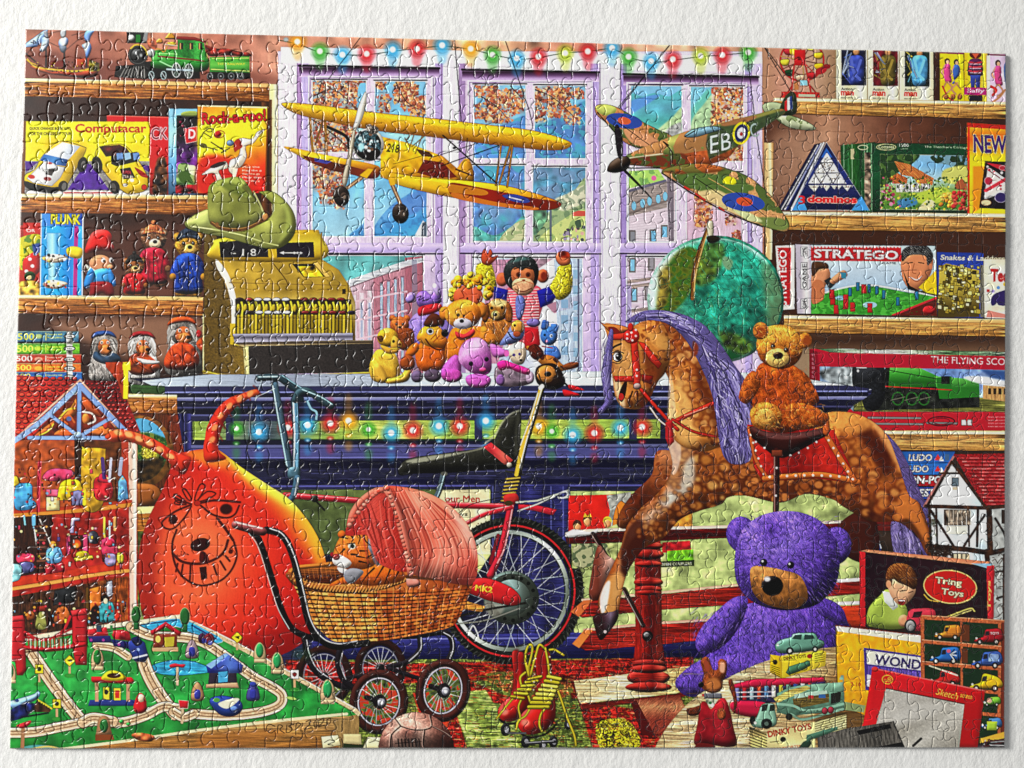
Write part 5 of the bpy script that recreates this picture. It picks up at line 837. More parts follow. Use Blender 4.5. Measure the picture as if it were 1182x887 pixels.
B('840,404 862,412 872,404 868,424 840,424', '1f5a34', clip=gm, f=3); B('880,300 904,330 906,370 890,392 884,360', '8a9a6a', clip=gm, f=5, a=.6)
for i in range(420): a = rnd(0, 6.28); r = rnd(0, 70); L([826+r*math.cos(a), 346+r*.93*math.sin(a), 826+r*math.cos(a)+rnd(-7, 7), 346+r*.93*math.sin(a)+rnd(-9, 9)], rnd(.3, .9), random.choice(['0f5a4a', '4ab89c', '1a7a62', '6a8a3a', '2a5a34']), clip=gm, a=.45)
for q in ('826,272 842,300 858,340 862,400', '826,272 866,300 892,340', '760,330 820,318 900,322', '756,356 820,350 904,356'): L(q, .7, '14604c', clip=gm, a=.6)
B('756,318 770,290 796,274 830,271 866,282 890,304 880,300 850,280 820,278 790,284 768,308', 'dff0e8', clip=gm, f=4, a=.8); B('748,350 750,330 758,312 760,330 756,356', 'cfe4dc', clip=gm, f=3, a=.9)
sub('meridian_arm'); L('817,262 808,290 801,318 799,345', (3, 6, 6, 4), '8a5a22'); L('818,264 810,290 803,318 801,345', 1.2, 'd8b06a'); L('815,264 806,292 799.5,318 797,345', 1, '3a2410'); B('816,258 822,255 824,262 823,274 818,276', 'c9c2a4', v=.6, o='3a3420'); B('816,274 824,272 832,276 824,281 818,280', '2a2216', v=.5); back()
# ============================ carpet ============================
part('carpet', 'patterned red and green carpet on the shop floor')
P('330,762 1000,758 1000,880 330,880', '6f7d38', n=(('h', .2), ('mid', .14), ('fine', .14)), n2=('mid', .5, .5, '39461c', .8))
RUG = dict(n=(('h', .26), ('mid', .18), ('fine', .16)), n2=('mid', .55, .5, '541812', .85), f=.8)
for q in ('330,762 470,766 640,762 800,758 800,780 640,782 480,788 330,794', '535,783 600,810 642,834 604,842 538,808', '666,804 700,814 760,822 772,880 690,880 678,846', '476,800 522,798 542,880 500,880', '640,764 700,770 720,800 660,806'): P(q, 'b0221a', **RUG)
B('560,778 622,776 664,790 640,808 588,800', 'a8542c', f=1, n=(('h', .3), ('fine', .25), ('mid', .2)), n2=('mid', .1, .3, '5a6a2c', .9)); B('688,836 722,830 738,860 698,870', '6a5a1a', n=('mid', .3), n2=('fine', .1, .3, 'e4c62c', .95)); B('556,812 592,818 610,842 560,852 534,840', '97a856', n=(('h', .24), ('mid', .14)), f=1, n2=('mid', .6, .4, '55662c', .8))
P('504,850 516,795 524,795 514,862 506,866', 'b8301a', n=(('h', .3), ('mid', .2))); P('522,800 560,796 600,862 544,868 528,830', '96aa54', n=(('h', .24), ('mid', .14)), f=1); P('540,812 552,808 576,850 560,856', '6a7a34', n=('h', .3), f=1, a=.7)
for y in range(766, 866, 3):
    for x in range(470, 800, 7):
        if random.random() < .75: L([x+rnd(-2, 2), y+rnd(-.6, .6), x+rnd(3, 6), y+rnd(-.4, .8)], rnd(.5, 1.3), random.choice(['34421a', 'd0d890', '8a1c12', '2a3412', 'e0562c', '8a9a40', 'd0b03a', '3a0c08']), a=.5)
# ============================ left column ============================
part('cabinet_back', 'reddish brown boards behind the doll house'); P('150,470 206,475 220,560 200,720 150,720', '6a2c18', g=(150, 0, 215, 0, '5a3018', '8a2f18'), n=('v', .12))
part('table_top_strip', 'green baize strip on the shelf end beside the counter'); P('152,444 192,446 192,456 152,454', '3a5a2c', n=('h', .1))
shelf('short wooden shelf board beside the counter end', (148, 455, 206, 456.5, 22, 22), 'f0d488')
part('round_picture', 'round wooden framed picture of a landscape half hidden by the orange hopper'); E(163, 522, 39, 42, '8a5a24', v=.3, n=('mid', .1)); mm = E(161, 520, 34, 37, '2f5a2a', n2=('mid', .1, .4, '88903a', .85), n=('fine', .15)); B('160,484 186,488 196,506 176,500 160,498', '5aa4c8', clip=mm, f=1); B('168,512 182,518 180,530 166,528', 'c8b83a', clip=mm, n=('fine', .3), f=1); B('155,536 190,530 180,560 155,560', '3a2a14', clip=mm, f=3, n=('mid', .3))
part('wooden_stool', 'turned wooden stand under the round picture'); B('150,562 178,560 190,574 176,584 150,586', '9a5a24', v=.6, hl=.2); P('150,586 196,584 196,592 150,594', 'f0d890'); P('150,594 196,592 196,612 150,614', 'a86a2a', n=('wood', .2)); P('150,614 178,614 176,720 150,720', '5a6a2a', g=(0, 614, 0, 720, '4a2a1a', '5a6a2a', '7a8a3a'), n=('mid', .2)); P('168,620 184,618 176,640 166,640', 'a82a1c', f=1)

part('doll_house', 'open fronted red doll house full of furniture at the left edge')
P('10,500 160,508 160,735 0,735', '7a2418', g=(10, 0, 160, 0, 'a03a1c', '8a2a18', 'b8301c'), n=('mid', .06))
P('16,508 148,510 150,590 14,600', 'a8501f', g=(14, 0, 150, 0, 'b05424', '9c4a20', 'b8381c'), n=('mid', .1)); P('88,508 100,508 100,586 88,588', '3f2414'); P('100,508 142,510 142,582 100,586', '6a3a1a', n=('mid', .1))
P('14,598 60,594 150,588 148,662 14,690', 'b02a20', n=('mid', .08), g=(0, 590, 0, 690, '8a2018', 'c0302a', 'a82418')); P('12,598 62,594 60,660 12,668', '3a1f14', n=('v', .14)); P('12,690 150,665 148,722 12,735', '40261a', n=(('v', .14), ('mid', .1)), g=(12, 0, 150, 0, '4a2e1c', '3a2216', '6a3a18', '9a4a1c'))
sub('roof'); P('18,433 92,440 60,500 14,512', 'b8281c', n=('mid', .06), g=(18, 0, 95, 0, 'c8322a', '8a1a14')); P('92,439 140,441 152,470 164,500 150,500 128,480', '7a1414', g=(92, 0, 164, 0, '6a1010', 'b82420'), n=('mid', .06))
for j in range(12):
    for i in range(11):
        x, y = 16+i*8+(j % 2)*4, 438+j*6.2
        if x < 92-(y-440)*.9+2 and x < 90: E(x, y, 3.5, 2.7, ('e0442e' if x < 50 else 'a82a20'), v=.9, o='4a0a0a', ow=.4)
for j in range(13):
    for i in range(14):
        x, y = 98+i*5.4+(j % 2)*2.7, 444+j*4.9
        if x > 94+(y-438)*1.02 and x < 138+(y-441)*.42: E(x, y, 2.3, 2, ('8a1c1c' if y < 468 else 'd83a34'), v=.9, o='3a0808', ow=.35)
L('10,517 52,478 95,439', 2, 'e8a890'); L('95,440 130,478 160,512', 2, 'e8a890')
sub('gable', 'carved orange gable behind pale blue bargeboards'); P('94,446 36,508 146,508', '7a2a14', n=('mid', .14)); 
for q, w, c in (('40,505 56,492 66,486 58,500 44,505', 0, 'd8682a'), ('70,488 84,470 90,460 90,478 78,486', 0, 'd8722c'), ('98,458 110,468 120,482 108,478 98,470', 0, 'c85a24'), ('104,500 120,492 134,500 120,504', 0, 'e07a34'), ('64,502 78,494 90,502 78,506', 0, 'd86a2a')): B(q, c, v=.6, o='3a140a', ow=.5)
L('48,503 58,498 64,490', 1.6, 'e8c23a'); L('70,484 80,474 88,472', 2, 'e8b83a'); L('80,490 74,484 82,480 88,488', 2, 'c8642a'); L('98,476 108,478 112,486 104,490', 2, 'd8c8b0'); E(101, 484, 4, 6, 'e0863a', v=.6); E(82, 484, 3, 2.6, '5a6a9a'); E(124, 492, 3, 4, 'c8402c', v=.5)
sub('bargeboard'); L('12,514 36,498 60,478 94,445', 6, '8fa9d4', n=('fine', .03)); L('94,445 112,464 130,482 148,500', 6, '7f9aca'); L('36,506 94,506 128,506', 4.4, '8aa6d2'); L('94,450 93,504', 4.4, '7c98c8'); L('62,481 90,502', 4, '8aa4d0'); L('98,502 128,484', 4, '8aa4d0'); E(92, 503, 5, 4, '9ab4da', v=.6)
sub('chimney', 'orange and yellow chimney'); P('124,419 152,418 152,424 140,442 138,441 124,424', 'b8441a', n=('mid', .06)); P('140,424 150,424 150,460 143,460 138,440', 'a83c18'); P('143.5,419 152.5,418 152.5,428 150,428 149.5,461 144,461 144.5,428 143.5,428', 'f0d020', g=(144, 0, 153, 0, 'f6e030', 'd8b41c'))
sub('wall_post'); P('150,506 160,514 158,720 151,720', 'e0b8a4', g=(150, 0, 160, 0, 'f0d8cc', 'd8a890', 'b87a64')); P('142,512 150,508 150,588 144,590', 'b8442a')
sub('floor_board'); L('10,596 60,592 110,588 152,583', 5, 'd08a34'); L('12,592 80,587 152,579', 4, 'b83c1c', a=.9); L('10,681 60,673 110,664 149,659', 4, 'd89a4a'); P('12,668 60,662 150,646 150,657 110,661 60,670 12,678', 'c83c20', n=('mid', .05))
furn = [
 ('cupboard', B, '96,520 100,517 122,518 124,524 120,584 97,585', 'c89a24'), ('armchair', B, '20,562 30,558 39,560 40,576 44,582 40,588 20,588', '4a9ac8'), ('cushion_seat', B, '15,550 22,550 25,558 20,562 15,560', 'e8c82a'),
 ('sofa', B, '52,549 60,542 74,541 86,544 84,552 66,556 52,554', 'd8426a'), ('toy_stove', P, '55,565 71,565 71,574 55,574', 'e05a74'), ('toy_stove', P, '55,574 71,574 71,590 55,590', 'd8c88a'), ('headboard', B, '68,574 72,558 84,553 94,556 98,568 98,578 80,578 70,578', 'e8c41c'),
 ('bedside', P, '84,568 92,566 98,568 98,584 84,584', '8a86b0'), ('dresser', B, '110,556 118,550 130,556 132,572 126,578 112,576', 'd02a34'), ('hat', B, '115,556 118,547 126,549 128,557', 'd8304a'), ('chest', P, '138,556 143,548 148,556 150,576 137,580', '6aa6d4'), ('post', R, None, None),
 ('sofa', B, '22,640 40,640 40,650 22,650', 'd83a5a'), ('sofa', B, '24,650 40,650 40,660 24,662', '5a5a8a'), ('bath', B, '11,653 26,653 25,668 18,672 10,672', '8acad0'), ('dining_chair', P, '84,598 94,598 94,602 88,602 87,616 82,616', 'b8a8d0'), ('fireplace', P, '83,618 97,618 97,634 83,634', '3f1c14'), ('wall_panel', P, '78,620 83,617 83,640 78,642', 'd84a74'), ('wall_panel', P, '97,618 103,617 103,638 97,640', 'd84a74'),
 ('table', P, '86,644 108,641 110,645 88,649', 'e0c03a'), ('teapot', B, '90,638 100,636 104,642 90,644', 'f0d02c'), ('pot_bear', B, '104,616 110,613 115,618 114,628 104,626', '3a3a44'), ('rocking_chair', B, '118,624 126,620 134,624 138,640 134,646 122,644 118,636', 'c83a5c'), ('stool', B, '122,640 134,640 134,652 126,654 121,648', 'a89ac4'), ('stool', B, '136,640 140,638 144,642 143,650 137,650', 'e0cf3a'), ('doll_skirt', P, '54,649 72,646 76,660 52,664', 'c8283c'), ('doll_body', B, '55,636 62,632 70,632 74,642 70,650 56,650', '6aa4d0'),
 ('blackboard', P, '64,682 88,677 88,694 62,700', '26282a'), ('window_bars', P, '124,672 131,670 131,688 124,690', 'b8bcc8'), ('warm_lamp', P, '104,680 118,676 118,702 104,706', 'd8782a'), ('doll_dress', B, '116,700 124,694 132,698 134,716 116,718', '3f9aa0'), ('dark_suit', B, '106,704 114,700 116,720 106,722', '2a1a16'), ('red_dress', B, '134,696 138,694 140,706 138,716 133,716', 'b8341c'),
 ('puppet', B, '32,708 38,705 42,712 38,716 32,716', 'a85a24'), ('puppet', B, '44,710 50,706 54,714 54,726 42,726', '8f8f4a'), ('puppet', B, '66,704 74,700 80,704 82,718 64,720', 'b8642c'), ('table', P, '44,700 54,699 54,706 42,707', '8a2c1c')]
for nm, fn, q, c in furn:
    if q is None: continue
    sub({'bedside': 'bedside_cabinet', 'pot_bear': 'cooking_pot', 'post': 'bed_post'}.get(nm, nm)); fn(q, c, v=.35, o='2a100c', ow=.5, n=('mid', .12))
sub('doll_hair'); E(63, 629, 4, 4, 'e0882c', v=.5); E(63, 631, 2.4, 2.6, 'f0b890'); sub('doll_hair'); E(122, 692, 5, 5, '20160f'); E(123, 694, 2.6, 3.2, 'e8c0a0')
back()
for q, w, c in (('40,598 44,630', 1.6, 'c8c0b8'), ('48,600 60,628', 1.4, 'c8bca8'), ('30,596 31,606', 2, '7ab0d0'), ('41,596 41,606', 4, '6aa8d0'), ('48,534 46,590', 4, 'c8384c'), ('99,566 99,582', 4, 'e8d22a'), ('120,530 122,552', 4, '5a3a7a'), ('130,530 128,556', 3, 'b8b4c4'), ('142,530 140,548', 4, 'a0a4b8'), ('122,598 122,620', 2.4, 'e0c44a'), ('128,602 128,622', 2, 'b8c0c8'), ('134,598 134,612', 3, 'd89a5a'), ('140,640 140,660', 1, '5a2a1a'), ('40,696 58,694', 1, '6a4a3a'), ('58,690 58,726', 3, '2a1a14'), ('92,690 92,700', 1.6, '6a4a2a'), ('102,680 102,722', 3, '6a4a1a')): L(q, w, c, s=0)
for y in range(608, 662, 8): L([45, y, 54, y-.5], 2.2, '7a4a34')
E(90, 628, 5, 5, 'd8501c', f=1); E(90, 630, 2.4, 3, 'f0a03a', f=1); E(106, 621, 3, 6, '8a8a94', f=.6); E(128, 628, 4, 4, 'd8304a', v=.6); E(68, 628, 2, 4, '6a2a1a')
for i in range(90):
    x, y = rnd(16, 146), random.choice([rnd(540, 584), rnd(602, 658), rnd(690, 722)]); w, h = rnd(1.2, 4), rnd(1.5, 6)
    R(x, y, x+w, y+h, random.choice(['d83a58', 'f0c83a', '7ab0d8', '3a1a12', 'e8e0d8', 'c04a2a', '5a4a8a', '6a2a1a', 'e88a9a']), v=.3, o='2a0f0a', ow=.3, a=.9, idw=False)
for i in range(200): E(rnd(14, 146), random.choice([rnd(545, 582), rnd(605, 655), rnd(690, 722)]), rnd(.5, 1.7), None, random.choice(['e84a5a', '2a0f0a', 'f0d89a', '7ab0d0', 'c82a3a', 'f6e0c0', '5a1a12', 'e8a03a']), a=.8)

# ============================ chopper bicycle ============================
part('chopper_bicycle', 'red chopper bicycle with a tall backrest behind the pram')
sub('rear_wheel', 'large spoked rear wheel with a red lined tyre')
RING(590, 682, 83.5, 85, 15, '1c1e1a', n=('mid', .14), v=.4, vr=4); RING(589, 682, 75, 76.5, 2, 'c02a2e')
for t in range(0, 360, 4): a = math.radians(t); L([590+79*math.cos(a), 682+80.5*math.sin(a), 590+84*math.cos(a+.03), 682+85.5*math.sin(a+.03)], 1.3, '3f423a')
RING(588, 682, 69, 70, 4.5, 'b4bcae', v=.5, g=(520, 620, 656, 750, '8a948c', 'dfe6dc', '6d776c', 'd8ded4')); RING(588, 682, 64.6, 65.6, 1.6, '2f332e')
for t in range(40):
    a = t*math.pi/20+.05; b = a+(.5 if t % 2 else -.5); L([588+22*math.cos(b), 686+22*math.sin(b), 588+65*math.cos(a), 682+66*math.sin(a)], rnd(.5, .8), random.choice(['c9d0ce', '98a2aa', 'e4e8e6']), idw=False)
sub('wheel_hub'); E(590, 690, 32, 31, '59625a', v=.4, rg=(580, 680, 36, '8fa8a4', '59665e', '3a423a')); RING(590, 690, 29, 28, 7, '363c34', v=.5)
for t in range(16): a = t*.3927; E(592+25*math.cos(a), 691+25*math.sin(a), 2.2, 2.2, '171a15')
E(570, 700, 12, 12, 'a8a294', a=.6, f=2)
back(); L('527,712 560,704 606,696', 2.6, '25221c'); L('527,720 560,716 600,702', 1.4, '8a8a80'); L('540,733 546,722 552,736 548,740', 1.6, 'd8dcd4'); P('524,690 560,700 556,706 522,702', 'b87a34', n=('wood', .2))
sub('frame'); L('330,572 400,577 470,582 590,585', 7, 'c4283a', v=.5, vr=3); L('330,570 460,579 588,582.5', 1.2, 'f08a8a', a=.9); L('384,640 400,650', 5, 'a82430'); L('590,583 578,636 566,664', (8, 8, 9), 'c6283a', v=.6, vr=3, o='4a0a12', ow=.5); L('592,584 583,630 574,650', 1.6, 'f09a9c', a=.9); L('535,606 560,594 590,586', 5, 'c22838', v=.5); L('533,606 560,591 588,584', 1, 'f0a0a0'); P('598,582 620,583 643,588 638,595 618,590 598,588', 'c8283a', v=.3, o='5a0c14', ow=.5)
L('575,618 566,650', 4, '8a1c28')
sub('chain_guard', 'red chain guard with yellow lettering'); B('536,678 548,668 566,668 590,678 600,688 600,696 590,699 566,694 540,684', 'cc2428', v=.5, vr=5, hl=.15, o='4a0c0c', ow=.5); T('MK2', 548, 681.5, 20, 7, 'e8c03a', dy=.15, bold=.03); E(591, 692, 2, 2, '8a3a2a', o='5a1010')
sub('saddle', 'long black banana saddle with a red band'); B('460,545 464,535 474,529 500,525 530,521 556,517 570,508 578,492 588,480 600,474 602,480 601,500 600,524 597,536 588,541 560,543 520,546 480,547 464,549', '26261f', v=.7, vr=9, hl=.06, lit=(-.5, -.75), o='0c0c0a', ow=.5, n=('fine', .05)); B('470,532 500,526 540,521 566,513 566,516 520,527 480,535', 'b4b49c', f=1.4, a=.75); L('560,512 572,502 580,488 590,478 600,474', 2.2, 'a8a890', f=.8, a=.8, idw=False); B('598,476 601,490 599,520 594,528 594,500', '5a5a4c', f=2, a=.6); P('558,516 567,511 592,531 588,536 582,536', 'c8303a', v=.3, g=(560, 0, 590, 0, 'e86a5a', 'b8242c'))
L('604,548 584,544', 2, '3a3a30'); E(588, 537, 3, 3, 'a8a494', v=.6)
sub('sissy_bar', 'tall chrome and yellow backrest bar'); L('626,447 616,480 605,515 597,552', (7, 8, 8, 8), '241f12', s=0); L('625,447 615,478 604,512 596,548', (4.5, 4.6), 'd8b43a', s=0); L('626,447 618,475 608,508 600,540', 1.4, 'f4ecc0', s=0); L('621,454 612,484 601,514', 1.2, 'f6f2dc', s=0); L('624,448 626,446', 5, 'efe8d0')
sub('seat_post'); L('512,548 508,565 502,578', 6.4, '3a4a54', v=.7, vr=3, hl=.3); L('513,549 508,566 503,578', 1.4, '9ab4c0'); E(513, 547, 4, 2.4, '5a5a50')
sub('coil_spring')
for i in range(7): y = 553+i*4.2; L([584-(i*.9), y, 600-i*1.2, y-1.5], 2.6, 'c0a448', o='3a2c10', ow=.4)
B('582,572 596,570 598,580 584,582', 'b8302c', v=.5); E(587, 581, 5, 3, '4a3a1c')
sub('rear_rack'); L('596,580 620,578 645,570 656,566 656,574 645,575', 2, 'b8bcb0', s=0); L('598,590 620,582 640,573', 1.6, 'c8ccc0', s=0); L('645,570 652,567 655,571 650,575 644,574', 1.4, 'e8ece4')
L('530,592 545,582 580,574', .9, '1f1c14', idw=False)
sub('gear_lever'); L('364,577 375,589', 2, '1d1c18'); E(364, 576, 4.4, 4, '2a2822', v=.8, hl=.4)
sub('handlebar', 'tall pale blue steel handlebar with black grips'); L('318,444 326,488 336,540', 8, '1d2c38', s=0); L('319,444 326,486 335,540', 5, '4a6474', s=0, v=.5, vr=3); L('316,446 323,488 332,538', 1.6, 'a8ccdc', s=0); L('341,462 343,500 342,545', 8.5, '24384a', s=0); L('341,462 343,500 342,545', 5.5, '6a9ab4', s=0); L('339.5,462 341,500 340,544', 1.6, 'cfe8f0', s=0); B('336,540 346,540 347,550 343,556 334,552 333,545', '4a6a78', v=.7, hl=.3); L('344,552 340,570 334,580', 7, '456478', v=.6, vr=3); L('345,552 341,572', 1.6, 'b8d8e4')
L('300,437 312,436 326,437', 8, '2d434c', v=.6, vr=3); L('300,435.5 324,435', 1.6, 'a4c4cc'); L('326,437 338,446 348,452', 9, '2a4048', v=.6, vr=3, hl=.2); L('327,434 350,449', 1.4, '8ab0bc'); L('342,462 346,454 356,452 372,462 383,469', 8, '344c54', v=.6, vr=3, hl=.2); L('350,450 372,459 384,467', 1.4, '9ac0cc')
L('356,464 360,472 366,476 366,484', 2.6, '8ab4c4'); E(349, 461, 3, 3, '1a2a30'); L('303,440 296,462 299,458 312,452 318,449', .8, 'c8dce4'); L('288,470 290,500 286,520 293,540', 1.2, '15151a'); L('292,466 289,490 291,510', .9, 'b8bcc0', a=.7)
back()

# ============================ space hopper ============================
part('space_hopper', 'large orange bouncing hopper with two ridged horns and a grinning face')
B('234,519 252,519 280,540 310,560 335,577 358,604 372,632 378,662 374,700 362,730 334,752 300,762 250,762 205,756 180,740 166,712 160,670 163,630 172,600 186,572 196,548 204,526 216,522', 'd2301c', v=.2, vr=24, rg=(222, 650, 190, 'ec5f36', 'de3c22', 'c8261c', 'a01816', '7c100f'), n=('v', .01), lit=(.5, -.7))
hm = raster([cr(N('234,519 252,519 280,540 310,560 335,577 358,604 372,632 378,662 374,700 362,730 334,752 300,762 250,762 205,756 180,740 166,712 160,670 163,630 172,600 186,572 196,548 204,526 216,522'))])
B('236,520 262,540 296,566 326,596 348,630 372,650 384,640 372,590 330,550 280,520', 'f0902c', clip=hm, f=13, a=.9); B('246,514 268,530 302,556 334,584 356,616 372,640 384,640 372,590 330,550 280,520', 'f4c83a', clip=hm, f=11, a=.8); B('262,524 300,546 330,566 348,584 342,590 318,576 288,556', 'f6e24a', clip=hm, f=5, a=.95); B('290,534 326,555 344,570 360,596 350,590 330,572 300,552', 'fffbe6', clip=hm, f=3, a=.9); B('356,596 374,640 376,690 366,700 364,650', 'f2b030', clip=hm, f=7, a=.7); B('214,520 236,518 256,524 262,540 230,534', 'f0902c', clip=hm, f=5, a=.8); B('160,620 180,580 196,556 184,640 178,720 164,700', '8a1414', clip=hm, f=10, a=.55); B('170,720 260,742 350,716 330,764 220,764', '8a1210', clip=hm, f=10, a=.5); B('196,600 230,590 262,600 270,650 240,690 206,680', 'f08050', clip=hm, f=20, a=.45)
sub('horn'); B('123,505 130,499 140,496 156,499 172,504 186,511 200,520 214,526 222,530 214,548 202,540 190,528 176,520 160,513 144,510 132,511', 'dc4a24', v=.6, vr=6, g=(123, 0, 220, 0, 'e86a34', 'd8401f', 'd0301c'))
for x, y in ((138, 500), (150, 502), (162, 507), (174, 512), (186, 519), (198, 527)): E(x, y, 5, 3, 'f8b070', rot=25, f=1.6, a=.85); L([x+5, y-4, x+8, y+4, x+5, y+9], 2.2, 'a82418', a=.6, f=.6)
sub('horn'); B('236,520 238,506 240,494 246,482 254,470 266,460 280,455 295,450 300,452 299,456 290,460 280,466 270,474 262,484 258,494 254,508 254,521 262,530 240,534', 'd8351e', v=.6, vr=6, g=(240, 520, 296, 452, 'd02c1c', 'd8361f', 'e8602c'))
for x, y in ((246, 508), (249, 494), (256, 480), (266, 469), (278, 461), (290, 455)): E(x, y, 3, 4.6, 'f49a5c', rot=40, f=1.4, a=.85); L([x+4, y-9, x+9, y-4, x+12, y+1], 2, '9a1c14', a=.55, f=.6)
sub('grinning_face', 'dark printed grinning face')
K1 = '5a120c'
for q, w in (('202,574 212,579 222,582', 2), ('193,598 205,590 222,583', 2.4), ('232,581 250,578 278,580', 2.6), ('233,584 246,594 262,598 272,594 277,584', 2.2), ('193,598 188,604 192,610 202,610 214,598 222,585', 2), ('252,599 262,612 270,624', 3), ('201,640 210,648 224,651 238,650 252,644 260,636 264,624', 3), ('205,612 200,628 202,648 210,664 224,674 238,676 256,670 268,658 274,642 271,626', 2.4)): L(q, w, K1)
for q in ('216,580 206,572 202,572 206,580', '218,577 212,566 216,566 222,576', '226,576 232,560 238,562 230,577', '229,579 240,568 250,570 242,576', '216,582 206,578 203,582 212,583'): RB = cr(N(q)); comp(_stroke_mask(np.vstack([RB, RB[:1]]), 1.6), K1)
E(229, 581, 4, 3.4, 'b0281a', o=K1); E(262, 588, 7, 6, '3a0a08', f=.6); E(201, 600, 4.6, 5.6, '3a0a08', f=.6); E(232, 629, 11.5, 7.6, '3a0a0a', rot=-14, v=.3); B('232,638 238,638 242,648 232,650', K1); P('231,655 239,654 240,668 233,670', '3a0a08')
for x, y, x2, y2 in ((206, 651, 204, 660), (212, 652, 210, 665), (221, 652, 220, 670), (247, 652, 251, 664), (255, 648, 261, 658), (261, 642, 266, 648)): L([x, y, x2, y2], 2.2, K1)
for i in range(12): E(rnd(204, 222), rnd(636, 646), .7, None, K1)
E(267, 637, 2.6, 2.6, K1); L('266,634 270,630', 1.4, K1)
back()

# ============================ pram ============================
part('wicker_pram', 'wicker doll pram with a coral pink hood and spoked wheels')
for x, y, rx, ry, lab in ((374, 781, 33, 36, 'a'), (439, 771, 30, 34, 'b')):
    sub('pram_wheel', 'half hidden back wheel of the pram'); RING(x, y, rx, ry, 8.5, '341a16', v=.5, vr=4); RING(x, y, rx-9, ry-9.5, 1.2, '8a8a9a')
    for t in range(18): a = t*.349; L([x, y, x+(rx-10)*math.cos(a), y+(ry-10)*math.sin(a)], .6, 'c8ccd4', idw=False)
    E(x, y, 5, 5, '1c1a1c', v=.7, hl=.4)
sub('undercarriage', 'curved dark steel undercarriage')
for q, w in (('352,736 354,752 362,772 380,786 400,794', 7), ('392,752 390,766 396,784 410,796', 7), ('484,734 484,750 470,764 448,770', 6), ('444,736 480,734 510,730 520,736 522,750 516,764', 6.5), ('450,772 480,782 500,788', 5), ('402,782 420,780 440,776', 4)): L(q, w, '1f1a20', v=.6, vr=3, hl=.12)
for q in ('354,738 357,754 366,772 382,784', '486,736 485,750 472,763', '512,730 521,736 523,748 519,760', '395,754 393,768 399,784'): L(q, 1.1, 'd8d4dc', a=.85)
for x, y, rx, ry, tilt, lab in ((437, 810, 34, 37.5, 8, 'near front'), (511, 797, 31.5, 37, 14, 'near back')):
    sub('pram_wheel', 'brown tyred near wheel of the pram'); mm = E(x, y, rx-9, ry-9, '6a7a3a', rot=tilt, n=('mid', .25), n2=('mid', .1, .3, 'c0341f', .9)); RING(x, y, rx, ry, 9.5, '46201a', rot=tilt, v=.7, vr=5, hl=.06, o='1c0a08'); RING(x, y, rx-9.5, ry-9.5, 2, 'a8a4ae', rot=tilt); RING(x, y, rx-11, ry-11, 1, '2a1a1e', rot=tilt)
    for t in range(22): a = t*.2856; L([x+3*math.cos(a+.7), y+3*math.sin(a+.7), x+(rx-11)*math.cos(a), y+(ry-11)*math.sin(a)], rnd(.4, .7), random.choice(['d8d8dc', 'a8acb4', '6a6a74']), idw=False)
    sub('axle_cap'); L([x-14, y-5, x, y], 6, '201a1e', v=.6); E(x+1, y, 8, 8.5, '1c181c', v=.5); E(x+3, y+1, 5, 5.4, '8f8f98', v=.7, hl=.4, o='15121a'); E(x+3, y+1, 2, 2.2, 'e8e8ee')
sub('wicker_basket'); bm = B('333,661 340,655 372,652 398,650 440,655 480,660 520,664 545,668 540,690 528,716 516,725 490,731 450,738 410,742 385,740 370,728 356,712 346,690 338,672', 'c07a34', v=.35, vr=14, g=(336, 0, 544, 0, 'd89a4e', 'cf8a3e', 'b8662c', '9a4a20', '7a3818'))
for j in range(14):
    y = 682+j*4.6
    for i in range(28):
        x = 338+i*7.6+((j % 2)*3.8); yy = y+1.5*math.sin((x-340)/60)+max(0, (430-x))*.012*j*.4-4*((x-440)/100)**2*.8+(0 if x < 440 else -(x-440)*.012*j)
        L([x, yy+2, x+6.6, yy+1.8], 2, '36180a', clip=bm, a=.9, idw=False); L([x, yy, x+2.6, yy-.6, x+6.2, yy-.2], 2.7, random.choice(['e09a48', 'd0863a', 'bc702c', 'ecb060']) if x < 430 else random.choice(['cc7030', 'b05826', 'dc8238', '944419']), clip=bm, a=.92, idw=False)
for i in range(26): x = 345+i*7.8; xb = 372+i*6.0; L([x, 676, (x+xb)/2-1, 706, xb, 740], 1.5, '3a1a0a' if i % 2 else 'd89a50', clip=bm, a=.5, idw=False)
B('340,660 352,654 390,650 404,652 420,668 400,674 356,672', '5a2a14', n=('h', .2), g=(0, 650, 0, 674, 'a8642c', '4a2010'))
for i in range(14): L([346+i*5, 655, 346+i*5+2, 668], .9, 'c87a34', a=.5)
sub('basket_rim'); L('334,664 342,656 366,653 392,650', 5, 'b8722e', v=.6, vr=3); L('334,664 344,674 366,678 400,681 430,679 452,674 470,667', 7.5, '8a4c1e', v=.7, vr=3)
for i in range(36): x = 338+i*3.7; y = 664+13*math.sin(min(1, (x-334)/40)*1.57) if x < 374 else 679+1.5*math.sin((x-374)/30)-max(0, x-430)*.28; L([x-1.5, y+2.8, x+2, y-3], 1.5, 'e0a052', a=.8)
B('470,664 480,668 486,674 478,678 470,676', 'd88a7a', v=.7); L('470,666 500,668 540,668', 4, '6a3c1e')
part('toy_tiger', 'toy tiger cub sitting in the pram'); TG = dict(v=.55, n=('fur', .06))
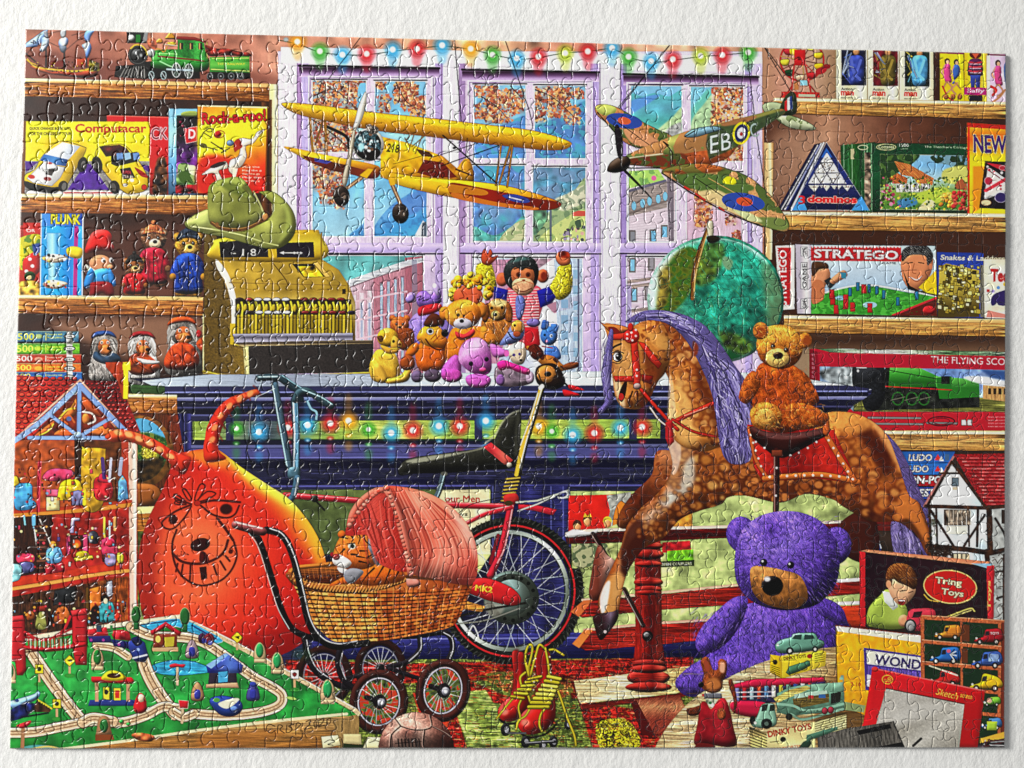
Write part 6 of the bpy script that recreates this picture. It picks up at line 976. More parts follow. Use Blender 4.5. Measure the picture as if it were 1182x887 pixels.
B('400,664 414,656 440,648 456,652 468,664 460,672 430,676 404,674 380,676', 'd8681e', vr=8, **TG); B('385,646 386,636 392,622 402,614 414,613 428,618 436,630 438,644 430,654 414,658 398,656 388,654', 'e0742a', vr=9, **TG); E(395, 617, 4.6, 4.6, 'd86a24', v=.6); B('426,622 434,626 437,636 432,640 426,634', '8a8a94', v=.5); B('384,644 390,640 400,644 406,650 400,656 390,654 385,650', 'e4dcd4', v=.5); B('390,655 402,658 398,662 392,660', 'd8d0cc'); B('398,660 408,656 420,660 412,670 404,674 398,668', '8a8a90', v=.4); E(388.5, 643, 4.4, 3.8, 'a83c34', v=.6); B('428,636 438,640 442,650 434,652', '6a6a74', f=1); E(406.5, 630.5, 4.4, 3.6, 'f0ead8', f=.5); E(407, 630.5, 2.6, 2.6, '15302a'); L('401,628 410,627', 1.2, '20140c')
for q in ('404,616 408,622 406,626', '412,614 416,620 414,628', '420,617 422,624 428,630', '396,620 402,622', '416,636 424,636', '412,642 422,644', '398,634 392,640', '424,644 430,640', '432,656 424,664 418,672', '444,652 438,662 432,672', '452,654 448,664 444,674', '460,660 456,668', '406,640 414,640', '415,648 424,650'): L(q, (2.4, 1), '1f140e', idw=False)
for i in range(7): L([388, 647+i*.6, 400+rnd(-2, 2), 650+i], .3, 'fff', idw=False)
part('pram_hood', 'coral pink pleated hood of the pram')
P_H = '402,606 408,590 420,572 436,563 452,562 480,565 506,574 530,594 546,616 552,640 550,664 542,676 520,672 496,668 470,662 466,668 470,650 474,630'
B('400,618 404,600 414,580 430,568 446,564 456,580 462,606 468,640 470,660 440,652 430,634 424,618', 'b8302a', g=(402, 0, 470, 0, 'd05044', 'b8342a', '9c261e'), n=('furu', .06))
for i in range(13): x = 408+i*4.6; L([x+rnd(0, 6), 574+abs(i-8)*2, x+rnd(6, 12), 610, x+rnd(16, 30), 650], (1, 2.4, 1), random.choice(['e06a5a', '7a1a16', 'd8503f', '8a2018']), a=.6)
sub('hood_canopy'); hb = B('446,562 470,563 496,570 520,584 540,606 550,632 551,660 544,674 524,674 500,668 476,662 472,640 466,606 456,578', 'd2553f', v=.45, vr=16, g=(450, 570, 552, 650, 'f08068', 'e0664e', 'e88a74', 'cc5244'), lit=(.2, -.9))
for i in range(30):
    a = i/29; x0 = 452+a*52; x1 = 474+a*74; L([x0, 564+a*a*18, x0+14+a*22, 600+a*12, x1+4, 640+rnd(-6, 6), x1-rnd(0, 10), 668], (.8, rnd(1.2, 3), .8), random.choice(['8a2620', 'f09a84', '9c3024', 'e8826c', '7a1c18', 'f8b4a0']), clip=hb, a=.42, idw=False)
B('510,578 534,598 548,624 550,648 542,630 528,606', 'f4b8a4', clip=hb, f=4, a=.8)
sub('frilled_edge'); L('404,606 408,592 418,578 434,567 448,566', 7, 'e0705c', v=.7); L('446,564 454,580 462,600 468,625 472,648 474,662', 7.5, 'e07a66', v=.7)
for i in range(22): t = i/21; E(448+27*t**.9, 565+97*t, 2.6, 2.4, random.choice(['e08a78', 'c8503e', 'd8705e']), v=.5, rot=40)
for i in range(14): t = i/13; E(404+44*t, 606-42*math.sin(t*1.5), 2.6, 2.4, random.choice(['e08a78', 'c8503e', 'd8705e']), v=.5)
part('pram_handle', 'black steel push handle of the pram with a brown grip'); 
L('290,614 300,624 312,660 324,700 336,724 352,734 372,738', 7, '141316', v=.6, vr=3); L('288,616 298,630 309,664 321,702 334,726', 1.1, 'd8d4d0', a=.8); L('308,612 326,618 338,640 348,680 356,716 368,736 386,746 410,744 424,742', 8, '161417', v=.6, vr=3, hl=.15); L('312,610 328,618 341,644 351,684 359,716 372,736 390,743 412,740', 1.4, 'd8d8dc', a=.8)
sub('grip'); L('273,606 290,611 304,614', 9.5, '8a4848', v=.8, vr=4, hl=.25); L('272,603 290,607 303,610', 2, 'e8ccc4', a=.8); back()

# ============================ wooden train table ============================
part('train_table', 'wooden toy railway table with a green landscape')
P('10,744 60,738 160,718 208,713 300,762 414,826 412,872 0,872', '2a8a3a', n=(('big', .08), ('mid', .03)), g=(0, 715, 0, 860, '379a4a', '2f9a44', '2a8a38'))
for i in range(26):
    x, y = rnd(20, 370), rnd(750, 850); E(x, y, rnd(8, 22), rnd(3, 8), random.choice(['1c6a2c', '3aa454', '2a7a34']), f=4, a=.3)
P('412,826 300,832 200,848 100,862 84,872 416,872', 'a87c46', g=(0, 826, 0, 870, 'c09a64', 'a0743c', '8a5c2a'), n=(('h', .1), ('wood', .08))); P('384,832 414,824 414,872 392,872', '9a7c4c', n=('v', .08)); L('60,866 140,856 230,843 320,832 400,824', 3.2, 'd8c8a0'); L('208,713 260,738 330,776 400,814 414,824', 5, 'cbb48c', n=('fine', .05)); L('208,711 262,736 332,774 410,818', 1.2, 'f0e6cc'); L('30,738 90,728 150,720 208,712', 5, 'd8ccb0'); L('30,741 90,731 150,723 206,716', 1.2, '5a4a34')
B('230,850 300,842 330,846 280,860 240,866', 'b87432', f=3, a=.5)
for q in ('317,838 310,836 307,842 312,846 318,843', '320,846 321,837 326,838 323,842 328,846', '330,845 331,837', '339,836 333,838 337,841 334,845 330,845', '341,848 342,835 347,836 343,840', '353,833 358,831 357,836 351,842 359,840', '362,834 366,831 367,837 363,839 362,834', '368,832 373,829 372,834 367,839 374,837', '377,831 381,829 381,834 377,836 377,831'): L(q, 1.1, '3f2c18', a=.85, idw=False)
def track(q, w=9, lab=None):
    sub('track'); L(q, w+1.6, '4a3422'); L(q, w, 'c8a884', n=('fine', .05)); p = cr(N(q), False, 8); d = np.gradient(p, axis=0); d /= np.hypot(d[:, 0], d[:, 1])[:, None]; nn = np.c_[-d[:, 1], d[:, 0]]
    for o, c, ww in ((-.42, 'f0dcc0', 1.4), (.42, 'e8d0b0', 1.2), (-.16, '8a6444', 1.2), (.16, '9a7450', 1.2), (-.28, 'dcc2a0', 1), (.3, 'd8bc98', 1)): comp(_stroke_mask(p+nn*o*w, ww), c)
    back()
sub('pond'); B('155,724 205,714 240,728 258,740 240,742 206,724 180,728 160,734', '3fa4cc', n=('h', .08), o='e8e0cc', ow=.6); L('160,722 204,716', 1.4, '2a4a7a'); L('222,722 250,738', 2, '2a4a8a'); sub('pond'); B('176,768 200,762 226,764 246,774 230,778 200,780 178,776', '3aa2cc', n=(('h', .1), ('mid', .06)), o='1f3f2a', ow=.8); B('18,866 40,860 70,864 60,874 20,874', '5aa8a0'); L('30,866 56,862 78,868', 2, 'd8c06a'); back()
track('36,752 48,770 66,796 84,820 96,834', 13); track('112,745 132,748 148,758', 9); track('162,752 172,780 186,804 202,824', 14); track('152,724 176,734 214,736 236,742 258,756 290,780 312,792 325,802 322,814 300,822 260,826 222,824', 11); track('10,846 40,845 76,838 110,832 140,834 168,826 188,816 205,818', 11); track('96,834 108,829 130,833', 12); track('200,822 212,828 224,824', 10)
for x, y, col in ((60, 792, 0), (182, 806, 0), (270, 764, 0), (310, 790, 0)): E(x, y, .9, .8, '2a1a10')
sub('suspension_bridge', 'red toy suspension bridge'); RB2 = dict(v=.5, o='4a0810', ow=.5); P('10,716 30,713 31,774 27,780 20,780 18,764 8,764', 'b8242c', **RB2); P('8,712 28,710 30,717 8,719', 'd03a3e', **RB2); P('84,706 92,703 102,706 101,768 88,768 84,745', 'b8242c', **RB2); P('82,705 100,702 102,710 84,712', 'd8383c', **RB2); L('30,748 60,750 98,744', 5, 'b02028', v=.5); L('30,730 44,738 58,738 74,728 82,712', 3, 'c02a30', v=.5); L('30,736 56,738 84,726', 2.4, 'a82028'); L('30,753 84,748', 1.4, '5a0c10')
for x in range(34, 84, 5): L([x, 738, x, 748], 1.2, 'c82c34'); L([x+2.4, 738, x+2.4, 748], 1, 'e8d8c0')
for y in (724, 740, 756): R(14, y, 27, y+1.2, '7a1018'); R(88, y, 99, y+1.2, '7a1018')
sub('toy_train', 'blue toy engine pulling red and blue wagons'); P('101,727 124,724 126,734 102,735', 'c82a34', v=.4); P('102,735 128,734 130,742 104,742', '2c2a6a', v=.3); P('112,722 118,722 118,730 112,730', '3a4a5a'); P('128,728 142,727 150,730 152,740 132,738', 'b82a34', v=.4, n=('mid', .2)); P('129,738 150,741 152,750 132,746', '2a2a6c', v=.3); P('148,741 160,736 168,742 172,758 168,765 156,764 150,752', '2f3f8a', v=.6, o='121a3a'); B('152,738 160,735 165,742 158,746', '1c2450', v=.5); E(160, 750, 2, 2, '8aa0d0'); L('154,760 170,756', 2, 'b8bcd0'); R(128, 722, 131, 732, '3a8a4a')
for x, y in ((106, 739), (120, 739), (138, 744)): E(x, y, 1.6, 1.6, '9a3a8a')
sub('station', 'red and yellow toy station on a blue platform'); P('104,808 156,808 156,815 102,815', '2f3f84', v=.3); 
for x in (112, 148): R(x-2, 786, x+2, 810, 'c09a74')
P('106,781 152,782 155,785 154,790 108,788 106,786', 'c8242c', v=.6); B('118,784 122,777 130,774 140,777 146,784 132,786', 'e8c82a', v=.4); E(132, 780, 8, 3, '4a2414'); sub('signal_board'); R(119, 793, 127, 808, 'd8c83a', o='20201a'); E(123, 799, 2.4, 3, '2a2a2a'); sub('signal_board'); R(131, 794, 140, 809, 'd8c23a', o='20201a'); P('133,797 138,797 138,806 133,806', 'c8302a')
sub('toy_figure'); B('158,804 163,800 168,806 169,820 160,824 154,818', 'c8242c', v=.6); E(163, 806, 4, 4.6, 'e8c8a8', v=.4)
sub('signal_hut', 'red roofed toy hut'); P('178,732 205,732 205,748 177,748', '8a3a24', v=.3); P('174,729 192,718 210,730 208,735 192,724 176,734', 'c02434', v=.5); P('190,736 202,735 201,746 191,747', 'b8a834'); E(183, 738, 3, 4, 'd8c060'); P('176,748 206,747 206,752 176,752', 'c0a074')
sub('blue_house', 'blue roofed toy house'); P('242,774 273,774 274,792 240,792', '3a3040', v=.3); P('238,768 262,754 281,768 279,777 240,777', '2f3a9a', v=.4, g=(238, 0, 281, 0, '5a7ac8', '2a3490')); P('238,768 260,754 264,756 244,772', '8ab0d8'); P('252,776 263,775 263,787 252,788', '4aa0c8'); P('238,790 274,788 276,794 238,794', 'c09a78', v=.3)
def tree(x, y, s, c='2f7a3a'):
    sub('toy_tree'); B([x-6*s, y+10*s, x-6*s, y-4*s, x, y-11*s, x+6*s, y-4*s, x+6*s, y+10*s], 'c0a47c', v=.4, o='4a3a24', ow=.5); E(x, y-1*s, 4.4*s, 8.4*s, c, v=.6); R(x-6.5*s, y+9*s, x+6.5*s, y+13*s, 'cbb28a', v=.3)
for x, y, s in ((300, 752, 1), (320, 764, 1.05), (378, 797, 1.2)): tree(x, y, s, '2f9a5a')
tree(113, 760, 1.05, '247a34'); tree(12, 776, 1., '2a6a34')
for x, y in ((214, 712), (158, 710)): sub('toy_tree'); E(x, y, 6, 10.5, '2c6a34', v=.7, o='d8d8a8', ow=.5); R(x-3, y+9, x+3, y+17, '2a6a3a', v=.4)
sub('toy_tree'); B('112,840 114,830 120,826 126,830 128,842 128,848 112,850', '9a7450', v=.4); E(120, 838, 5, 8, '2f7a3c', v=.6); P('110,848 130,848 132,854 110,855', '8a4a24')
def signp(x, y, c, kind='d'):
    sub('toy_sign'); L([x, y, x, y+16], 2.6, 'c8a478'); E(x, y+17, 6, 2.4, '3f9a3c')
    if kind == 'd': P([x, y-7, x+7, y, x, y+7, x-7, y], c, o='2a2210', ow=.5); P([x-3, y-1, x+3, y-2, x+2, y+2], '2a2010')
    else: R(x-5, y-6, x+5, y+5, c, o='2a2210', ow=.5); E(x, y-.5, 2.6, 2.6, '3a3420')
signp(81, 763, 'e8cf2a'); signp(46, 773, 'e0c62a', 's'); signp(66, 813, 'e2c52a', 's'); signp(274, 736, 'e2c52a'); signp(340, 779, 'ece4dc', 's'); P('337,777 343,777 340,782', '8a2a2a')
sub('toy_signal'); L('205,770 205,790', 3, 'c8b494'); B('196,768 202,766 208,767 214,767 212,771 206,770 198,771', 'c82a38', v=.5); sub('toy_signal'); L('211,816 210,834', 3, 'c8b08c'); P('206,808 218,809 217,818 207,818', 'c82430', v=.4, o='f0dcd0'); sub('toy_signal'); L('27,838 26,864', 4, 'a87a54'); B('19,838 28,834 36,832 34,837 26,841', 'd0303a', v=.5)
for x, y, c in ((222, 748, 'a08a90'), (228, 797, 'b08a64'), (292, 797, '4a4a8a')): sub('toy_figure'); B([x-7, y+11, x-6, y-2, x, y-10, x+6, y-2, x+7, y+11], c, v=.5, o='3a2a1a', ow=.5); B([x-3, y+9, x-3, y, x+3, y, x+3, y+9], '3a3f9a', v=.4)
E(292, 790, 4, 3, '3a4aa0', v=.4); sub('toy_engine'); E(234, 737, 5, 6, '4a2a4a', v=.7); E(242, 738, 6, 7, '7a2a34', v=.7); E(236, 740, 3, 3, '3a3a8a'); E(243, 742, 2.6, 2.8, '5a5aa0')
sub('toy_car', 'blue toy car on its side'); B('243,806 258,803 276,808 280,818 272,826 256,826 244,815', '2f4a9a', v=.6, o='121a3a'); B('252,812 270,806 276,808 262,818', 'd8d0b8'); E(270, 818, 4, 3, '6a8ad0', v=.5); E(250, 808, 4, 2.6, '5a9a4a')
sub('toy_aeroplane', 'pale blue toy aeroplane'); B('12,810 24,806 40,801 44,797 47,802 42,808 30,814 20,820 13,816', '8ab4dc', v=.6, o='2a3a6a'); E(20, 809, 2.4, 2, '2a4a8a'); B('10,822 28,812 44,814 38,822 24,830 10,832', '232c66', v=.4, n=('mid', .25)); P('40,814 44,808 60,818 58,822 40,822', '4a3020', n=('mid', .2)); L('44,808 60,818', 2, 'e0c83a'); 
for i in range(6): E(44+i*2.6, 809+i*1.7, .8, None, '201a10')
L('26,828 56,823', 2, '1a1a2a')
back(); 
for x, y in ((140, 833), (148, 836), (176, 832)): E(x, y, 2.4, 2, '4ab85c', v=.6)
B('152,848 164,846 178,850 174,856 158,854', '8a4a2a', n=('mid', .4), v=.5); E(336, 806, 6, 1.6, 'a8c86a', rot=10)
part('price_tag', 'cream paper tags standing along the bottom edge'); P('370,850 390,848 393,860 372,864', 'e4d8a8', v=.2, o='6a5a34', ow=.5); L('374,857 380,854 386,856 378,859 384,860', .8, '2a2a22'); P('396,847 416,847 417,859 396,858', 'cdbf8c', v=.2); sub('price_tag'); P('424,850 446,851 444,868 418,864', 'ecdfa8', v=.2, o='6a5a34', ow=.5); L('426,857 434,855 440,858 436,861', .8, '2a2a22'); back(); P('396,858 420,860 416,868 394,868', '2a3a20')

# ============================ leather football, skates ============================
part('leather_football', 'old brown leather football at the bottom edge'); bl = E(480, 866, 44, 44, '8a5a4e', v=.6, vr=18, rg=(470, 846, 60, 'c09a8a', '9a6a5c', '6a3a32', '3a1a16'), n=(('mid', .06), ('fine', .05)))
for q in ('462,838 476,842 490,842 498,838 496,826', '490,842 488,858 490,866', '462,838 452,848 450,862', '498,838 514,846 522,852', '462,838 456,830'): L(q, 1.6, '24120f', clip=bl, idw=False); L(' '.join(f'{float(t.split(",")[0])-1.4},{float(t.split(",")[1])-1}' for t in q.split()), .7, 'd8b4a4', clip=bl, a=.7, idw=False)
L('456,858 486,856', 1, '2a1512', clip=bl)
for i in range(7): L([459+i*4, 853, 460+i*4, 862], 1.6, '1f100e', clip=bl)
part('roller_skates', 'pair of red roller skate boots with yellow laces')
def skate(dx, dy, s, lab):
    sub('boot', lab); X = lambda q: ' '.join(f'{(float(t.split(",")[0]))*s+dx},{(float(t.split(",")[1]))*s+dy}' for t in q.split())
    B(X('20,4 30,2 38,8 40,40 44,66 42,84 30,96 12,100 2,94 0,84 6,74 18,62 22,40'), 'c4221e', v=.7, vr=9, hl=.3, lit=(-.6, -.6), o='3a0806', ow=.6); B(X('22,4 30,2 30,30 24,60 18,58 22,40'), '7a1412', f=2, a=.8); E(9*s+dx, 86*s+dy, 5, 4, 'f08a74', f=2, a=.9)
    L(X('2,97 14,103 32,99 44,88'), 2.4, '1a0c0c')
skate(574, 750, .83, 'red skate boot behind, half hidden by the other'); skate(597, 748, 1., 'red skate boot in front')
for x, y, r in ((583, 842, 7.5), (606, 856, 7), (638, 856, 7), (655, 836, 6), (626, 860, 6)): sub('skate_wheel'); E(x, y, r*.75, r, '1c1c1e', v=.8, hl=.2); E(x+1, y, r*.35, r*.5, '8a8a8e')
L('586,846 606,846', 2, '5a5a5c'); L('604,858 640,856', 3.4, '2a2a2c'); L('606,857 638,855', 1, '9a9a9c')
sub('lace'); LC = dict(o='4a4208', ow=.5)
for q, w in (('610,780 606,762 608,748 613,744 614,752 610,770 610,780', 3.2), ('612,778 618,756 622,744 628,748', 3), ('629,748 632,764 634,782', 3), ('634,750 640,750 650,756', 3), ('606,776 600,782 602,792 608,800 612,812', 3), ('592,806 588,810 580,820 572,830', 2.6), ('602,806 598,816 600,828 598,834', 2.8), ('612,816 606,826 598,832 595,842', 3), ('632,814 624,824 622,836 625,844', 3), ('638,782 646,804 654,828 662,848 664,860', 3)): L(q, w, 'c2b02c', v=.4, **LC)
for i in range(6): L([590+i*4, 804-i*4, 604+i*4, 806-i*5], 4.2, random.choice(['c8b632', 'd8c84a', 'a8941e']), v=.7, **LC)
for i in range(8): L([610+i*3.2, 816-i*5, 632+i*2, 816-i*4.6], 5, random.choice(['d2c03a', 'e0d052', 'b0a024']), v=.7, **LC)
back()
for i in range(5): E(634+i*.5, 758+i*9, 1, None, 'f0e0a0'); E(618-i*.7, 760+i*9, .9, None, 'f0dcb0')

# ============================ rocking horse ============================
part('stand_poster', 'cream poster behind the horse stand with green and red fruit'); P('760,585 800,583 800,652 660,656 660,626', 'a8b070', n=('mid', .12)); P('764,590 799,588 799,608 764,609', 'e09a3a', n=('mid', .1)); P('764,626 796,624 798,636 764,638', 'c8242c', n=('mid', .2)); P('770,636 800,634 800,648 770,650', '7ac02a', n=('mid', .16)); P('758,648 801,646 801,653 758,655', '2f3f24'); T('GREEN COUPLERS', 760, 653, 38, 3.2, 'd8d8b0', dy=-.03); B('664,630 700,628 690,650 664,654', 'a8a880', n2=('mid', .1, .3, '5a6a4a', .9)); T('POST', 668, 658, 22, 3.6, '4a4a2a')
part('horse_stand', 'dark red wooden stand of the rocking horse'); WD = dict(n=(('h', .16), ('wood', .1)), o='2a0606', ow=.5)
P('652,617 684,612 860,607 1000,600 1000,612 860,620 700,627 654,628', '7a1a16', g=(0, 605, 0, 628, 'a83028', '7a1a16', '4a0c0a'), **WD); L('654,616 690,612 860,607 990,601', 3.4, 'e0c8b4'); B('652,618 662,611 680,614 690,610 686,616 660,620', 'f0ece8', v=.4)
P('658,706 672,694 780,684 860,672 1004,668 1004,684 860,697 760,704 672,713', '7c1c16', g=(660, 0, 1000, 0, '9a2a1e', '70140f', '8a2018'), **WD); L('672,692.5 760,684 860,674', 3, 'e2b89a'); P('658,706 673,693 684,692 668,712', 'd0703a'); L('1000,668 955,671', 4, 'e8dcd4')
P('660,743 674,728 760,720 860,714 860,734 760,744 676,751', '861f18', g=(660, 0, 860, 0, '9a281c', '7a1812', '8a2018'), **WD); L('674,727 760,719 860,713', 3, 'dca890'); P('660,743 674,727 684,727 668,748', 'd8803c'); P('944,700 1000,698 1000,724 950,720', 'c8401c', v=.3, n=('h', .1)); L('944,697 1000,695', 4, 'e0d0d0'); P('950,720 1000,722 1000,734 955,730', '7a1a14')
sub('base_plank'); P('660,786 800,768 800,792 780,800 668,812', 'e0c48c', n=(('wood', .12), ('h', .08)), g=(660, 0, 800, 0, 'f0dca8', 'd8b878', 'c8a468')); P('668,813 782,800 806,790 806,798 782,806 672,818 664,800 658,786 662,786', '6a1a14', n=('h', .2)); P('732,808 784,802 800,840 752,848', 'b06a4a', n=('furu', .16), g=(0, 802, 0, 848, '6a2018', 'c08058', '8a3a2a')); P('728,812 734,808 754,846 752,850 740,848', '5a100c'); 
sub('turned_post'); P('732,620 762,620 764,740 768,770 730,770 733,740', '8a1c14', v=.7, vr=10, n=('v', .1), g=(730, 0, 768, 0, '5a0c0a', 'b0382a', '7a140f', '4a0806'))
for y, w, h in ((630, 17, 5), (640, 18, 6), (651, 16, 4), (672, 17, 6), (680, 16, 4), (684, 15, 3), (765, 19, 4), (782, 25, 9), (772, 22, 5), (793, 27, 6)): E(748, y, w, h, '96221a', v=.9, vr=4, hl=.2, n=('h', .08), g=(730, 0, 772, 0, '6a100c', 'c04a38', '8a1c14', '4a0806'))
sub('bolt'); E(747, 734, 6.4, 6.2, '191313', v=.6); E(746, 733, 3.4, 3.2, '6a6a6a', v=.8, hl=.5)
sub('iron_rod'); L('684,616 706,652', 5, '2f1a16', v=.5); L('720,680 742,722', 5, '35201a', v=.5); L('682,616 704,652', 1, 'a88a80'); L('719,682 740,722', 1, 'a8928a'); back()

part('rocking_horse', 'dappled brown rocking horse with a purple grey mane')
HO = dict(n=(('big', .05), ('mid', .05)), n2=('mid', .55, .7, '6a2c10', .65))
sub('far_leg'); B('760,520 752,548 730,570 716,590 712,606 724,610 740,596 766,576 790,556 800,530', '8a4a20', v=.5, vr=8, g=(712, 600, 790, 530, '4a1c10', '9a5428', 'b07a54'), **HO); B('690,630 700,640 710,650 700,668 694,690 680,690 682,664', '7a3a2a', v=.5, g=(680, 0, 710, 0, 'd8b0a0', '7a3424')); B('990,590 1010,600 1014,640 1000,650 975,640 965,610', '4a1c12', v=.4)
sub('tail', 'purple grey tail'); B('992,482 1012,492 1034,512 1050,540 1062,568 1074,596 1078,640 1066,642 1052,600 1036,572 1020,540', '6a5a92', v=.4, n=('furd', .12)); B('1030,600 1050,612 1062,630 1058,650 1036,648 1028,620', '6f6294', v=.4, n=('fur', .16))
for i in range(80): t = rnd(0, 1); x, y = 1002+72*t+rnd(-8, 8), 490+140*t**1.1+rnd(-5, 5); L([x, y, x+4, y+12, x+9, y+26], (.4, 1, .3), random.choice(['b4a8d0', '3a2a5a', '8a7cb4', '4f4078']), a=.7)
for i in range(26): x, y = rnd(1030, 1058), rnd(602, 632); L([x, y, x+3, y+8, x+4, y+16], (.4, 1, .3), random.choice(['c0b4dc', '3a2a5a', '8a7cb4']), a=.7)
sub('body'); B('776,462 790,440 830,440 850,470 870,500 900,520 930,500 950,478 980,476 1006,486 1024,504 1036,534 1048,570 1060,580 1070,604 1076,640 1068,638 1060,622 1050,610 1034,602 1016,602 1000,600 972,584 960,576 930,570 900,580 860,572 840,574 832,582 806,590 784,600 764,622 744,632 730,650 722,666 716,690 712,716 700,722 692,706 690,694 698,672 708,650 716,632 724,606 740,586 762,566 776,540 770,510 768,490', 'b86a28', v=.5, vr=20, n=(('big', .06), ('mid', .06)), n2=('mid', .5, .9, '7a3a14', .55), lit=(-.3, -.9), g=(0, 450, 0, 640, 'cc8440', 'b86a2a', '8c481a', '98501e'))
hbm = raster([cr(N('776,462 790,440 830,440 850,470 870,500 900,520 930,500 950,478 980,476 1006,486 1024,504 1036,534 1048,570 1060,580 1070,604 1076,640 1068,638 1060,622 1050,610 1034,602 1016,602 1000,600 972,584 960,576 930,570 900,580 860,572 840,574 832,582 806,590 784,600 764,622 744,632 730,650 722,666 716,690 712,716 700,722 692,706 690,694 698,672 708,650 716,632 724,606 740,586 762,566 776,540 770,510 768,490'))])
B('838,540 900,552 980,556 985,584 900,586 840,578', '6a2f12', clip=hbm, f=8, a=.7)
for i in range(120):
    x, y = rnd(832, 978), rnd(534, 580); r = rnd(2.6, 5.6); E(x, y, r*1.4, r*1.25, '51220c', f=1.6, clip=hbm, a=.5); E(x, y, r, r*.85, random.choice(['c87a38', 'b0642a', 'd88a44', 'a85a24']), f=1.4, clip=hbm, a=.8)
for i in range(90):
    x, y = rnd(770, 850), rnd(486, 596); r = rnd(2.6, 6.5); E(x, y, r*1.45, r*1.3, '5a260c', f=1.6, clip=hbm, a=.6); E(x, y, r*.9, r*.8, random.choice(['e0a050', 'd08a3c', 'c87830', 'eab868']), f=1.8, clip=hbm, a=.7)
for i in range(70):
    x, y = rnd(955, 1052), rnd(480, 602); r = rnd(3, 8); E(x, y, r*1.4, r*1.2, random.choice(['5a200a', '7a3410', '6a2a0c']), f=2, clip=hbm, a=.5); E(x, y, r*.85, r*.75, random.choice(['e0984a', 'd88a40', 'c87430', 'eaa85c']), f=1.8, clip=hbm, a=.7)
B('996,488 1020,510 1030,536 1020,548 1004,520 990,504', '4a1608', clip=hbm, f=5, a=.85); B('1000,480 1024,500 1040,536 1048,560 1036,540 1018,508', 'f0b070', clip=hbm, f=2.5, a=.7); B('960,480 990,478 1006,490 990,500 966,496', 'e8a050', clip=hbm, f=4, a=.7)
B('1040,566 1056,576 1068,606 1074,636 1064,620 1050,600 1034,596', 'd8813a', clip=hbm, f=2, a=.8); B('1000,590 1030,600 1050,612 1062,630 1040,608 1014,604', '4a1a0c', clip=hbm, f=2, a=.8)
B('772,510 786,500 800,520 796,560 770,588 740,612 728,640 716,680 706,690 712,650 724,610 744,584 768,562', 'd8b498', clip=hbm, f=3, a=.35); B('790,536 800,528 800,560 776,580 760,580 784,560', 'c4d4d4', clip=hbm, f=3, a=.6); B('772,560 760,580 740,600 726,612 730,622 752,606 776,580', 'd0d4d0', clip=hbm, f=3, a=.4); B('744,630 724,664 716,660 724,630 742,612', '3a140c', clip=hbm, f=3, a=.9); B('724,612 736,600 744,608 738,640 722,654 716,640', '4a1c10', clip=hbm, f=2, a=.85); B('700,672 712,660 720,668 712,700 704,716 694,704', 'e0a860', clip=hbm, f=2.5, a=.75); B('692,690 698,674 704,672 700,700 694,708', 'e8e4ea', clip=hbm, f=1.5, a=.8); B('770,486 778,484 786,520 780,546 772,540', 'e8d8d0', clip=hbm, f=1.4, a=.55)
for i in range(60): x, y = rnd(724, 800), rnd(560, 624); r = rnd(2, 4.5); E(x, y, r*1.4, r*1.2, '5a260c', f=1.4, clip=hbm, a=.4); E(x, y, r*.8, r*.7, random.choice(['d89a50', 'c87c38']), f=1.2, clip=hbm, a=.5)
sub('hoof'); B('684,712 692,708 706,706 713,704 712,716 702,730 695,738 690,736 686,724', '33161a', v=.6, g=(684, 0, 713, 0, '6a5a6a', '2c1216', '4a1a14')); E(698, 729, 1.8, 1.8, 'c0a8a8'); 
sub('neck'); B('742,376 760,366 776,372 796,392 812,418 822,450 830,476 842,500 820,520 790,516 774,500 772,470 774,448 768,430 756,420 748,400', 'ca7e36', v=.5, vr=14, **HO); B('778,440 790,436 800,470 806,510 786,512 776,490', 'eebb70', f=5, a=.7); B('772,440 776,438 780,480 776,510 770,500', 'e8cca8', f=1.5, a=.6); B('756,372 790,384 806,410 790,404 766,390', 'a8521c', f=4, a=.7); B('800,410 818,440 830,470 826,490 812,466 800,436', 'a8541f', f=4, a=.7)
nk = raster([cr(N('742,376 760,366 776,372 796,392 812,418 822,450 830,476 842,500 820,520 790,516 774,500 772,470 774,448 768,430 756,420 748,400'))])
for i in range(46): t = rnd(0, 1); x = np.interp(t, [0, .5, 1], [766, 806, 826])+rnd(-18, 14); y = 376+t*136; r = rnd(2.5, 6.5); E(x, y, r*1.4, r*1.2, '7a3410', f=2, a=.45, clip=nk); E(x, y, r*.8, r*.75, random.choice(['e8a858', 'dc9444', 'f0bc74']), f=1.6, a=.6, clip=nk)
B('806,416 820,448 830,478 838,500 828,506 818,478 804,444', '5a240c', f=4, a=.6, clip=nk); B('748,372 772,372 796,394 780,388 760,380', '7a3812', f=3, a=.6, clip=nk)
sub('head'); B('698,374 712,376 722,382 740,372 760,370 770,384 774,410 768,430 760,440 752,456 746,466 738,472 726,472 716,468 710,456 707,436 704,410 702,392', 'c47c38', v=.55, vr=11, **HO); B('706,400 722,396 732,420 728,440 712,440', 'deaa68', f=4, a=.6); B('708,440 716,440 722,470 714,464', 'f0d4b0', f=2, a=.7); B('742,404 756,410 764,424 758,438 748,430', '6a2c10', f=3, a=.7); B('746,384 768,388 772,404 756,400', 'e8b060', f=3, a=.6); B('744,428 758,430 754,446 746,446', '8a4018', f=2, a=.7)
B('692,371 698,374 708,374 722,377 730,382 722,384 710,386 702,382', 'c87a3c', v=.5, o='4a1c10', ow=.5); B('702,378 710,378 716,384 706,384', '8a241c')
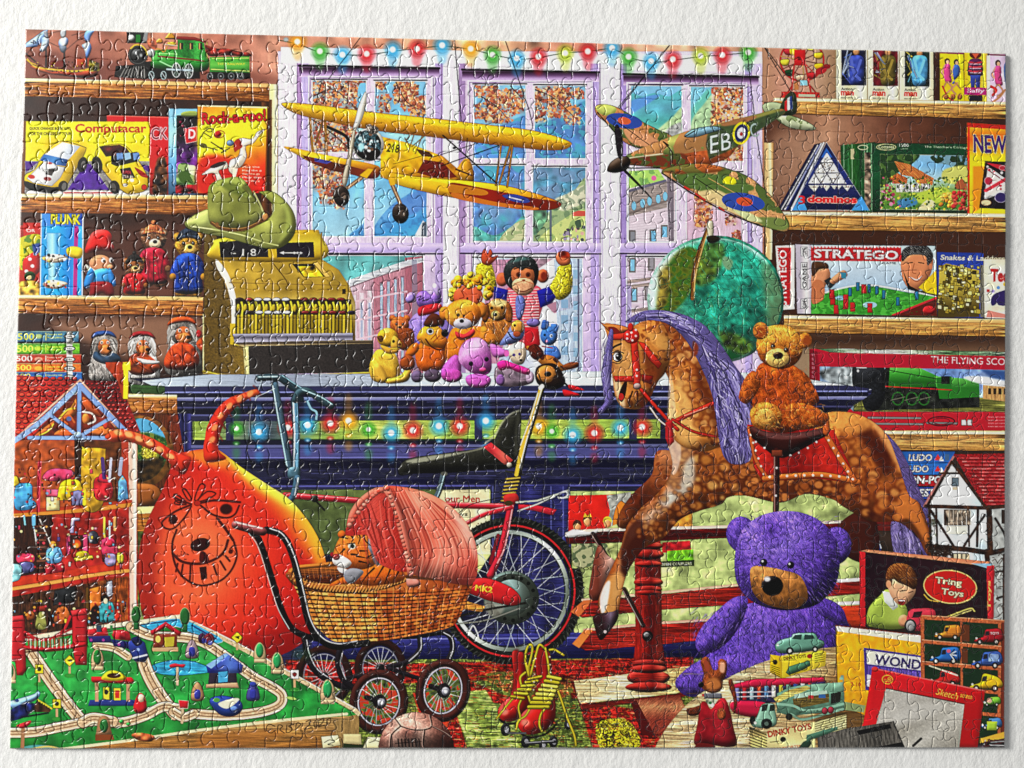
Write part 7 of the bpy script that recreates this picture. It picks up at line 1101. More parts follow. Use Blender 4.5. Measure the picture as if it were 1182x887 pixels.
E(713, 412, 5.6, 6.2, '2a1410'); E(712, 412, 4, 4.6, 'e8dcd0'); E(713.6, 412, 3.2, 4, '120a0a'); E(712.6, 410.6, 1, 1, 'fff'); L('705,404 710,400 717,397', 2.4, '1a0e0a'); L('706,408 713,405 720,408', 1.2, '1a0c08'); L('707,418 714,420 719,416', 1, '3a1a10')
B('720,442 724,440 722,456 718,464 714,460 716,450', '2a0f0c'); E(717, 458, 3, 4, 'b82a24'); L('730,452 726,464 728,470', 2, '3a1810'); L('736,452 736,468', 2, '4a2012'); L('742,452 744,462', 1.6, '4a2012'); B('738,462 748,452 752,456 742,470', '5a2412', f=1, a=.8)
sub('bridle', 'red bridle with studs'); RD = dict(v=.5, o='5a0c0a', ow=.5)
P('704,386 722,384 722,393 704,393', 'd83a24', **RD); P('728,396 736,394 740,436 738,450 731,448', 'd03422', **RD); P('736,394 744,396 764,420 760,426 750,416', 'cc3220', **RD); P('708,434 732,434 732,441 710,441', 'c42c20', **RD); P('740,432 754,434 752,444 741,440', '8a1c14', **RD); E(729, 388, 9.4, 9, 'd42a20', v=.5, o='6a0c0c')
for x, y in ((724, 386), (729, 384), (734, 388), (730, 393), (724, 391), (734, 381), (735, 427), (735, 434)): E(x, y, 1.3, 1.3, 'f8d8d0')
E(728, 378, 3.4, 5, 'c82a20', v=.5); E(735.5, 446, 4.6, 4, 'a88a84', v=.7, o='3a1814'); L('740,450 752,464 770,484 782,496', 4.4, 'cc3020', v=.5, vr=2, o='4a0c0a', ow=.4); L('750,470 760,484 770,492', 2.4, 'ece0d0', o='6a3a24', ow=.3)
sub('chest_strap'); L('780,486 800,476 822,466', 5.6, 'd03622', v=.5, vr=2, o='5a0c0a', ow=.4); L('776,484 800,498 826,504', 3.4, 'b82c20', v=.4, o='4a0a08', ow=.3); P('768,488 776,484 778,510 772,516 768,506', 'b8242a', v=.4); L('790,480 816,470', 1, 'f0907a')
sub('mane', 'long purple grey wavy mane'); B('722,372 736,362 752,358 776,360 796,366 816,378 832,398 848,422 860,440 866,466 868,500 866,530 848,536 836,528 830,508 826,480 822,456 812,430 800,406 786,386 770,374 752,370 736,372', '655a92', v=.4, vr=12, n=('furd', .06)); mm = raster([cr(N('722,372 736,362 752,358 776,360 796,366 816,378 832,398 848,422 860,440 866,466 868,500 866,530 848,536 836,528 830,508 826,480 822,456 812,430 800,406 786,386 770,374 752,370 736,372'))])
for i in range(72):
    o = (i % 36)/35-.5; t0 = rnd(0, .55); ts = np.linspace(t0, min(1, t0+rnd(.35, .6)), 12); ph = rnd(0, 6.28); q = []
    for t in ts:
        cx = np.interp(t, [0, .15, .35, .55, .75, 1], [738, 770, 806, 832, 846, 850]); cy = np.interp(t, [0, .15, .35, .55, .75, 1], [366, 364, 388, 430, 480, 534]); wd = np.interp(t, [0, .2, .6, 1], [6, 12, 34, 34])
        nx, ny = np.interp(t, [0, .2, .6, 1], [0, -.5, .9, 1]), np.interp(t, [0, .2, .6, 1], [1, .85, -.5, 0]); w = 2.6*math.sin(ph+t*26)
        q += [cx+nx*(wd*o+w), cy+ny*(wd*o+w)]
    L(q, (.6, rnd(1.8, 3.2), .5), random.choice(['9a90c4', '2a2048', '786cac', '3a3062', 'b4abd8', '4f4480']), clip=mm, a=.9, idw=False)
for i in range(200):
    t = rnd(0, 1); o = rnd(-.5, .5)
    cx = np.interp(t, [0, .15, .35, .55, .75, 1], [738, 770, 806, 830, 846, 850]); cy = np.interp(t, [0, .15, .35, .55, .75, 1], [366, 364, 388, 430, 480, 530]); wd = np.interp(t, [0, .2, .6, 1], [6, 12, 34, 34])
    nx, ny = np.interp(t, [0, .2, .6, 1], [0, -.5, .9, 1]), np.interp(t, [0, .2, .6, 1], [1, .85, -.5, 0]); x, y = cx+nx*wd*o, cy+ny*wd*o
    dx, dy = np.interp(t, [0, .2, .5, 1], [1, .9, .5, .1]), np.interp(t, [0, .2, .5, 1], [-.1, .5, .9, 1]); ln = rnd(12, 34); w = rnd(-3.5, 3.5)
    L([x, y, x+dx*ln*.4+w, y+dy*ln*.4, x+dx*ln*.75-w, y+dy*ln*.75, x+dx*ln, y+dy*ln], (.4, rnd(.8, 1.7), .3), random.choice(['a9a0cc', '3a3060', '8a80b4', '4a4076', 'c0b8dc', '342a54', '7468a4']), clip=mm, a=.8, idw=False)
B('800,394 806,400 804,410 800,408', '8a3a20', f=.8)
sub('forelock'); B('704,382 708,384 707,408 706,430 705,446 708,462 700,472 694,478 690,474 698,464 696,448 694,432 698,408', '6a5e98', v=.5, n=('furd', .1))
for i in range(30): y = rnd(386, 452); x = 702+rnd(-4, 4); L([x, y, x-2+rnd(-2, 2), y+9, x-3, y+18], (.3, .9, .3), random.choice(['b0a6d0', '3a3062', '8a7eb2']), a=.8)
sub('saddle_cloth', 'red saddle cloth with a studded orange border'); P('862,490 962,496 990,558 940,552 880,556 870,540', 'c0281e', v=.25, vr=10, g=(870, 0, 980, 0, '8a1410', 'c42a1e', 'b0201a'), n=('mid', .06)); L('864,494 872,530 884,550', 5, 'c8642c', v=.5, vr=2, o='5a1c0c', ow=.4); L('882,552 920,549 950,548 990,556', 7, 'd2722e', v=.4, vr=2, o='5a1c0c', ow=.4); L('952,500 970,530 986,554', 7, 'cf6c2c', v=.4, vr=2, o='5a1c0c', ow=.4)
for i in range(10): E(888+i*10, 550.5-math.sin(i/9*3.1)*2, 1.5, 1.5, 'f0d8b0'); 
for i in range(6): E(956+i*5.6, 508+i*9, 1.4, 1.4, 'e8d0b0'); E(866+i*3, 502+i*9, 1.3, 1.3, 'e8d0b0')
sub('saddle', 'dark leather saddle'); B('866,492 884,498 910,500 940,496 954,492 954,502 944,508 930,516 918,522 904,528 890,522 878,512 868,504', '3a1714', v=.7, vr=8, hl=.2); B('868,494 890,500 920,501 950,496 950,500 920,506 890,506', '7a4a46', f=1.4, a=.7); L('868,504 882,516 896,526 908,526 926,516 944,506', 2.6, '1f0c0c'); P('950,476 956,478 958,498 954,504 949,500', 'c8642a', v=.6, o='5a2010', ow=.5)
for i in range(8): t = i/7; E(872+70*t, 510+16*math.sin(t*3.14), 1.3, 1.3, 'e0d8d0')
sub('stirrup_strap'); L('896,520 896,556 895,592', 7, '3a1512', v=.6, vr=3); L('893.5,526 893.5,590', 1.2, 'a87a70'); R(890, 519, 903, 527, '7a3a24', v=.4, o='2a0c0a'); E(896, 540, 1.4, 1.4, 'd8c8c0'); E(895, 572, 1.4, 1.4, 'd8c8c0')
back()

# ============================ teddy on the saddle ============================
part('teddy_bear', 'ginger teddy bear with a pale muzzle riding on the saddle')
FB = dict(v=.6, n=(('fur', .14), ('mid', .05)))
def tuft(x0, x1, y0, y1, n, cs, ln=5):
    for i in range(n): x, y = rnd(x0, x1), rnd(y0, y1); a = rnd(0, 6.28); L([x, y, x+ln*math.cos(a), y+ln*math.sin(a)*.8+1.4], (.8, .3), random.choice(cs), a=.6, idw=False)
B('874,424 888,418 912,420 926,432 932,456 930,484 916,498 888,498 872,484 868,456', 'a84a18', vr=12, **FB); B('870,428 860,436 853,454 854,462 862,466 872,456 878,440', 'b85a1f', vr=6, **FB); B('916,424 932,434 944,456 944,464 934,468 924,456 916,440', 'b4561d', vr=6, **FB)
tuft(866, 936, 424, 492, 420, ['8a3a10', 'd87a2c', 'c8641f', '6a2a0a'])
sub('head'); B('876,386 884,378 900,375 914,378 924,390 926,406 918,420 902,426 886,422 876,412 873,398', 'd8862c', vr=10, g=(0, 376, 0, 424, 'e8a040', 'd07a2a', 'ac581a'), **FB); sub('ear'); E(878, 382, 9, 10, 'c0702c', vr=4, **FB); E(879, 384, 5, 6, 'a04a1c', f=1.5); sub('ear'); E(929, 393, 8, 9, 'c8742a', vr=4, **FB); E(931, 393, 4.6, 5.6, '9a4a1c', f=1.5); sub('muzzle'); E(897, 413, 13.5, 11, 'ecc06a', v=.4, n=('fur', .05)); E(898, 410.5, 6, 4.2, '2c120c', v=.5, hl=.5); L('898,415 898,420 892,423', .8, '7a4418', a=.7); back(); 
for x, y in ((892, 400), (907, 404)): E(x, y, 2.6, 3, '180d08'); E(x-.6, y-.8, .7, .7, 'fff')
tuft(876, 926, 378, 408, 170, ['f4cc70', 'b86a20', 'e8a03a'])
sub('leg'); B('866,474 880,464 898,470 902,484 896,494 880,496 868,490', 'd08030', vr=7, **FB); E(883, 482, 12, 10.5, 'e0a04c', v=.5, n=('fur', .12)); sub('leg'); B('908,468 930,466 950,476 954,488 940,494 918,496 908,488', 'b85c20', vr=7, **FB); back(); tuft(868, 950, 466, 494, 200, ['8a3a10', 'f0b860', 'c8701f'])

# ============================ purple bear ============================
part('teddy_bear', 'large purple teddy bear with a tan muzzle sitting on the floor')
PB = dict(v=.6, n=(('fur', .13), ('furd', .08)))
def pfur(x0, x1, y0, y1, n):
    for i in range(n): x, y = rnd(x0, x1), rnd(y0, y1); a = math.atan2(y-650, x-900)+rnd(-.4, .4); L([x, y, x+6*math.cos(a), y+6*math.sin(a)+2], (.9, .3), random.choice(['8468c0', '35206e', '9a80d4', '27155a', '5e429c']), a=.6, idw=False)
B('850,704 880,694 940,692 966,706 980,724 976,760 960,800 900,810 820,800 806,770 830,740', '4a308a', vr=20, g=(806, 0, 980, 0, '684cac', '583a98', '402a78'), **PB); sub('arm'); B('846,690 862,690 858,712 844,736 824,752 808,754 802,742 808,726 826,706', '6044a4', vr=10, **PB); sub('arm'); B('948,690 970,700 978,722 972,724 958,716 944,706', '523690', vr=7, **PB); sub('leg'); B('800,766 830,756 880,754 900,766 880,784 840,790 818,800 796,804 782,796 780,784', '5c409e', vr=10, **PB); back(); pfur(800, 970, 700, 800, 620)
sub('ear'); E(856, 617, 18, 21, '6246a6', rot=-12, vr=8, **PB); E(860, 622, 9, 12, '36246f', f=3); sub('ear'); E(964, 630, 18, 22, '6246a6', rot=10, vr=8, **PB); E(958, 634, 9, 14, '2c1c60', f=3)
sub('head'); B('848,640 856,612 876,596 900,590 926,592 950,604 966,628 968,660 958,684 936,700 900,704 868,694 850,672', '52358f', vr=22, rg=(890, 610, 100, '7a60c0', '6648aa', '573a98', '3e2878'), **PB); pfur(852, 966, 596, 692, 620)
sub('muzzle'); B('865,664 868,654 884,654 904,658 922,664 931,680 930,694 916,702 896,701 878,694 868,682', 'a8723c', v=.4, vr=10, n=(('fur', .05), ('mid', .06)), g=(0, 654, 0, 702, 'b8824a', 'a87038', '94602c')); L('872,686 884,696 900,698 914,692', 1.1, '5a3414'); L('893,684 893,694', .9, '5a3414')
sub('nose'); E(891, 676, 12.4, 11.6, '120d10', v=.6, hl=.25); E(885, 668, 3.6, 3, 'e8e8ee', f=1.4); back()
for x, y in ((881, 649), (912, 652)): sub('eye'); E(x, y, 4.2, 4.2, '0c0a10'); E(x-1.4, y-1.4, 1.3, 1.3, 'e8e8f0'); back()

# ============================ table with die-cast toys ============================
part('round_table', 'pale grained round table in the bottom right corner'); B('752,872 770,838 800,806 840,782 880,764 930,750 1010,745 1100,750 1200,800 1200,900 752,900', 'bd9c6c', n=(('wood', .14), ('h', .1)), g=(760, 780, 1000, 860, 'd8be90', 'c0a070', 'a8854c')); 
for i in range(110): x, y = rnd(780, 1010), rnd(770, 862); L([x, y, x+rnd(8, 26), y+rnd(-3, 1)], rnd(.4, 1.1), random.choice(['8a6a3a', 'e8d4a8', '6a4a24', 'd8bc88']), a=.5)
B('900,790 960,780 975,760 985,800 930,806', '5a3818', f=5, a=.6); B('950,800 1000,800 990,850 940,856', '5a3c1a', f=5, a=.7)
part('timber_house', 'black and white timbered toy house with a red tiled roof at the right edge')
P('1070,584 1138,587 1170,584 1170,720 1076,640', 'cfd8da', g=(1070, 0, 1170, 0, 'e4e8e6', 'cfe0e8', 'c8ccca', '8a8a86'), n=('big', .05)); P('1098,530 1066,584 1136,584', 'dde2de', g=(1070, 560, 1136, 580, 'eef0ec', 'b8d4de')); P('1138,586 1170,584 1170,720 1144,720', 'a8aaa6', n=('mid', .06)); 
sub('roof'); P('1100,524 1170,523 1170,581 1137,584 1116,552', '9c1f24', n=('fine', .1))
for j in range(14):
    for i in range(14):
        x, y = 1102+i*5.6+(j % 2)*2.8, 527+j*4.1
        if x > 1103+(y-526)*.64: L([x, y+1.4, x+4.4, y+1.4], 1.3, random.choice(['e08a84', 'c84a4c', 'd86a68', 'b03034']), a=.85); L([x, y+3, x+5, y+3], .8, '5a0c10', a=.8)
L('1066,584 1083,555 1100,527', 2.6, 'b87a74'); sub('timber_beam')
for q, w in (('1070,583 1098,533 1136,584', 3.4), ('1068,584 1138,586 1170,583', 4.4), ('1073,588 1100,630', 3), ('1136,594 1112,630', 3), ('1072,586 1074,630', 3), ('1088,586 1080,586 1080,586', 1), ('1080,587 1081,630', 2.4), ('1128,588 1127,630', 3), ('1117,588 1118,630', 2), ('1141,586 1142,634', 7), ('1070,630 1116,634 1142,638 1170,632', 6), ('1084,546 1108,546', 2.4), ('1148,598 1158,614 1164,634', 2.6), ('1166,588 1166,632', 2), ('1138,636 1140,656', 6), ('1158,640 1158,720', 3), ('1149,660 1170,656', 2), ('1150,690 1170,684', 2.4), ('1166,640 1166,720', 3), ('1160,640 1170,660', 2)): L(q, w, '42291a', s=0, n=('mid', .2))
sub('lattice_window'); R(1089, 588, 1117, 606, '4a3020'); 
for x in range(1091, 1117, 5): R(x, 589, x+3.4, 605, '8a7a6a', n=('mid', .3)); R(x+3.4, 588, x+4.2, 606, 'e0d8c8')
R(1092, 607, 1116, 616, 'e8e0cc'); sub('lattice_window'); R(1098, 551, 1106, 561, '6a7a84', o='2a1a10'); R(1099, 562, 1105, 565, 'd8c8a8'); sub('lattice_window'); R(1098, 638, 1117, 648, '3a2818'); 
for x in range(1100, 1116, 5): R(x, 639, x+3.4, 648, 'c8b898')
R(1155, 588, 1162, 604, '3a2a20'); back(); 
for i in range(70): x, y = rnd(1144, 1168), rnd(640, 716); L([x, y, x+rnd(-6, 6), y+rnd(-6, 6)], 1, '33241a', a=.6)
for i in range(40): L([rnd(1070, 1100), rnd(628, 642), rnd(1070, 1100), rnd(630, 646)], 1.4, '33221a', a=.8)
for i in range(30): E(rnd(1070, 1082), rnd(592, 640), rnd(1, 2), None, random.choice(['3a2a1a', '4a4a2a', '2a2a1a']), a=.5)

part('game_box', 'yellow and purple game box with big lettering behind the drawing toy'); P('964,722 1066,741 1080,860 966,812', 'eaa91c', g=(964, 0, 1070, 0, 'e8a21a', 'f0b41e'), n=('mid', .04), v=.15); P('964,722 1066,733 1066,742 964,728', 'f4e8c0'); L('964,721.5 1066,733', 1.2, '8a1c14'); L('964,722 966,812', 1.2, '6a4a10'); P('996,747 1066,757 1066,806 998,796', '4a3490'); P('999,750 1066,759 1066,774 1000,766', 'ece4c4'); T('WOND', 1008, 766, 54, 11.5, '3a2a70', dy=.13, bold=.03); P('1000,768 1066,776 1066,784 1000,778', '6a54ac', n=('v', .2)); P('1000,778 1012,780 1012,794 1000,792', 'f0ecdc'); T('7-10', 981, 792, 12, 4.6, 'c8381c', bold=.03); P('966,808 998,814 996,822 966,818', '8a9a6a')
part('game_box', 'dark toy box showing a boy with a red engine and a red oval of lettering'); P('993,636 1138,652 1140,716 998,724 993,722', '2c1420', n=('big', .06), g=(993, 0, 1140, 0, '33161f', '26121c')); P('991,636 998,637 998,723 992,722', 'c8242c'); P('992,636 1000,634 1142,648 1138,653', 'd88a64'); P('1120,650 1145,650 1140,656', '8ab0c8'); P('1138,653 1147,652 1146,716 1139,715', 'c42430', v=.3); T('Toys', 1143.5, 704, 34, 4.6, 'e0b060', dx=0, dy=-1, bold=.03)
E(1096, 677, 31, 19.5, 'c8201c', rot=6, o='e8b050', ow=.8); RING(1096, 677, 31, 19.5, 1.2, 'f0c070', rot=6); L('1066,686 1072,692 1082,694', 1.4, 'e0a040'); T('Tring', 1078, 675, 31, 10, 'f2d89a', dy=.12, bold=.03, o='4a1008', ow=.6); T('Toys', 1085, 687.5, 26, 9.5, 'f2d89a', dy=.14, bold=.03, o='4a1008', ow=.6)
sub('printed_boy'); B('1000,720 1002,702 1014,688 1024,680 1036,690 1046,702 1046,722 1030,726 1010,724', '9aae4a', v=.5, vr=6, g=(1000, 0, 1046, 0, 'b0c25a', '8a9a3c')); P('1018,682 1030,684 1036,700 1030,704 1020,694', 'd8dcd4', v=.3); B('1024,670 1034,666 1052,672 1056,682 1050,692 1042,698 1034,696 1026,684', 'e0ab84', v=.45, vr=5); B('1022,670 1024,656 1034,650 1048,652 1056,662 1058,674 1054,680 1046,676 1036,672 1030,668 1028,676', '6a3a1c', v=.6, n2=('furd', .4, .5, 'b87a3c', .7)); E(1025, 674, 3, 4.4, 'd8966e'); L('1038,682 1044,681', 1.2, '2a140c'); L('1048,684 1053,682', 1, '2a140c'); B('1036,692 1044,692 1042,698 1037,697', '8a2a20'); L('1037,693 1043,693', 1.2, 'f4ece0'); E(1042, 716, 6, 7, 'd89a70', v=.5); B('1048,706 1060,702 1078,704 1076,722 1058,728 1046,722', 'c8384a', v=.4); E(1050, 722, 7, 8, '9a9a98', v=.5); RING(1050, 722, 7, 8, 2, '2a2a2a'); P('1054,706 1064,705 1062,712 1052,713', '3a1a24'); back(); L('1092,712 1118,702 1124,705', 1.6, 'e8b860'); L('1098,712 1120,704', 1.2, 'e8c070')
part('display_case', 'wooden display case of toy cars in the bottom right corner')
P('1063,712 1162,718 1164,870 1062,870', '1d3a22', n=('big', .06)); 
sub('case_frame')
for q, w in (('1064,712 1164,718', 5), ('1064,712 1064,800', 4.4), ('1109,718 1109,800', 3), ('1153,718 1152,850', 3.6), ('1064,740 1160,748', 4), ('1064,765 1162,772', 4), ('1110,795 1162,800', 4), ('1130,823 1162,826', 4)): L(q, w, 'b8643a', s=0, n=('fine', .06)); 
for q in ('1064,710 1164,716', '1064,738 1160,746', '1064,763 1162,770'): L(q, 1, 'f0b08a', s=0, a=.8)
P('1155,718 1162,718 1162,846 1154,846', '7a2f18'); P('1109,720 1118,721 1118,740 1109,740', '6a3a20'); P('1109,748 1116,748 1116,765 1109,765', '6a3a20')
def car(x, y, w, c, lab, van=0, wheel='2a2420'):
    sub('toy_car', lab); h = w*.42
    B([x-w*.5, y+h*.1, x-w*.2, y-h*.15, x-w*.12, y-h*.75, x+w*.05, y-h*.85, x+w*.48, y-h*(.8 if van else .45), x+w*.5, y+h*.3, x-w*.48, y+h*.35], c, v=.6, vr=3, o='1a1412', ow=.5); P([x-w*.1, y-h*.62, x+w*.03, y-h*.66, x+w*.03, y-h*.25, x-w*.14, y-h*.2], '2a2a30')
    for q in (-.33, .3): E(x+w*q, y+h*.35, w*.11, w*.12, wheel, v=.5, o='100c0c'); E(x+w*q, y+h*.35, w*.05, w*.055, 'd8c8b0')
    E(x-w*.46, y+h*.02, 1.3, 1.3, 'f0e8c8')
car(1093, 731, 28, 'd0822c', 'orange toy van', 1); car(1140, 736, 30, 'a01c28', 'dark red toy van', 1); T('TOYS', 1142, 732, 10, 3, 'f0d8d0'); car(1090, 758, 32, '2c6ab0', 'blue and white striped toy van', 1); 
for i in range(6): L([1096, 755, 1104+rnd(-4, 1), 749+i*2.4], 1.2, 'f0f0f0' if i % 2 else '1a1a1a')
E(1094, 751, 2.4, 2, 'd0607a'); car(1138, 763, 32, '3a5a9c', 'grey blue toy lorry', 1); P('1140,754 1152,755 1152,763 1140,763', '8aa4cc', n=('mid', .1)); car(1089, 784, 32, 'c42a26', 'red toy fire engine with a ladder'); L('1072,768 1104,779', 1.8, 'd8ccac'); car(1137, 789, 34, 'e0b41c', 'yellow toy racing car', 0, '4a1a1a'); car(1144, 810, 18, '7ab83a', 'green and white toy van', 1); E(1141, 808, 3, 3, 'd8a08a'); car(1143, 836, 22, '4a7ab0', 'blue toy van with a green panel', 1); P('1138,832 1150,832 1149,842 1138,842', 'a8c83a', v=.3); back(); P('1130,852 1164,842 1164,850 1130,858', 'd8a83a'); P('1126,858 1164,850 1164,872 1126,872', '231d20', n=('mid', .5)); 
for i in range(14): L([rnd(1132, 1160), rnd(852, 862), rnd(1132, 1160), rnd(852, 862)], 1.2, random.choice(['8a8a8a', '5a2a2a', 'b8b0b0', '1a1a1a']))

part('drawing_toy', 'red framed drawing toy with a grey screen leaning at the bottom right'); P('1006,770 1136,797 1126,872 984,872 996,832', 'c8141c', v=.25, vr=4, g=(1000, 770, 1110, 860, 'd8202a', 'c4121a', 'b80f16')); L('1007,771 1136,797', 1.4, 'f0706a'); E(1009, 772, 4, 3, 'e03a34', v=.5)
sub('grey_screen'); P('1022,794 1112,812 1105,872 1000,872', 'a9a49a', g=(1020, 794, 1080, 872, 'b8b4ac', '9a958a', 'c0bcb2', '9c978c'), n=('fine', .02)); B('1056,812 1090,808 1080,824 1040,836 1026,828', 'd0cdc6', f=5, a=.6); L('1022,794 1112,812', 1.2, '6a0a0e'); back(); RING(1023.5, 784, 6.5, 5.4, 1, 'd8a83a', rot=10); T('a8', 1019.5, 787, 8, 5.6, 'd8a83a', bold=.0); T('Sketch', 1079, 801, 25, 7.4, 'e8b848', dy=.24, sh=.2, bold=.0); T('screen', 1107, 804, 14, 4, 'e0a83c', dy=.2)
L('1053,860 1062,852', 3, '171717'); P('1110,822 1114,820 1113,840 1108,838', 'f4f0e8', a=.0)
part('ribbed_case', 'grey corrugated case with a black clip at the bottom edge'); P('942,846 1030,832 1046,872 944,872', '57534e', n=('v', .14), g=(942, 840, 1040, 870, '6a665f', '4a4742', '6d6861')); 
for i in range(40): L([944+i*2.2, 850-i*.3, 946+i*2.4, 872], .6, '8a867e' if i % 2 else '34322e', a=.5)
P('988,843 1026,835 1028,840 990,848', '171616'); P('1000,864 1040,856 1046,872 996,872', '191818', v=.3); L('1030,832 1046,870', 1.2, '0f0f0f')
# die-cast car, transporter and boxes
part('toy_car_box', 'small yellow toy car box under the pale green car'); P('888,755 902,757 902,783 888,776', 'd8b41c', v=.2); P('902,757 948,750 953,752 952,768 902,783', 'dcc22e', g=(902, 0, 953, 0, 'e8cf3c', 'c8a82a'), v=.15); T('DINKY TOYS', 904, 762, 26, 4, '5a2414', dy=-.14, bold=.03); E(934, 757, 3.4, 2.6, 'a82a24'); P('906,776 910,769 922,765 934,762 935,768 924,774 910,779', '4a7a5c', v=.4, o='1c2a20', ow=.4); E(894, 764, 2.6, 3, '2a2414')
for i in range(5): L([890, 768+i*2, 899, 771+i*2.4], .7, '3a3010'); L([940, 755+i*2.4, 951, 753+i*2.4], .7, '4a3a14')
part('toy_car', 'pale green toy saloon car standing on its yellow box'); B('894,748 896,741 904,737 912,735 916,731 930,730 940,731 944,737 950,740 950,746 940,750 920,753 908,754 898,753', '6a9a86', v=.6, vr=4, hl=.2, o='1f3a30', ow=.6); P('913,737 917,732.5 925,732 924,738', '2f4a44'); P('927,738 928,732 938,733 940,737', '2f4a44'); E(911, 751, 4.4, 4.6, '1f2a26', v=.5); E(911, 751, 2, 2.2, 'c8c8c0'); E(940, 749, 3.4, 3.8, '1f2a26'); E(940, 749, 1.6, 1.8, 'b8b8b0'); E(897, 744, 1.4, 1.6, 'e8e8d8')
part('toy_rack', 'crimson rack of coloured pegs behind the green toy lorry'); P('844,790 870,783 950,781 953,787 920,791 870,794 846,796', 'c41f48', v=.5, o='5a0a1e', ow=.5); P('844,796 900,792 952,786 952,802 880,812 846,810', '2f2a4a', n=('mid', .2)); B('844,810 870,809 884,812 886,824 870,828 846,822', 'c01e44', v=.6); 
for i, c in enumerate(['8a8ac0', 'c02c34', 'a8c0c8', 'd8562c', '6a9ac8', 'e8e0d0', 'e0c23a', '7a9a8a', '3a5aa0', 'd8d4c8', 'c83a3a']): sub('toy_peg'); R(848+i*8.4, 794-i*.6, 852.4+i*8.4, 809-i*.9, c, v=.4); back()
for y in (799, 804): L([846, y, 890, y-1], 1.2, 'd8c8d0')
part('toy_lorry', 'pale green toy car transporter lorry'); P('896,800 910,793 930,790 972,787 972,784 968,784 970,779 973,779 974,818 950,822 912,826 896,822', '7aa08a', n=('mid', .06), v=.2, g=(0, 786, 0, 826, '8ab49a', '628a74')); P('892,806 910,796 930,791 936,794 912,804 896,811', 'c8b05a', n=('h', .2)); P('914,806 956,800 956,810 916,818', '6a5a2c', n=('h', .2)); P('958,800 970,798 969,810 958,812', '2a2a24'); P('916,801 954,796 954,800 916,806', 'a8c4b0'); R(932, 802, 938, 806, 'b83a3a'); R(944, 801, 952, 805, '3a6aa0'); L('896,812 914,814 930,820 956,816 972,812', 3, '8ab49c')
L('912,824 926,830 950,824 972,818', 3, '86ac94'); T('pullmore', 922, 823, 22, 2.6, '2a3a2a', dy=-.1)
for x, y in ((951, 820), (958, 819)): sub('lorry_wheel'); E(x, y, 3.6, 4.2, 'a83a4a', v=.5, o='1c1414', ow=.7); 
sub('lorry_cab'); B('872,828 876,818 880,812 892,812 894,820 895,836 880,840 868,838 866,832', '8ab49c', v=.5, vr=3, o='22362a', ow=.6); P('879,813 886,812 884,820 878,821', '26342c'); P('888,813 893,813 893,820 887,821', '26342c'); sub('lorry_wheel'); E(884, 835, 6.4, 6, '1c1f1c', v=.5); E(884, 835, 2.4, 2.4, '5a6a60'); sub('lorry_wheel'); E(868, 831, 3.6, 5, '1c1f1c', v=.5); E(910, 827, 4, 4, '22241f'); back(); E(871, 834, 1.6, 1.8, 'e8e0c8')
part('toy_car_box', 'striped toy lorry box with red lettering at the bottom edge'); P('864,838 884,846 884,872 866,872', 'd8c084', g=(0, 838, 0, 872, '2a2418', 'd8c27a')); P('884,846 942,832 976,824 976,840 940,850 940,872 884,872', 'e0d190', n=('big', .04)); 
for i in range(9): L([864, 840+i*3.4, 884, 848+i*3.2], 1.1, '2a2416', a=.85)
for i in range(7): L([940, 833+i*2.6, 976, 822+i*2.8], .9, '4a4224', a=.85); L([900, 832-i*1, 974, 822+i*.4], .4, '4a4224', a=.4)
T('DINKY TOYS', 886, 851, 51, 7.6, 'b8301c', dy=-.19, bold=.04); E(903, 853, 3.4, 3, '2a2a1c'); L('888,856 898,855', 1, '7a6a3a'); T('TRANSPORTER', 889, 866, 36, 3.4, 'c0481c', dy=-.1); T('LORRY', 900, 871, 20, 3, 'c0481c', dy=-.1); P('918,866 926,856 934,852 936,858 930,866 922,870', '2f4a3a', v=.3); P('930,848 950,842 966,838 966,842 940,852 930,856', '4f7a64', v=.3); E(922, 868, 3, 3, '1c1f1a')

part('toy_squirrel', 'brown squirrel figure in a dark red dress at the front of the table')
B('846,808 842,796 840,786 844,784 848,796 850,812 846,824', '7a3418', v=.6, n=('fur', .16)); B('812,780 808,764 813,758 818,760 822,772 828,772 828,764 832,760 838,764 838,776 834,786 832,796 822,800 812,796 808,790', '8a4620', v=.6, vr=6, n=('fur', .14)); B('815,786 825,782 832,790 826,796 816,796', 'b8723a', f=2); B('812,762 816,762 819,772 814,774', 'a04a30', f=.8); B('831,764 836,766 835,776 830,774', 'd8a080', f=.8); E(808.5, 790, 3.4, 3.4, '0f0c0c', hl=.5, v=.5); E(811, 802, 1.6, 1.6, 'c83a3a'); 
sub('collar'); P('812,800 832,800 833,806 812,806', '6d6d74', v=.5); P('813,806 828,807 822,817 815,812', 'c8ccb0', n=('mid', .2)); E(819, 811, 2, 1.6, '3a7a4a'); sub('dress'); B('808,812 814,810 820,818 828,808 836,806 842,820 846,840 850,858 840,862 822,860 806,860 800,856 804,836', '8a1420', v=.6, vr=8, n=('mid', .05), g=(800, 0, 850, 0, 'b02230', '8a1420', 'a01a28')); sub('paw'); B('792,818 800,816 808,814 806,824 798,826 793,824', '6a3018', v=.6, n=('fur', .14)); sub('paw'); E(832, 824, 5, 7, 'a0542c', v=.6, n=('fur', .14)); back(); B('804,858 824,860 820,870 800,872', '6a1a18', v=.4)
PIECE_STEP, PIECE_TILT = .045, .05       # mm
GROOVE_D, GROOVE_W, SHOULDER = .62, .29, .10
INK_ROUGH, INK_GAIN = .33, 1.1
CLOTH_BUMP = .0006
KEY_LOC, KEY_SIZE, KEY_E = (-3.7, 1.45, 1.7), (1.3, 1.0), 330
WORLD_S, CEIL = .82, .06
KEYLINE, TONE_G, TONE_S, TONE_C = .18, 1.08, .18, .96
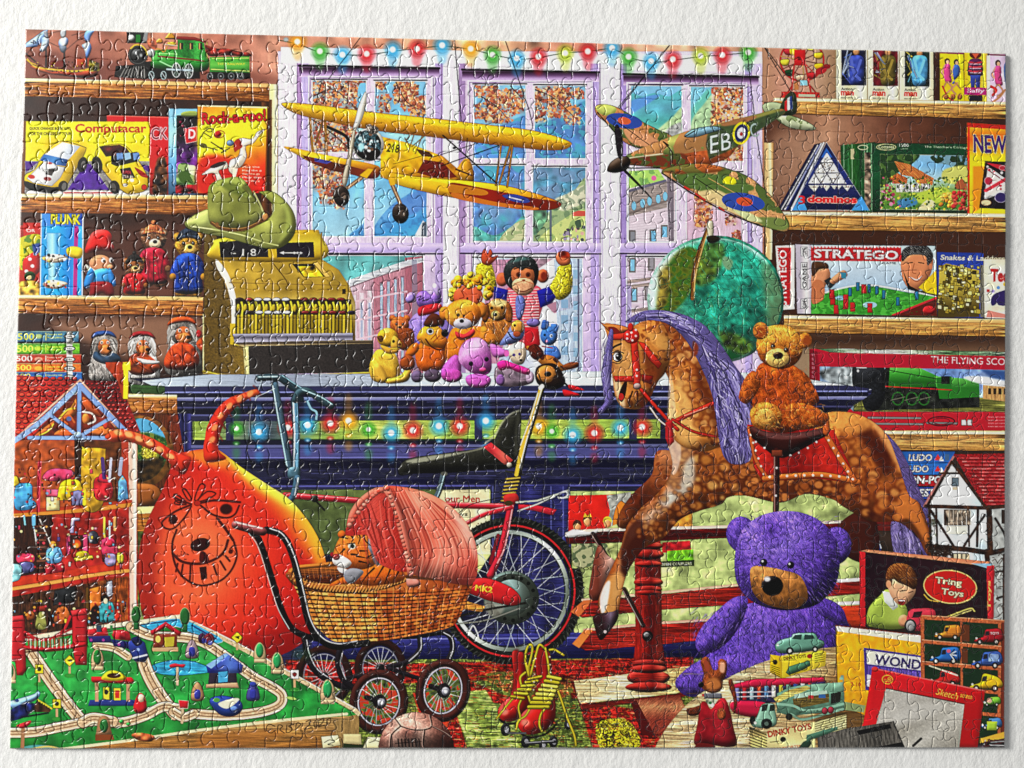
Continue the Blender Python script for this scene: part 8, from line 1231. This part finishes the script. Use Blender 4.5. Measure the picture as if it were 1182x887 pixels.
# ============================ from the sketch to the puzzle ============================
# crisp offset print: a little unsharp masking of the artwork
CAN[:] = CAN*(1+.13*np.clip((CAN.mean(-1)-blur(CAN.mean(-1), 26, 2))*1.6, -.6, .6)[..., None])
CAN[:] = np.clip(CAN+.45*(CAN-blur(CAN, 2, 2)), 0, 1)
dk = np.zeros((CH, CW), np.float32)                 # fine keyline of the illustration round each drawn thing
dk[:, 1:] += (IDS[:, 1:] != IDS[:, :-1]); dk[1:] += (IDS[1:] != IDS[:-1])
dk = np.clip(blur(np.minimum(dk, 1), 1, 1)*1.5, 0, 1)
CAN[:] = CAN*(1-KEYLINE*dk)[..., None]
CAN[:] = np.clip(CAN, 0, 1)**TONE_G
CAN[:] = CAN*(1-TONE_S)+TONE_S*(CAN*CAN*(3-2*CAN))
lum = CAN.mean(-1, keepdims=True); CAN[:] = np.clip(lum+(CAN-lum)*TONE_C, 0, 1)
CAN[:] = np.clip(CAN*(1+.014*NZ['fine'][..., None]), 0, 1)

NX, NY = 40, 25
MM = PW*1000/CW                                     # millimetres per grid cell
jr = np.random.default_rng(21)
JX, JY = np.meshgrid(np.linspace(0, CW-1, NX+1), np.linspace(0, CH-1, NY+1))
cw, ch = CW/NX, CH/NY
JX[:, 1:-1] += jr.normal(0, .055*cw, (NY+1, NX-1)); JY[1:-1, :] += jr.normal(0, .05*ch, (NY-1, NX+1))
def knob_edge(a, b, other):
    d = b-a; ln = math.hypot(*d); u = d/ln; n = np.array([-u[1], u[0]])
    sgn = 1 if jr.random() < .5 else -1
    m = jr.uniform(.4, .6)*ln; k = jr.uniform(1.1, 1.36)*min(cw, ch)/41.0; lean = jr.uniform(-2.0, 2.0)
    P0 = [(0, 0), (m*.5, jr.uniform(-1.6, 1.6)), (m-9*k, jr.uniform(-1, 1)), (m-4.4*k, 1.6*k), (m-4.6*k+lean*.3, 5.2*k), (m-7.4*k+lean*.7, 9*k),
          (m-6.4*k+lean, 13*k), (m+lean, 15.2*k), (m+6.4*k+lean, 13*k), (m+7.4*k+lean*.7, 9*k), (m+4.6*k+lean*.3, 5.2*k), (m+4.4*k, 1.6*k), (m+9*k, jr.uniform(-1, 1)), ((m+ln)/2+3, jr.uniform(-1.6, 1.6)), (ln, 0)]
    q = np.array([a+u*t+n*o*sgn for t, o in P0])
    return cr(q, False, 4)
HE = {}; VE = {}
for j in range(NY+1):
    for i in range(NX):
        a, b = np.array([JX[j, i], JY[j, i]]), np.array([JX[j, i+1], JY[j, i+1]])
        HE[j, i] = np.array([a, b]) if j in (0, NY) else knob_edge(a, b, 0)
for j in range(NY):
    for i in range(NX+1):
        a, b = np.array([JX[j, i], JY[j, i]]), np.array([JX[j+1, i], JY[j+1, i]])
        VE[j, i] = np.array([a, b]) if i in (0, NX) else knob_edge(a, b, 1)
DIST = np.full((CH, CW), 9., np.float32)
for (key, q), inner in [(kv, 0 < kv[0][0] < NY) for kv in HE.items()]+[(kv, 0 < kv[0][1] < NX) for kv in VE.items()]:
    if not inner: continue
    x0 = max(0, int(q[:, 0].min())-5); x1 = min(CW, int(q[:, 0].max())+6); y0 = max(0, int(q[:, 1].min())-5); y1 = min(CH, int(q[:, 1].max())+6)
    yy, xx = np.mgrid[y0:y1, x0:x1]
    a = q[:-1]; d = q[1:]-a; L2 = np.maximum((d*d).sum(1), 1e-9)
    px = xx[..., None]-a[:, 0]; py = yy[..., None]-a[:, 1]
    t = np.clip((px*d[:, 0]+py*d[:, 1])/L2, 0, 1)
    ds = np.sqrt(((px-t*d[:, 0])**2+(py-t*d[:, 1])**2).min(-1))
    S = DIST[y0:y1, x0:x1]; np.minimum(S, ds, out=S)
# every piece sits a hair higher, lower or more tilted than its neighbours
HGT = np.zeros((CH, CW), np.float32)
_tocv = tocv
tocv = lambda p: np.asarray(p, float).reshape(-1, 2)
SX = SY = 2
for j in range(NY):
    for i in range(NX):
        poly = np.vstack([HE[j, i], VE[j, i+1], HE[j+1, i][::-1], VE[j, i][::-1]])
        m = raster([poly])
        x0, y0, A = m; h, w = A.shape
        yy, xx = np.mgrid[y0:y0+h, x0:x0+w]
        pl = jr.normal(0, PIECE_STEP)+jr.normal(0, PIECE_TILT)*(xx-poly[:, 0].mean())/25+jr.normal(0, PIECE_TILT)*(yy-poly[:, 1].mean())/25
        S = HGT[y0:y0+h, x0:x0+w]; M = A >= .5; S[M] = pl[M]
tocv = _tocv
HGT = blur(HGT, 1, 1)
dm = DIST*MM
GRV = GROOVE_D*np.exp(-(dm/GROOVE_W)**2)+.5*SHOULDER*np.clip(1-dm/1.5, 0, 1)**2
Z = HGT-GRV
# rounded die-cut rim
ex = np.minimum(np.arange(CW), np.arange(CW)[::-1])*MM; ey = np.minimum(np.arange(CH), np.arange(CH)[::-1])*MM
E2 = np.minimum(ex[None, :], ey[:, None])
Z -= .55*np.clip(1-E2/.8, 0, 1)**2
THICK = 2.3
Z = ((Z+THICK)/1000).astype(np.float32)

# ---- objects ----------------------------------------------------------------
scene = bpy.context.scene
col = scene.collection
def principled(name, base, rough=.5, spec=.5):
    m = bpy.data.materials.new(name); m.use_nodes = True
    b = m.node_tree.nodes['Principled BSDF']; b.inputs['Roughness'].default_value = rough
    b.inputs['Specular IOR Level'].default_value = spec
    if base: b.inputs['Base Color'].default_value = (*base, 1)
    return m, b
ink, b = principled('printed_card', None, INK_ROUGH, .5)
nt = ink.node_tree
at = nt.nodes.new('ShaderNodeAttribute'); at.attribute_name = 'ink'; nt.links.new(at.outputs['Color'], b.inputs['Base Color'])
tc = nt.nodes.new('ShaderNodeTexCoord'); nz = nt.nodes.new('ShaderNodeTexNoise'); nz.inputs['Scale'].default_value = 900; nz.inputs['Detail'].default_value = 2
bp = nt.nodes.new('ShaderNodeBump'); bp.inputs['Strength'].default_value = .12; bp.inputs['Distance'].default_value = .0003
nt.links.new(tc.outputs['Object'], nz.inputs['Vector']); nt.links.new(nz.outputs['Fac'], bp.inputs['Height']); nt.links.new(bp.outputs['Normal'], b.inputs['Normal'])

lin = np.where(CAN <= .04045, CAN/12.92, ((CAN+.055)/1.055)**2.4)
ALB = np.clip(lin*INK_GAIN, .004, .86).astype(np.float32)
U = (np.arange(CW)/(CW-1)-.5)*PW; V = (.5-np.arange(CH)/(CH-1))*PH

# the rim is not ruler straight: border pieces sit a little in or out, the left side bows
def rim(n, m, k):
    r = np.repeat(jr.normal(0, .00011, k), int(np.ceil(n/k)))[:n]; return _blur1(r.astype(np.float32), 2, 0)
fade = lambda d: np.clip(1-d/7., 0, 1)
ii = np.arange(CW)*MM; jj = np.arange(CH)*MM
OX = rim(CH, CW, NY)[:, None]*fade(ii)[None]+rim(CH, CW, NY)[:, None]*fade(ii[::-1])[None]-.0012*np.sin(np.pi*np.arange(CH)/CH)[:, None]*(1-np.arange(CW)/CW)[None]**3
OY = rim(CW, CH, NX)[None]*fade(jj)[:, None]+rim(CW, CH, NX)[None]*fade(jj[::-1])[:, None]
root = bpy.data.objects.new('jigsaw_puzzle', None); col.objects.link(root)
root['label'] = 'finished jigsaw puzzle with a colourful toy shop picture lying on the white cloth'; root['category'] = 'jigsaw puzzle'

flat = IDS[:-1, :-1].ravel(); order = np.argsort(flat, kind='stable'); sf = flat[order]
starts = np.searchsorted(sf, np.arange(len(PARTS)+2))
gmap = np.zeros(CW*CH, np.int32)
objs = {}
def cells_mesh(name, cells):
    r, c = cells//(CW-1), cells % (CW-1)
    v00 = r*CW+c
    quads = np.stack([v00, v00+CW, v00+CW+1, v00+1], 1)
    used = np.unique(quads); gmap[used] = np.arange(len(used), dtype=np.int32)
    me = bpy.data.meshes.new(name)
    me.vertices.add(len(used)); me.loops.add(quads.size); me.polygons.add(len(quads))
    vr, vc = used//CW, used % CW
    co = np.stack([U[vc]+OX[vr, vc], V[vr]+OY[vr, vc], Z[vr, vc]], 1).astype(np.float32)
    me.vertices.foreach_set('co', co.ravel())
    me.loops.foreach_set('vertex_index', gmap[quads].ravel().astype(np.int32))
    me.polygons.foreach_set('loop_start', np.arange(0, quads.size, 4, dtype=np.int32))
    me.update(calc_edges=True)
    ca = me.color_attributes.new('ink', 'FLOAT_COLOR', 'POINT')
    cc = np.ones((len(used), 4), np.float32); cc[:, :3] = ALB[vr, vc]
    ca.data.foreach_set('color', cc.ravel())
    me.polygons.foreach_set('use_smooth', np.ones(len(quads), bool))
    me.materials.append(ink)
    return me
MINC = 12
for pid, p in enumerate(PARTS, 1):
    cells = order[starts[pid]:starts[pid+1]]
    if p['parent'] and len(cells) < MINC:            # a speck: leave it to its owner
        continue
    me = cells_mesh(p['name'], cells) if len(cells) else None
    o = bpy.data.objects.new(p['name'], me); col.objects.link(o); objs[pid] = o
    if p['label']: o['label'] = p['label']
    o.parent = objs.get(p['parent'], root) if p['parent'] else root
# cardboard body under the print
import bmesh
bm = bmesh.new(); bmesh.ops.create_cube(bm, size=1)
for v in bm.verts: v.co = (v.co.x*(PW+.0009), v.co.y*(PH+.0009), (v.co.z+.5)*(THICK-.95)/1000+.0001)
bmesh.ops.bevel(bm, geom=[e for e in bm.edges], offset=.0002, segments=2, affect='EDGES')
me = bpy.data.meshes.new('cardboard_base'); bm.to_mesh(me); bm.free()
card, b = principled('grey_card', (.62, .61, .57), .9, .2); me.materials.append(card)
o = bpy.data.objects.new('cardboard_base', me); col.objects.link(o); o.parent = root; o['label'] = 'pale grey cardboard core showing at the die-cut rim'
for pid in [k for k, o in objs.items() if o.data is None and not o.children]:
    bpy.data.objects.remove(objs.pop(pid))

# ---- the white cloth ----------------------------------------------------------
gx, gy = 260, 200; cx_, cy_ = 2.2, 1.7
xs = np.linspace(-cx_/2, cx_/2, gx); ys = np.linspace(-cy_/2, cy_/2, gy)
X, Y = np.meshgrid(xs, ys)
rip = np.clip((X-.355)/.03, 0, 1)
Zc = -.0006+.0005*rip*np.sin(X*520+3*np.sin(Y*9))-.0004*np.abs(np.sin(X*7+Y*3))
inside = (np.abs(X) < PW/2+.006) & (np.abs(Y) < PH/2+.006)
Zc = np.where(inside, -.0007, Zc)
co = np.stack([X, Y, Zc], -1).reshape(-1, 3).astype(np.float32)
r, c = np.divmod(np.arange((gx-1)*(gy-1)), gx-1); v0 = r*gx+c
quads = np.stack([v0, v0+1, v0+gx+1, v0+gx], 1)
me = bpy.data.meshes.new('tablecloth'); me.vertices.add(len(co)); me.vertices.foreach_set('co', co.ravel())
me.loops.add(quads.size); me.polygons.add(len(quads)); me.loops.foreach_set('vertex_index', quads.ravel().astype(np.int32)); me.polygons.foreach_set('loop_start', np.arange(0, quads.size, 4, dtype=np.int32)); me.update(calc_edges=True)
me.polygons.foreach_set('use_smooth', np.ones(len(quads), bool))
cl, b = principled('white_cloth', (.82, .815, .8), .95, .1); nt = cl.node_tree
tc = nt.nodes.new('ShaderNodeTexCoord')
mp = nt.nodes.new('ShaderNodeMapping'); mp.inputs['Scale'].default_value = (1.25, .8, 1); mp.inputs['Rotation'].default_value = (0, 0, .5); nt.links.new(tc.outputs['Object'], mp.inputs['Vector'])
def noise(s, d, rg=.5):
    n = nt.nodes.new('ShaderNodeTexNoise'); n.inputs['Scale'].default_value = s; n.inputs['Detail'].default_value = d; n.inputs['Roughness'].default_value = rg; nt.links.new(mp.outputs['Vector'], n.inputs['Vector']); return n.outputs['Fac']
def mth(op, a, bb):
    m = nt.nodes.new('ShaderNodeMath'); m.operation = op
    for k, q in enumerate((a, bb)):
        if isinstance(q, (int, float)): m.inputs[k].default_value = q
        else: nt.links.new(q, m.inputs[k])
    return m.outputs[0]
h = mth('ADD', mth('MULTIPLY', noise(190, 4, .62), 1.), mth('MULTIPLY', noise(60, 2), .8)); h = mth('ADD', h, mth('MULTIPLY', noise(700, 2), .22))
bp = nt.nodes.new('ShaderNodeBump'); bp.inputs['Strength'].default_value = 1; bp.inputs['Distance'].default_value = CLOTH_BUMP
nt.links.new(h, bp.inputs['Height']); nt.links.new(bp.outputs['Normal'], b.inputs['Normal'])
mix = nt.nodes.new('ShaderNodeMix'); mix.data_type = 'RGBA'; mix.inputs[6].default_value = (.79, .787, .762, 1); mix.inputs[7].default_value = (.85, .85, .835, 1)
nt.links.new(noise(9, 3), mix.inputs[0]); nt.links.new(mix.outputs[2], b.inputs['Base Color'])
me.materials.append(cl)
o = bpy.data.objects.new('tablecloth', me); col.objects.link(o); o['kind'] = 'structure'

# ---- camera: fitted to the four corners of the puzzle ---------------------------
import mathutils
W_, H_ = 1182., 887.
corn = np.array([(-PW/2, PH/2, .002), (PW/2, PH/2, .002), (PW/2, -PH/2, .002), (-PW/2, -PH/2, .002)])
f_ = 27/36*W_
def proj(p):
    R_ = np.array(mathutils.Euler(p[3:6], 'XYZ').to_matrix())
    q = (corn*np.array([1, p[6], 1])-p[:3]) @ R_
    return np.c_[W_/2+f_*q[:, 0]/-q[:, 2], H_/2-f_*q[:, 1]/-q[:, 2]].ravel()
tgt = np.array(QUAD).ravel(); p = np.array([0, 0, .53, 0, 0, 0, 1.])
for it in range(60):
    r0 = proj(p)-tgt; J = np.stack([(proj(p+1e-5*np.eye(7)[k])-proj(p))/1e-5 for k in range(7)], 1)
    p = p-np.linalg.lstsq(J, r0, rcond=None)[0]*.8
print('CAMFIT', p, np.abs(proj(p)-tgt).max())
root.scale = (1, p[6], 1)
cam = bpy.data.cameras.new('camera'); cam.lens = 27; cam.sensor_width = 36; cam.clip_start = .01; cam.clip_end = 50
co_ = bpy.data.objects.new('camera', cam); co_.location = p[:3]; co_.rotation_euler = p[3:6]; col.objects.link(co_); scene.camera = co_

# ---- light: a window to the left, a pale room around -----------------------------
def area(name, loc, tgt_, size, sy, energy, colr):
    l = bpy.data.lights.new(name, 'AREA'); l.shape = 'RECTANGLE'; l.size = size; l.size_y = sy; l.energy = energy; l.color = colr
    ob = bpy.data.objects.new(name, l); ob.location = loc
    ob.rotation_euler = (mathutils.Vector(tgt_)-mathutils.Vector(loc)).to_track_quat('-Z', 'Y').to_euler(); col.objects.link(ob)
area('window_light', KEY_LOC, (0.05, 0, 0), KEY_SIZE[0], KEY_SIZE[1], KEY_E, (1, .985, .95))
w = bpy.data.worlds.new('World'); scene.world = w; w.use_nodes = True
nt = w.node_tree; bg = nt.nodes['Background']; bg.inputs[1].default_value = WORLD_S
# pale walls round about, a dim ceiling overhead
tc = nt.nodes.new('ShaderNodeTexCoord'); sp = nt.nodes.new('ShaderNodeSeparateXYZ'); rp = nt.nodes.new('ShaderNodeValToRGB')
nt.links.new(tc.outputs['Generated'], sp.inputs[0]); nt.links.new(sp.outputs['Z'], rp.inputs[0]); nt.links.new(rp.outputs['Color'], bg.inputs[0])
e = rp.color_ramp.elements; e[0].position = .3; e[0].color = (.96, .98, 1, 1); e[1].position = .8; e[1].color = (CEIL, CEIL, CEIL*1.03, 1)
vs = scene.view_settings; vs.view_transform = 'Standard'; vs.look = 'None'; vs.exposure = 0; vs.gamma = 1; vs.use_curve_mapping = False
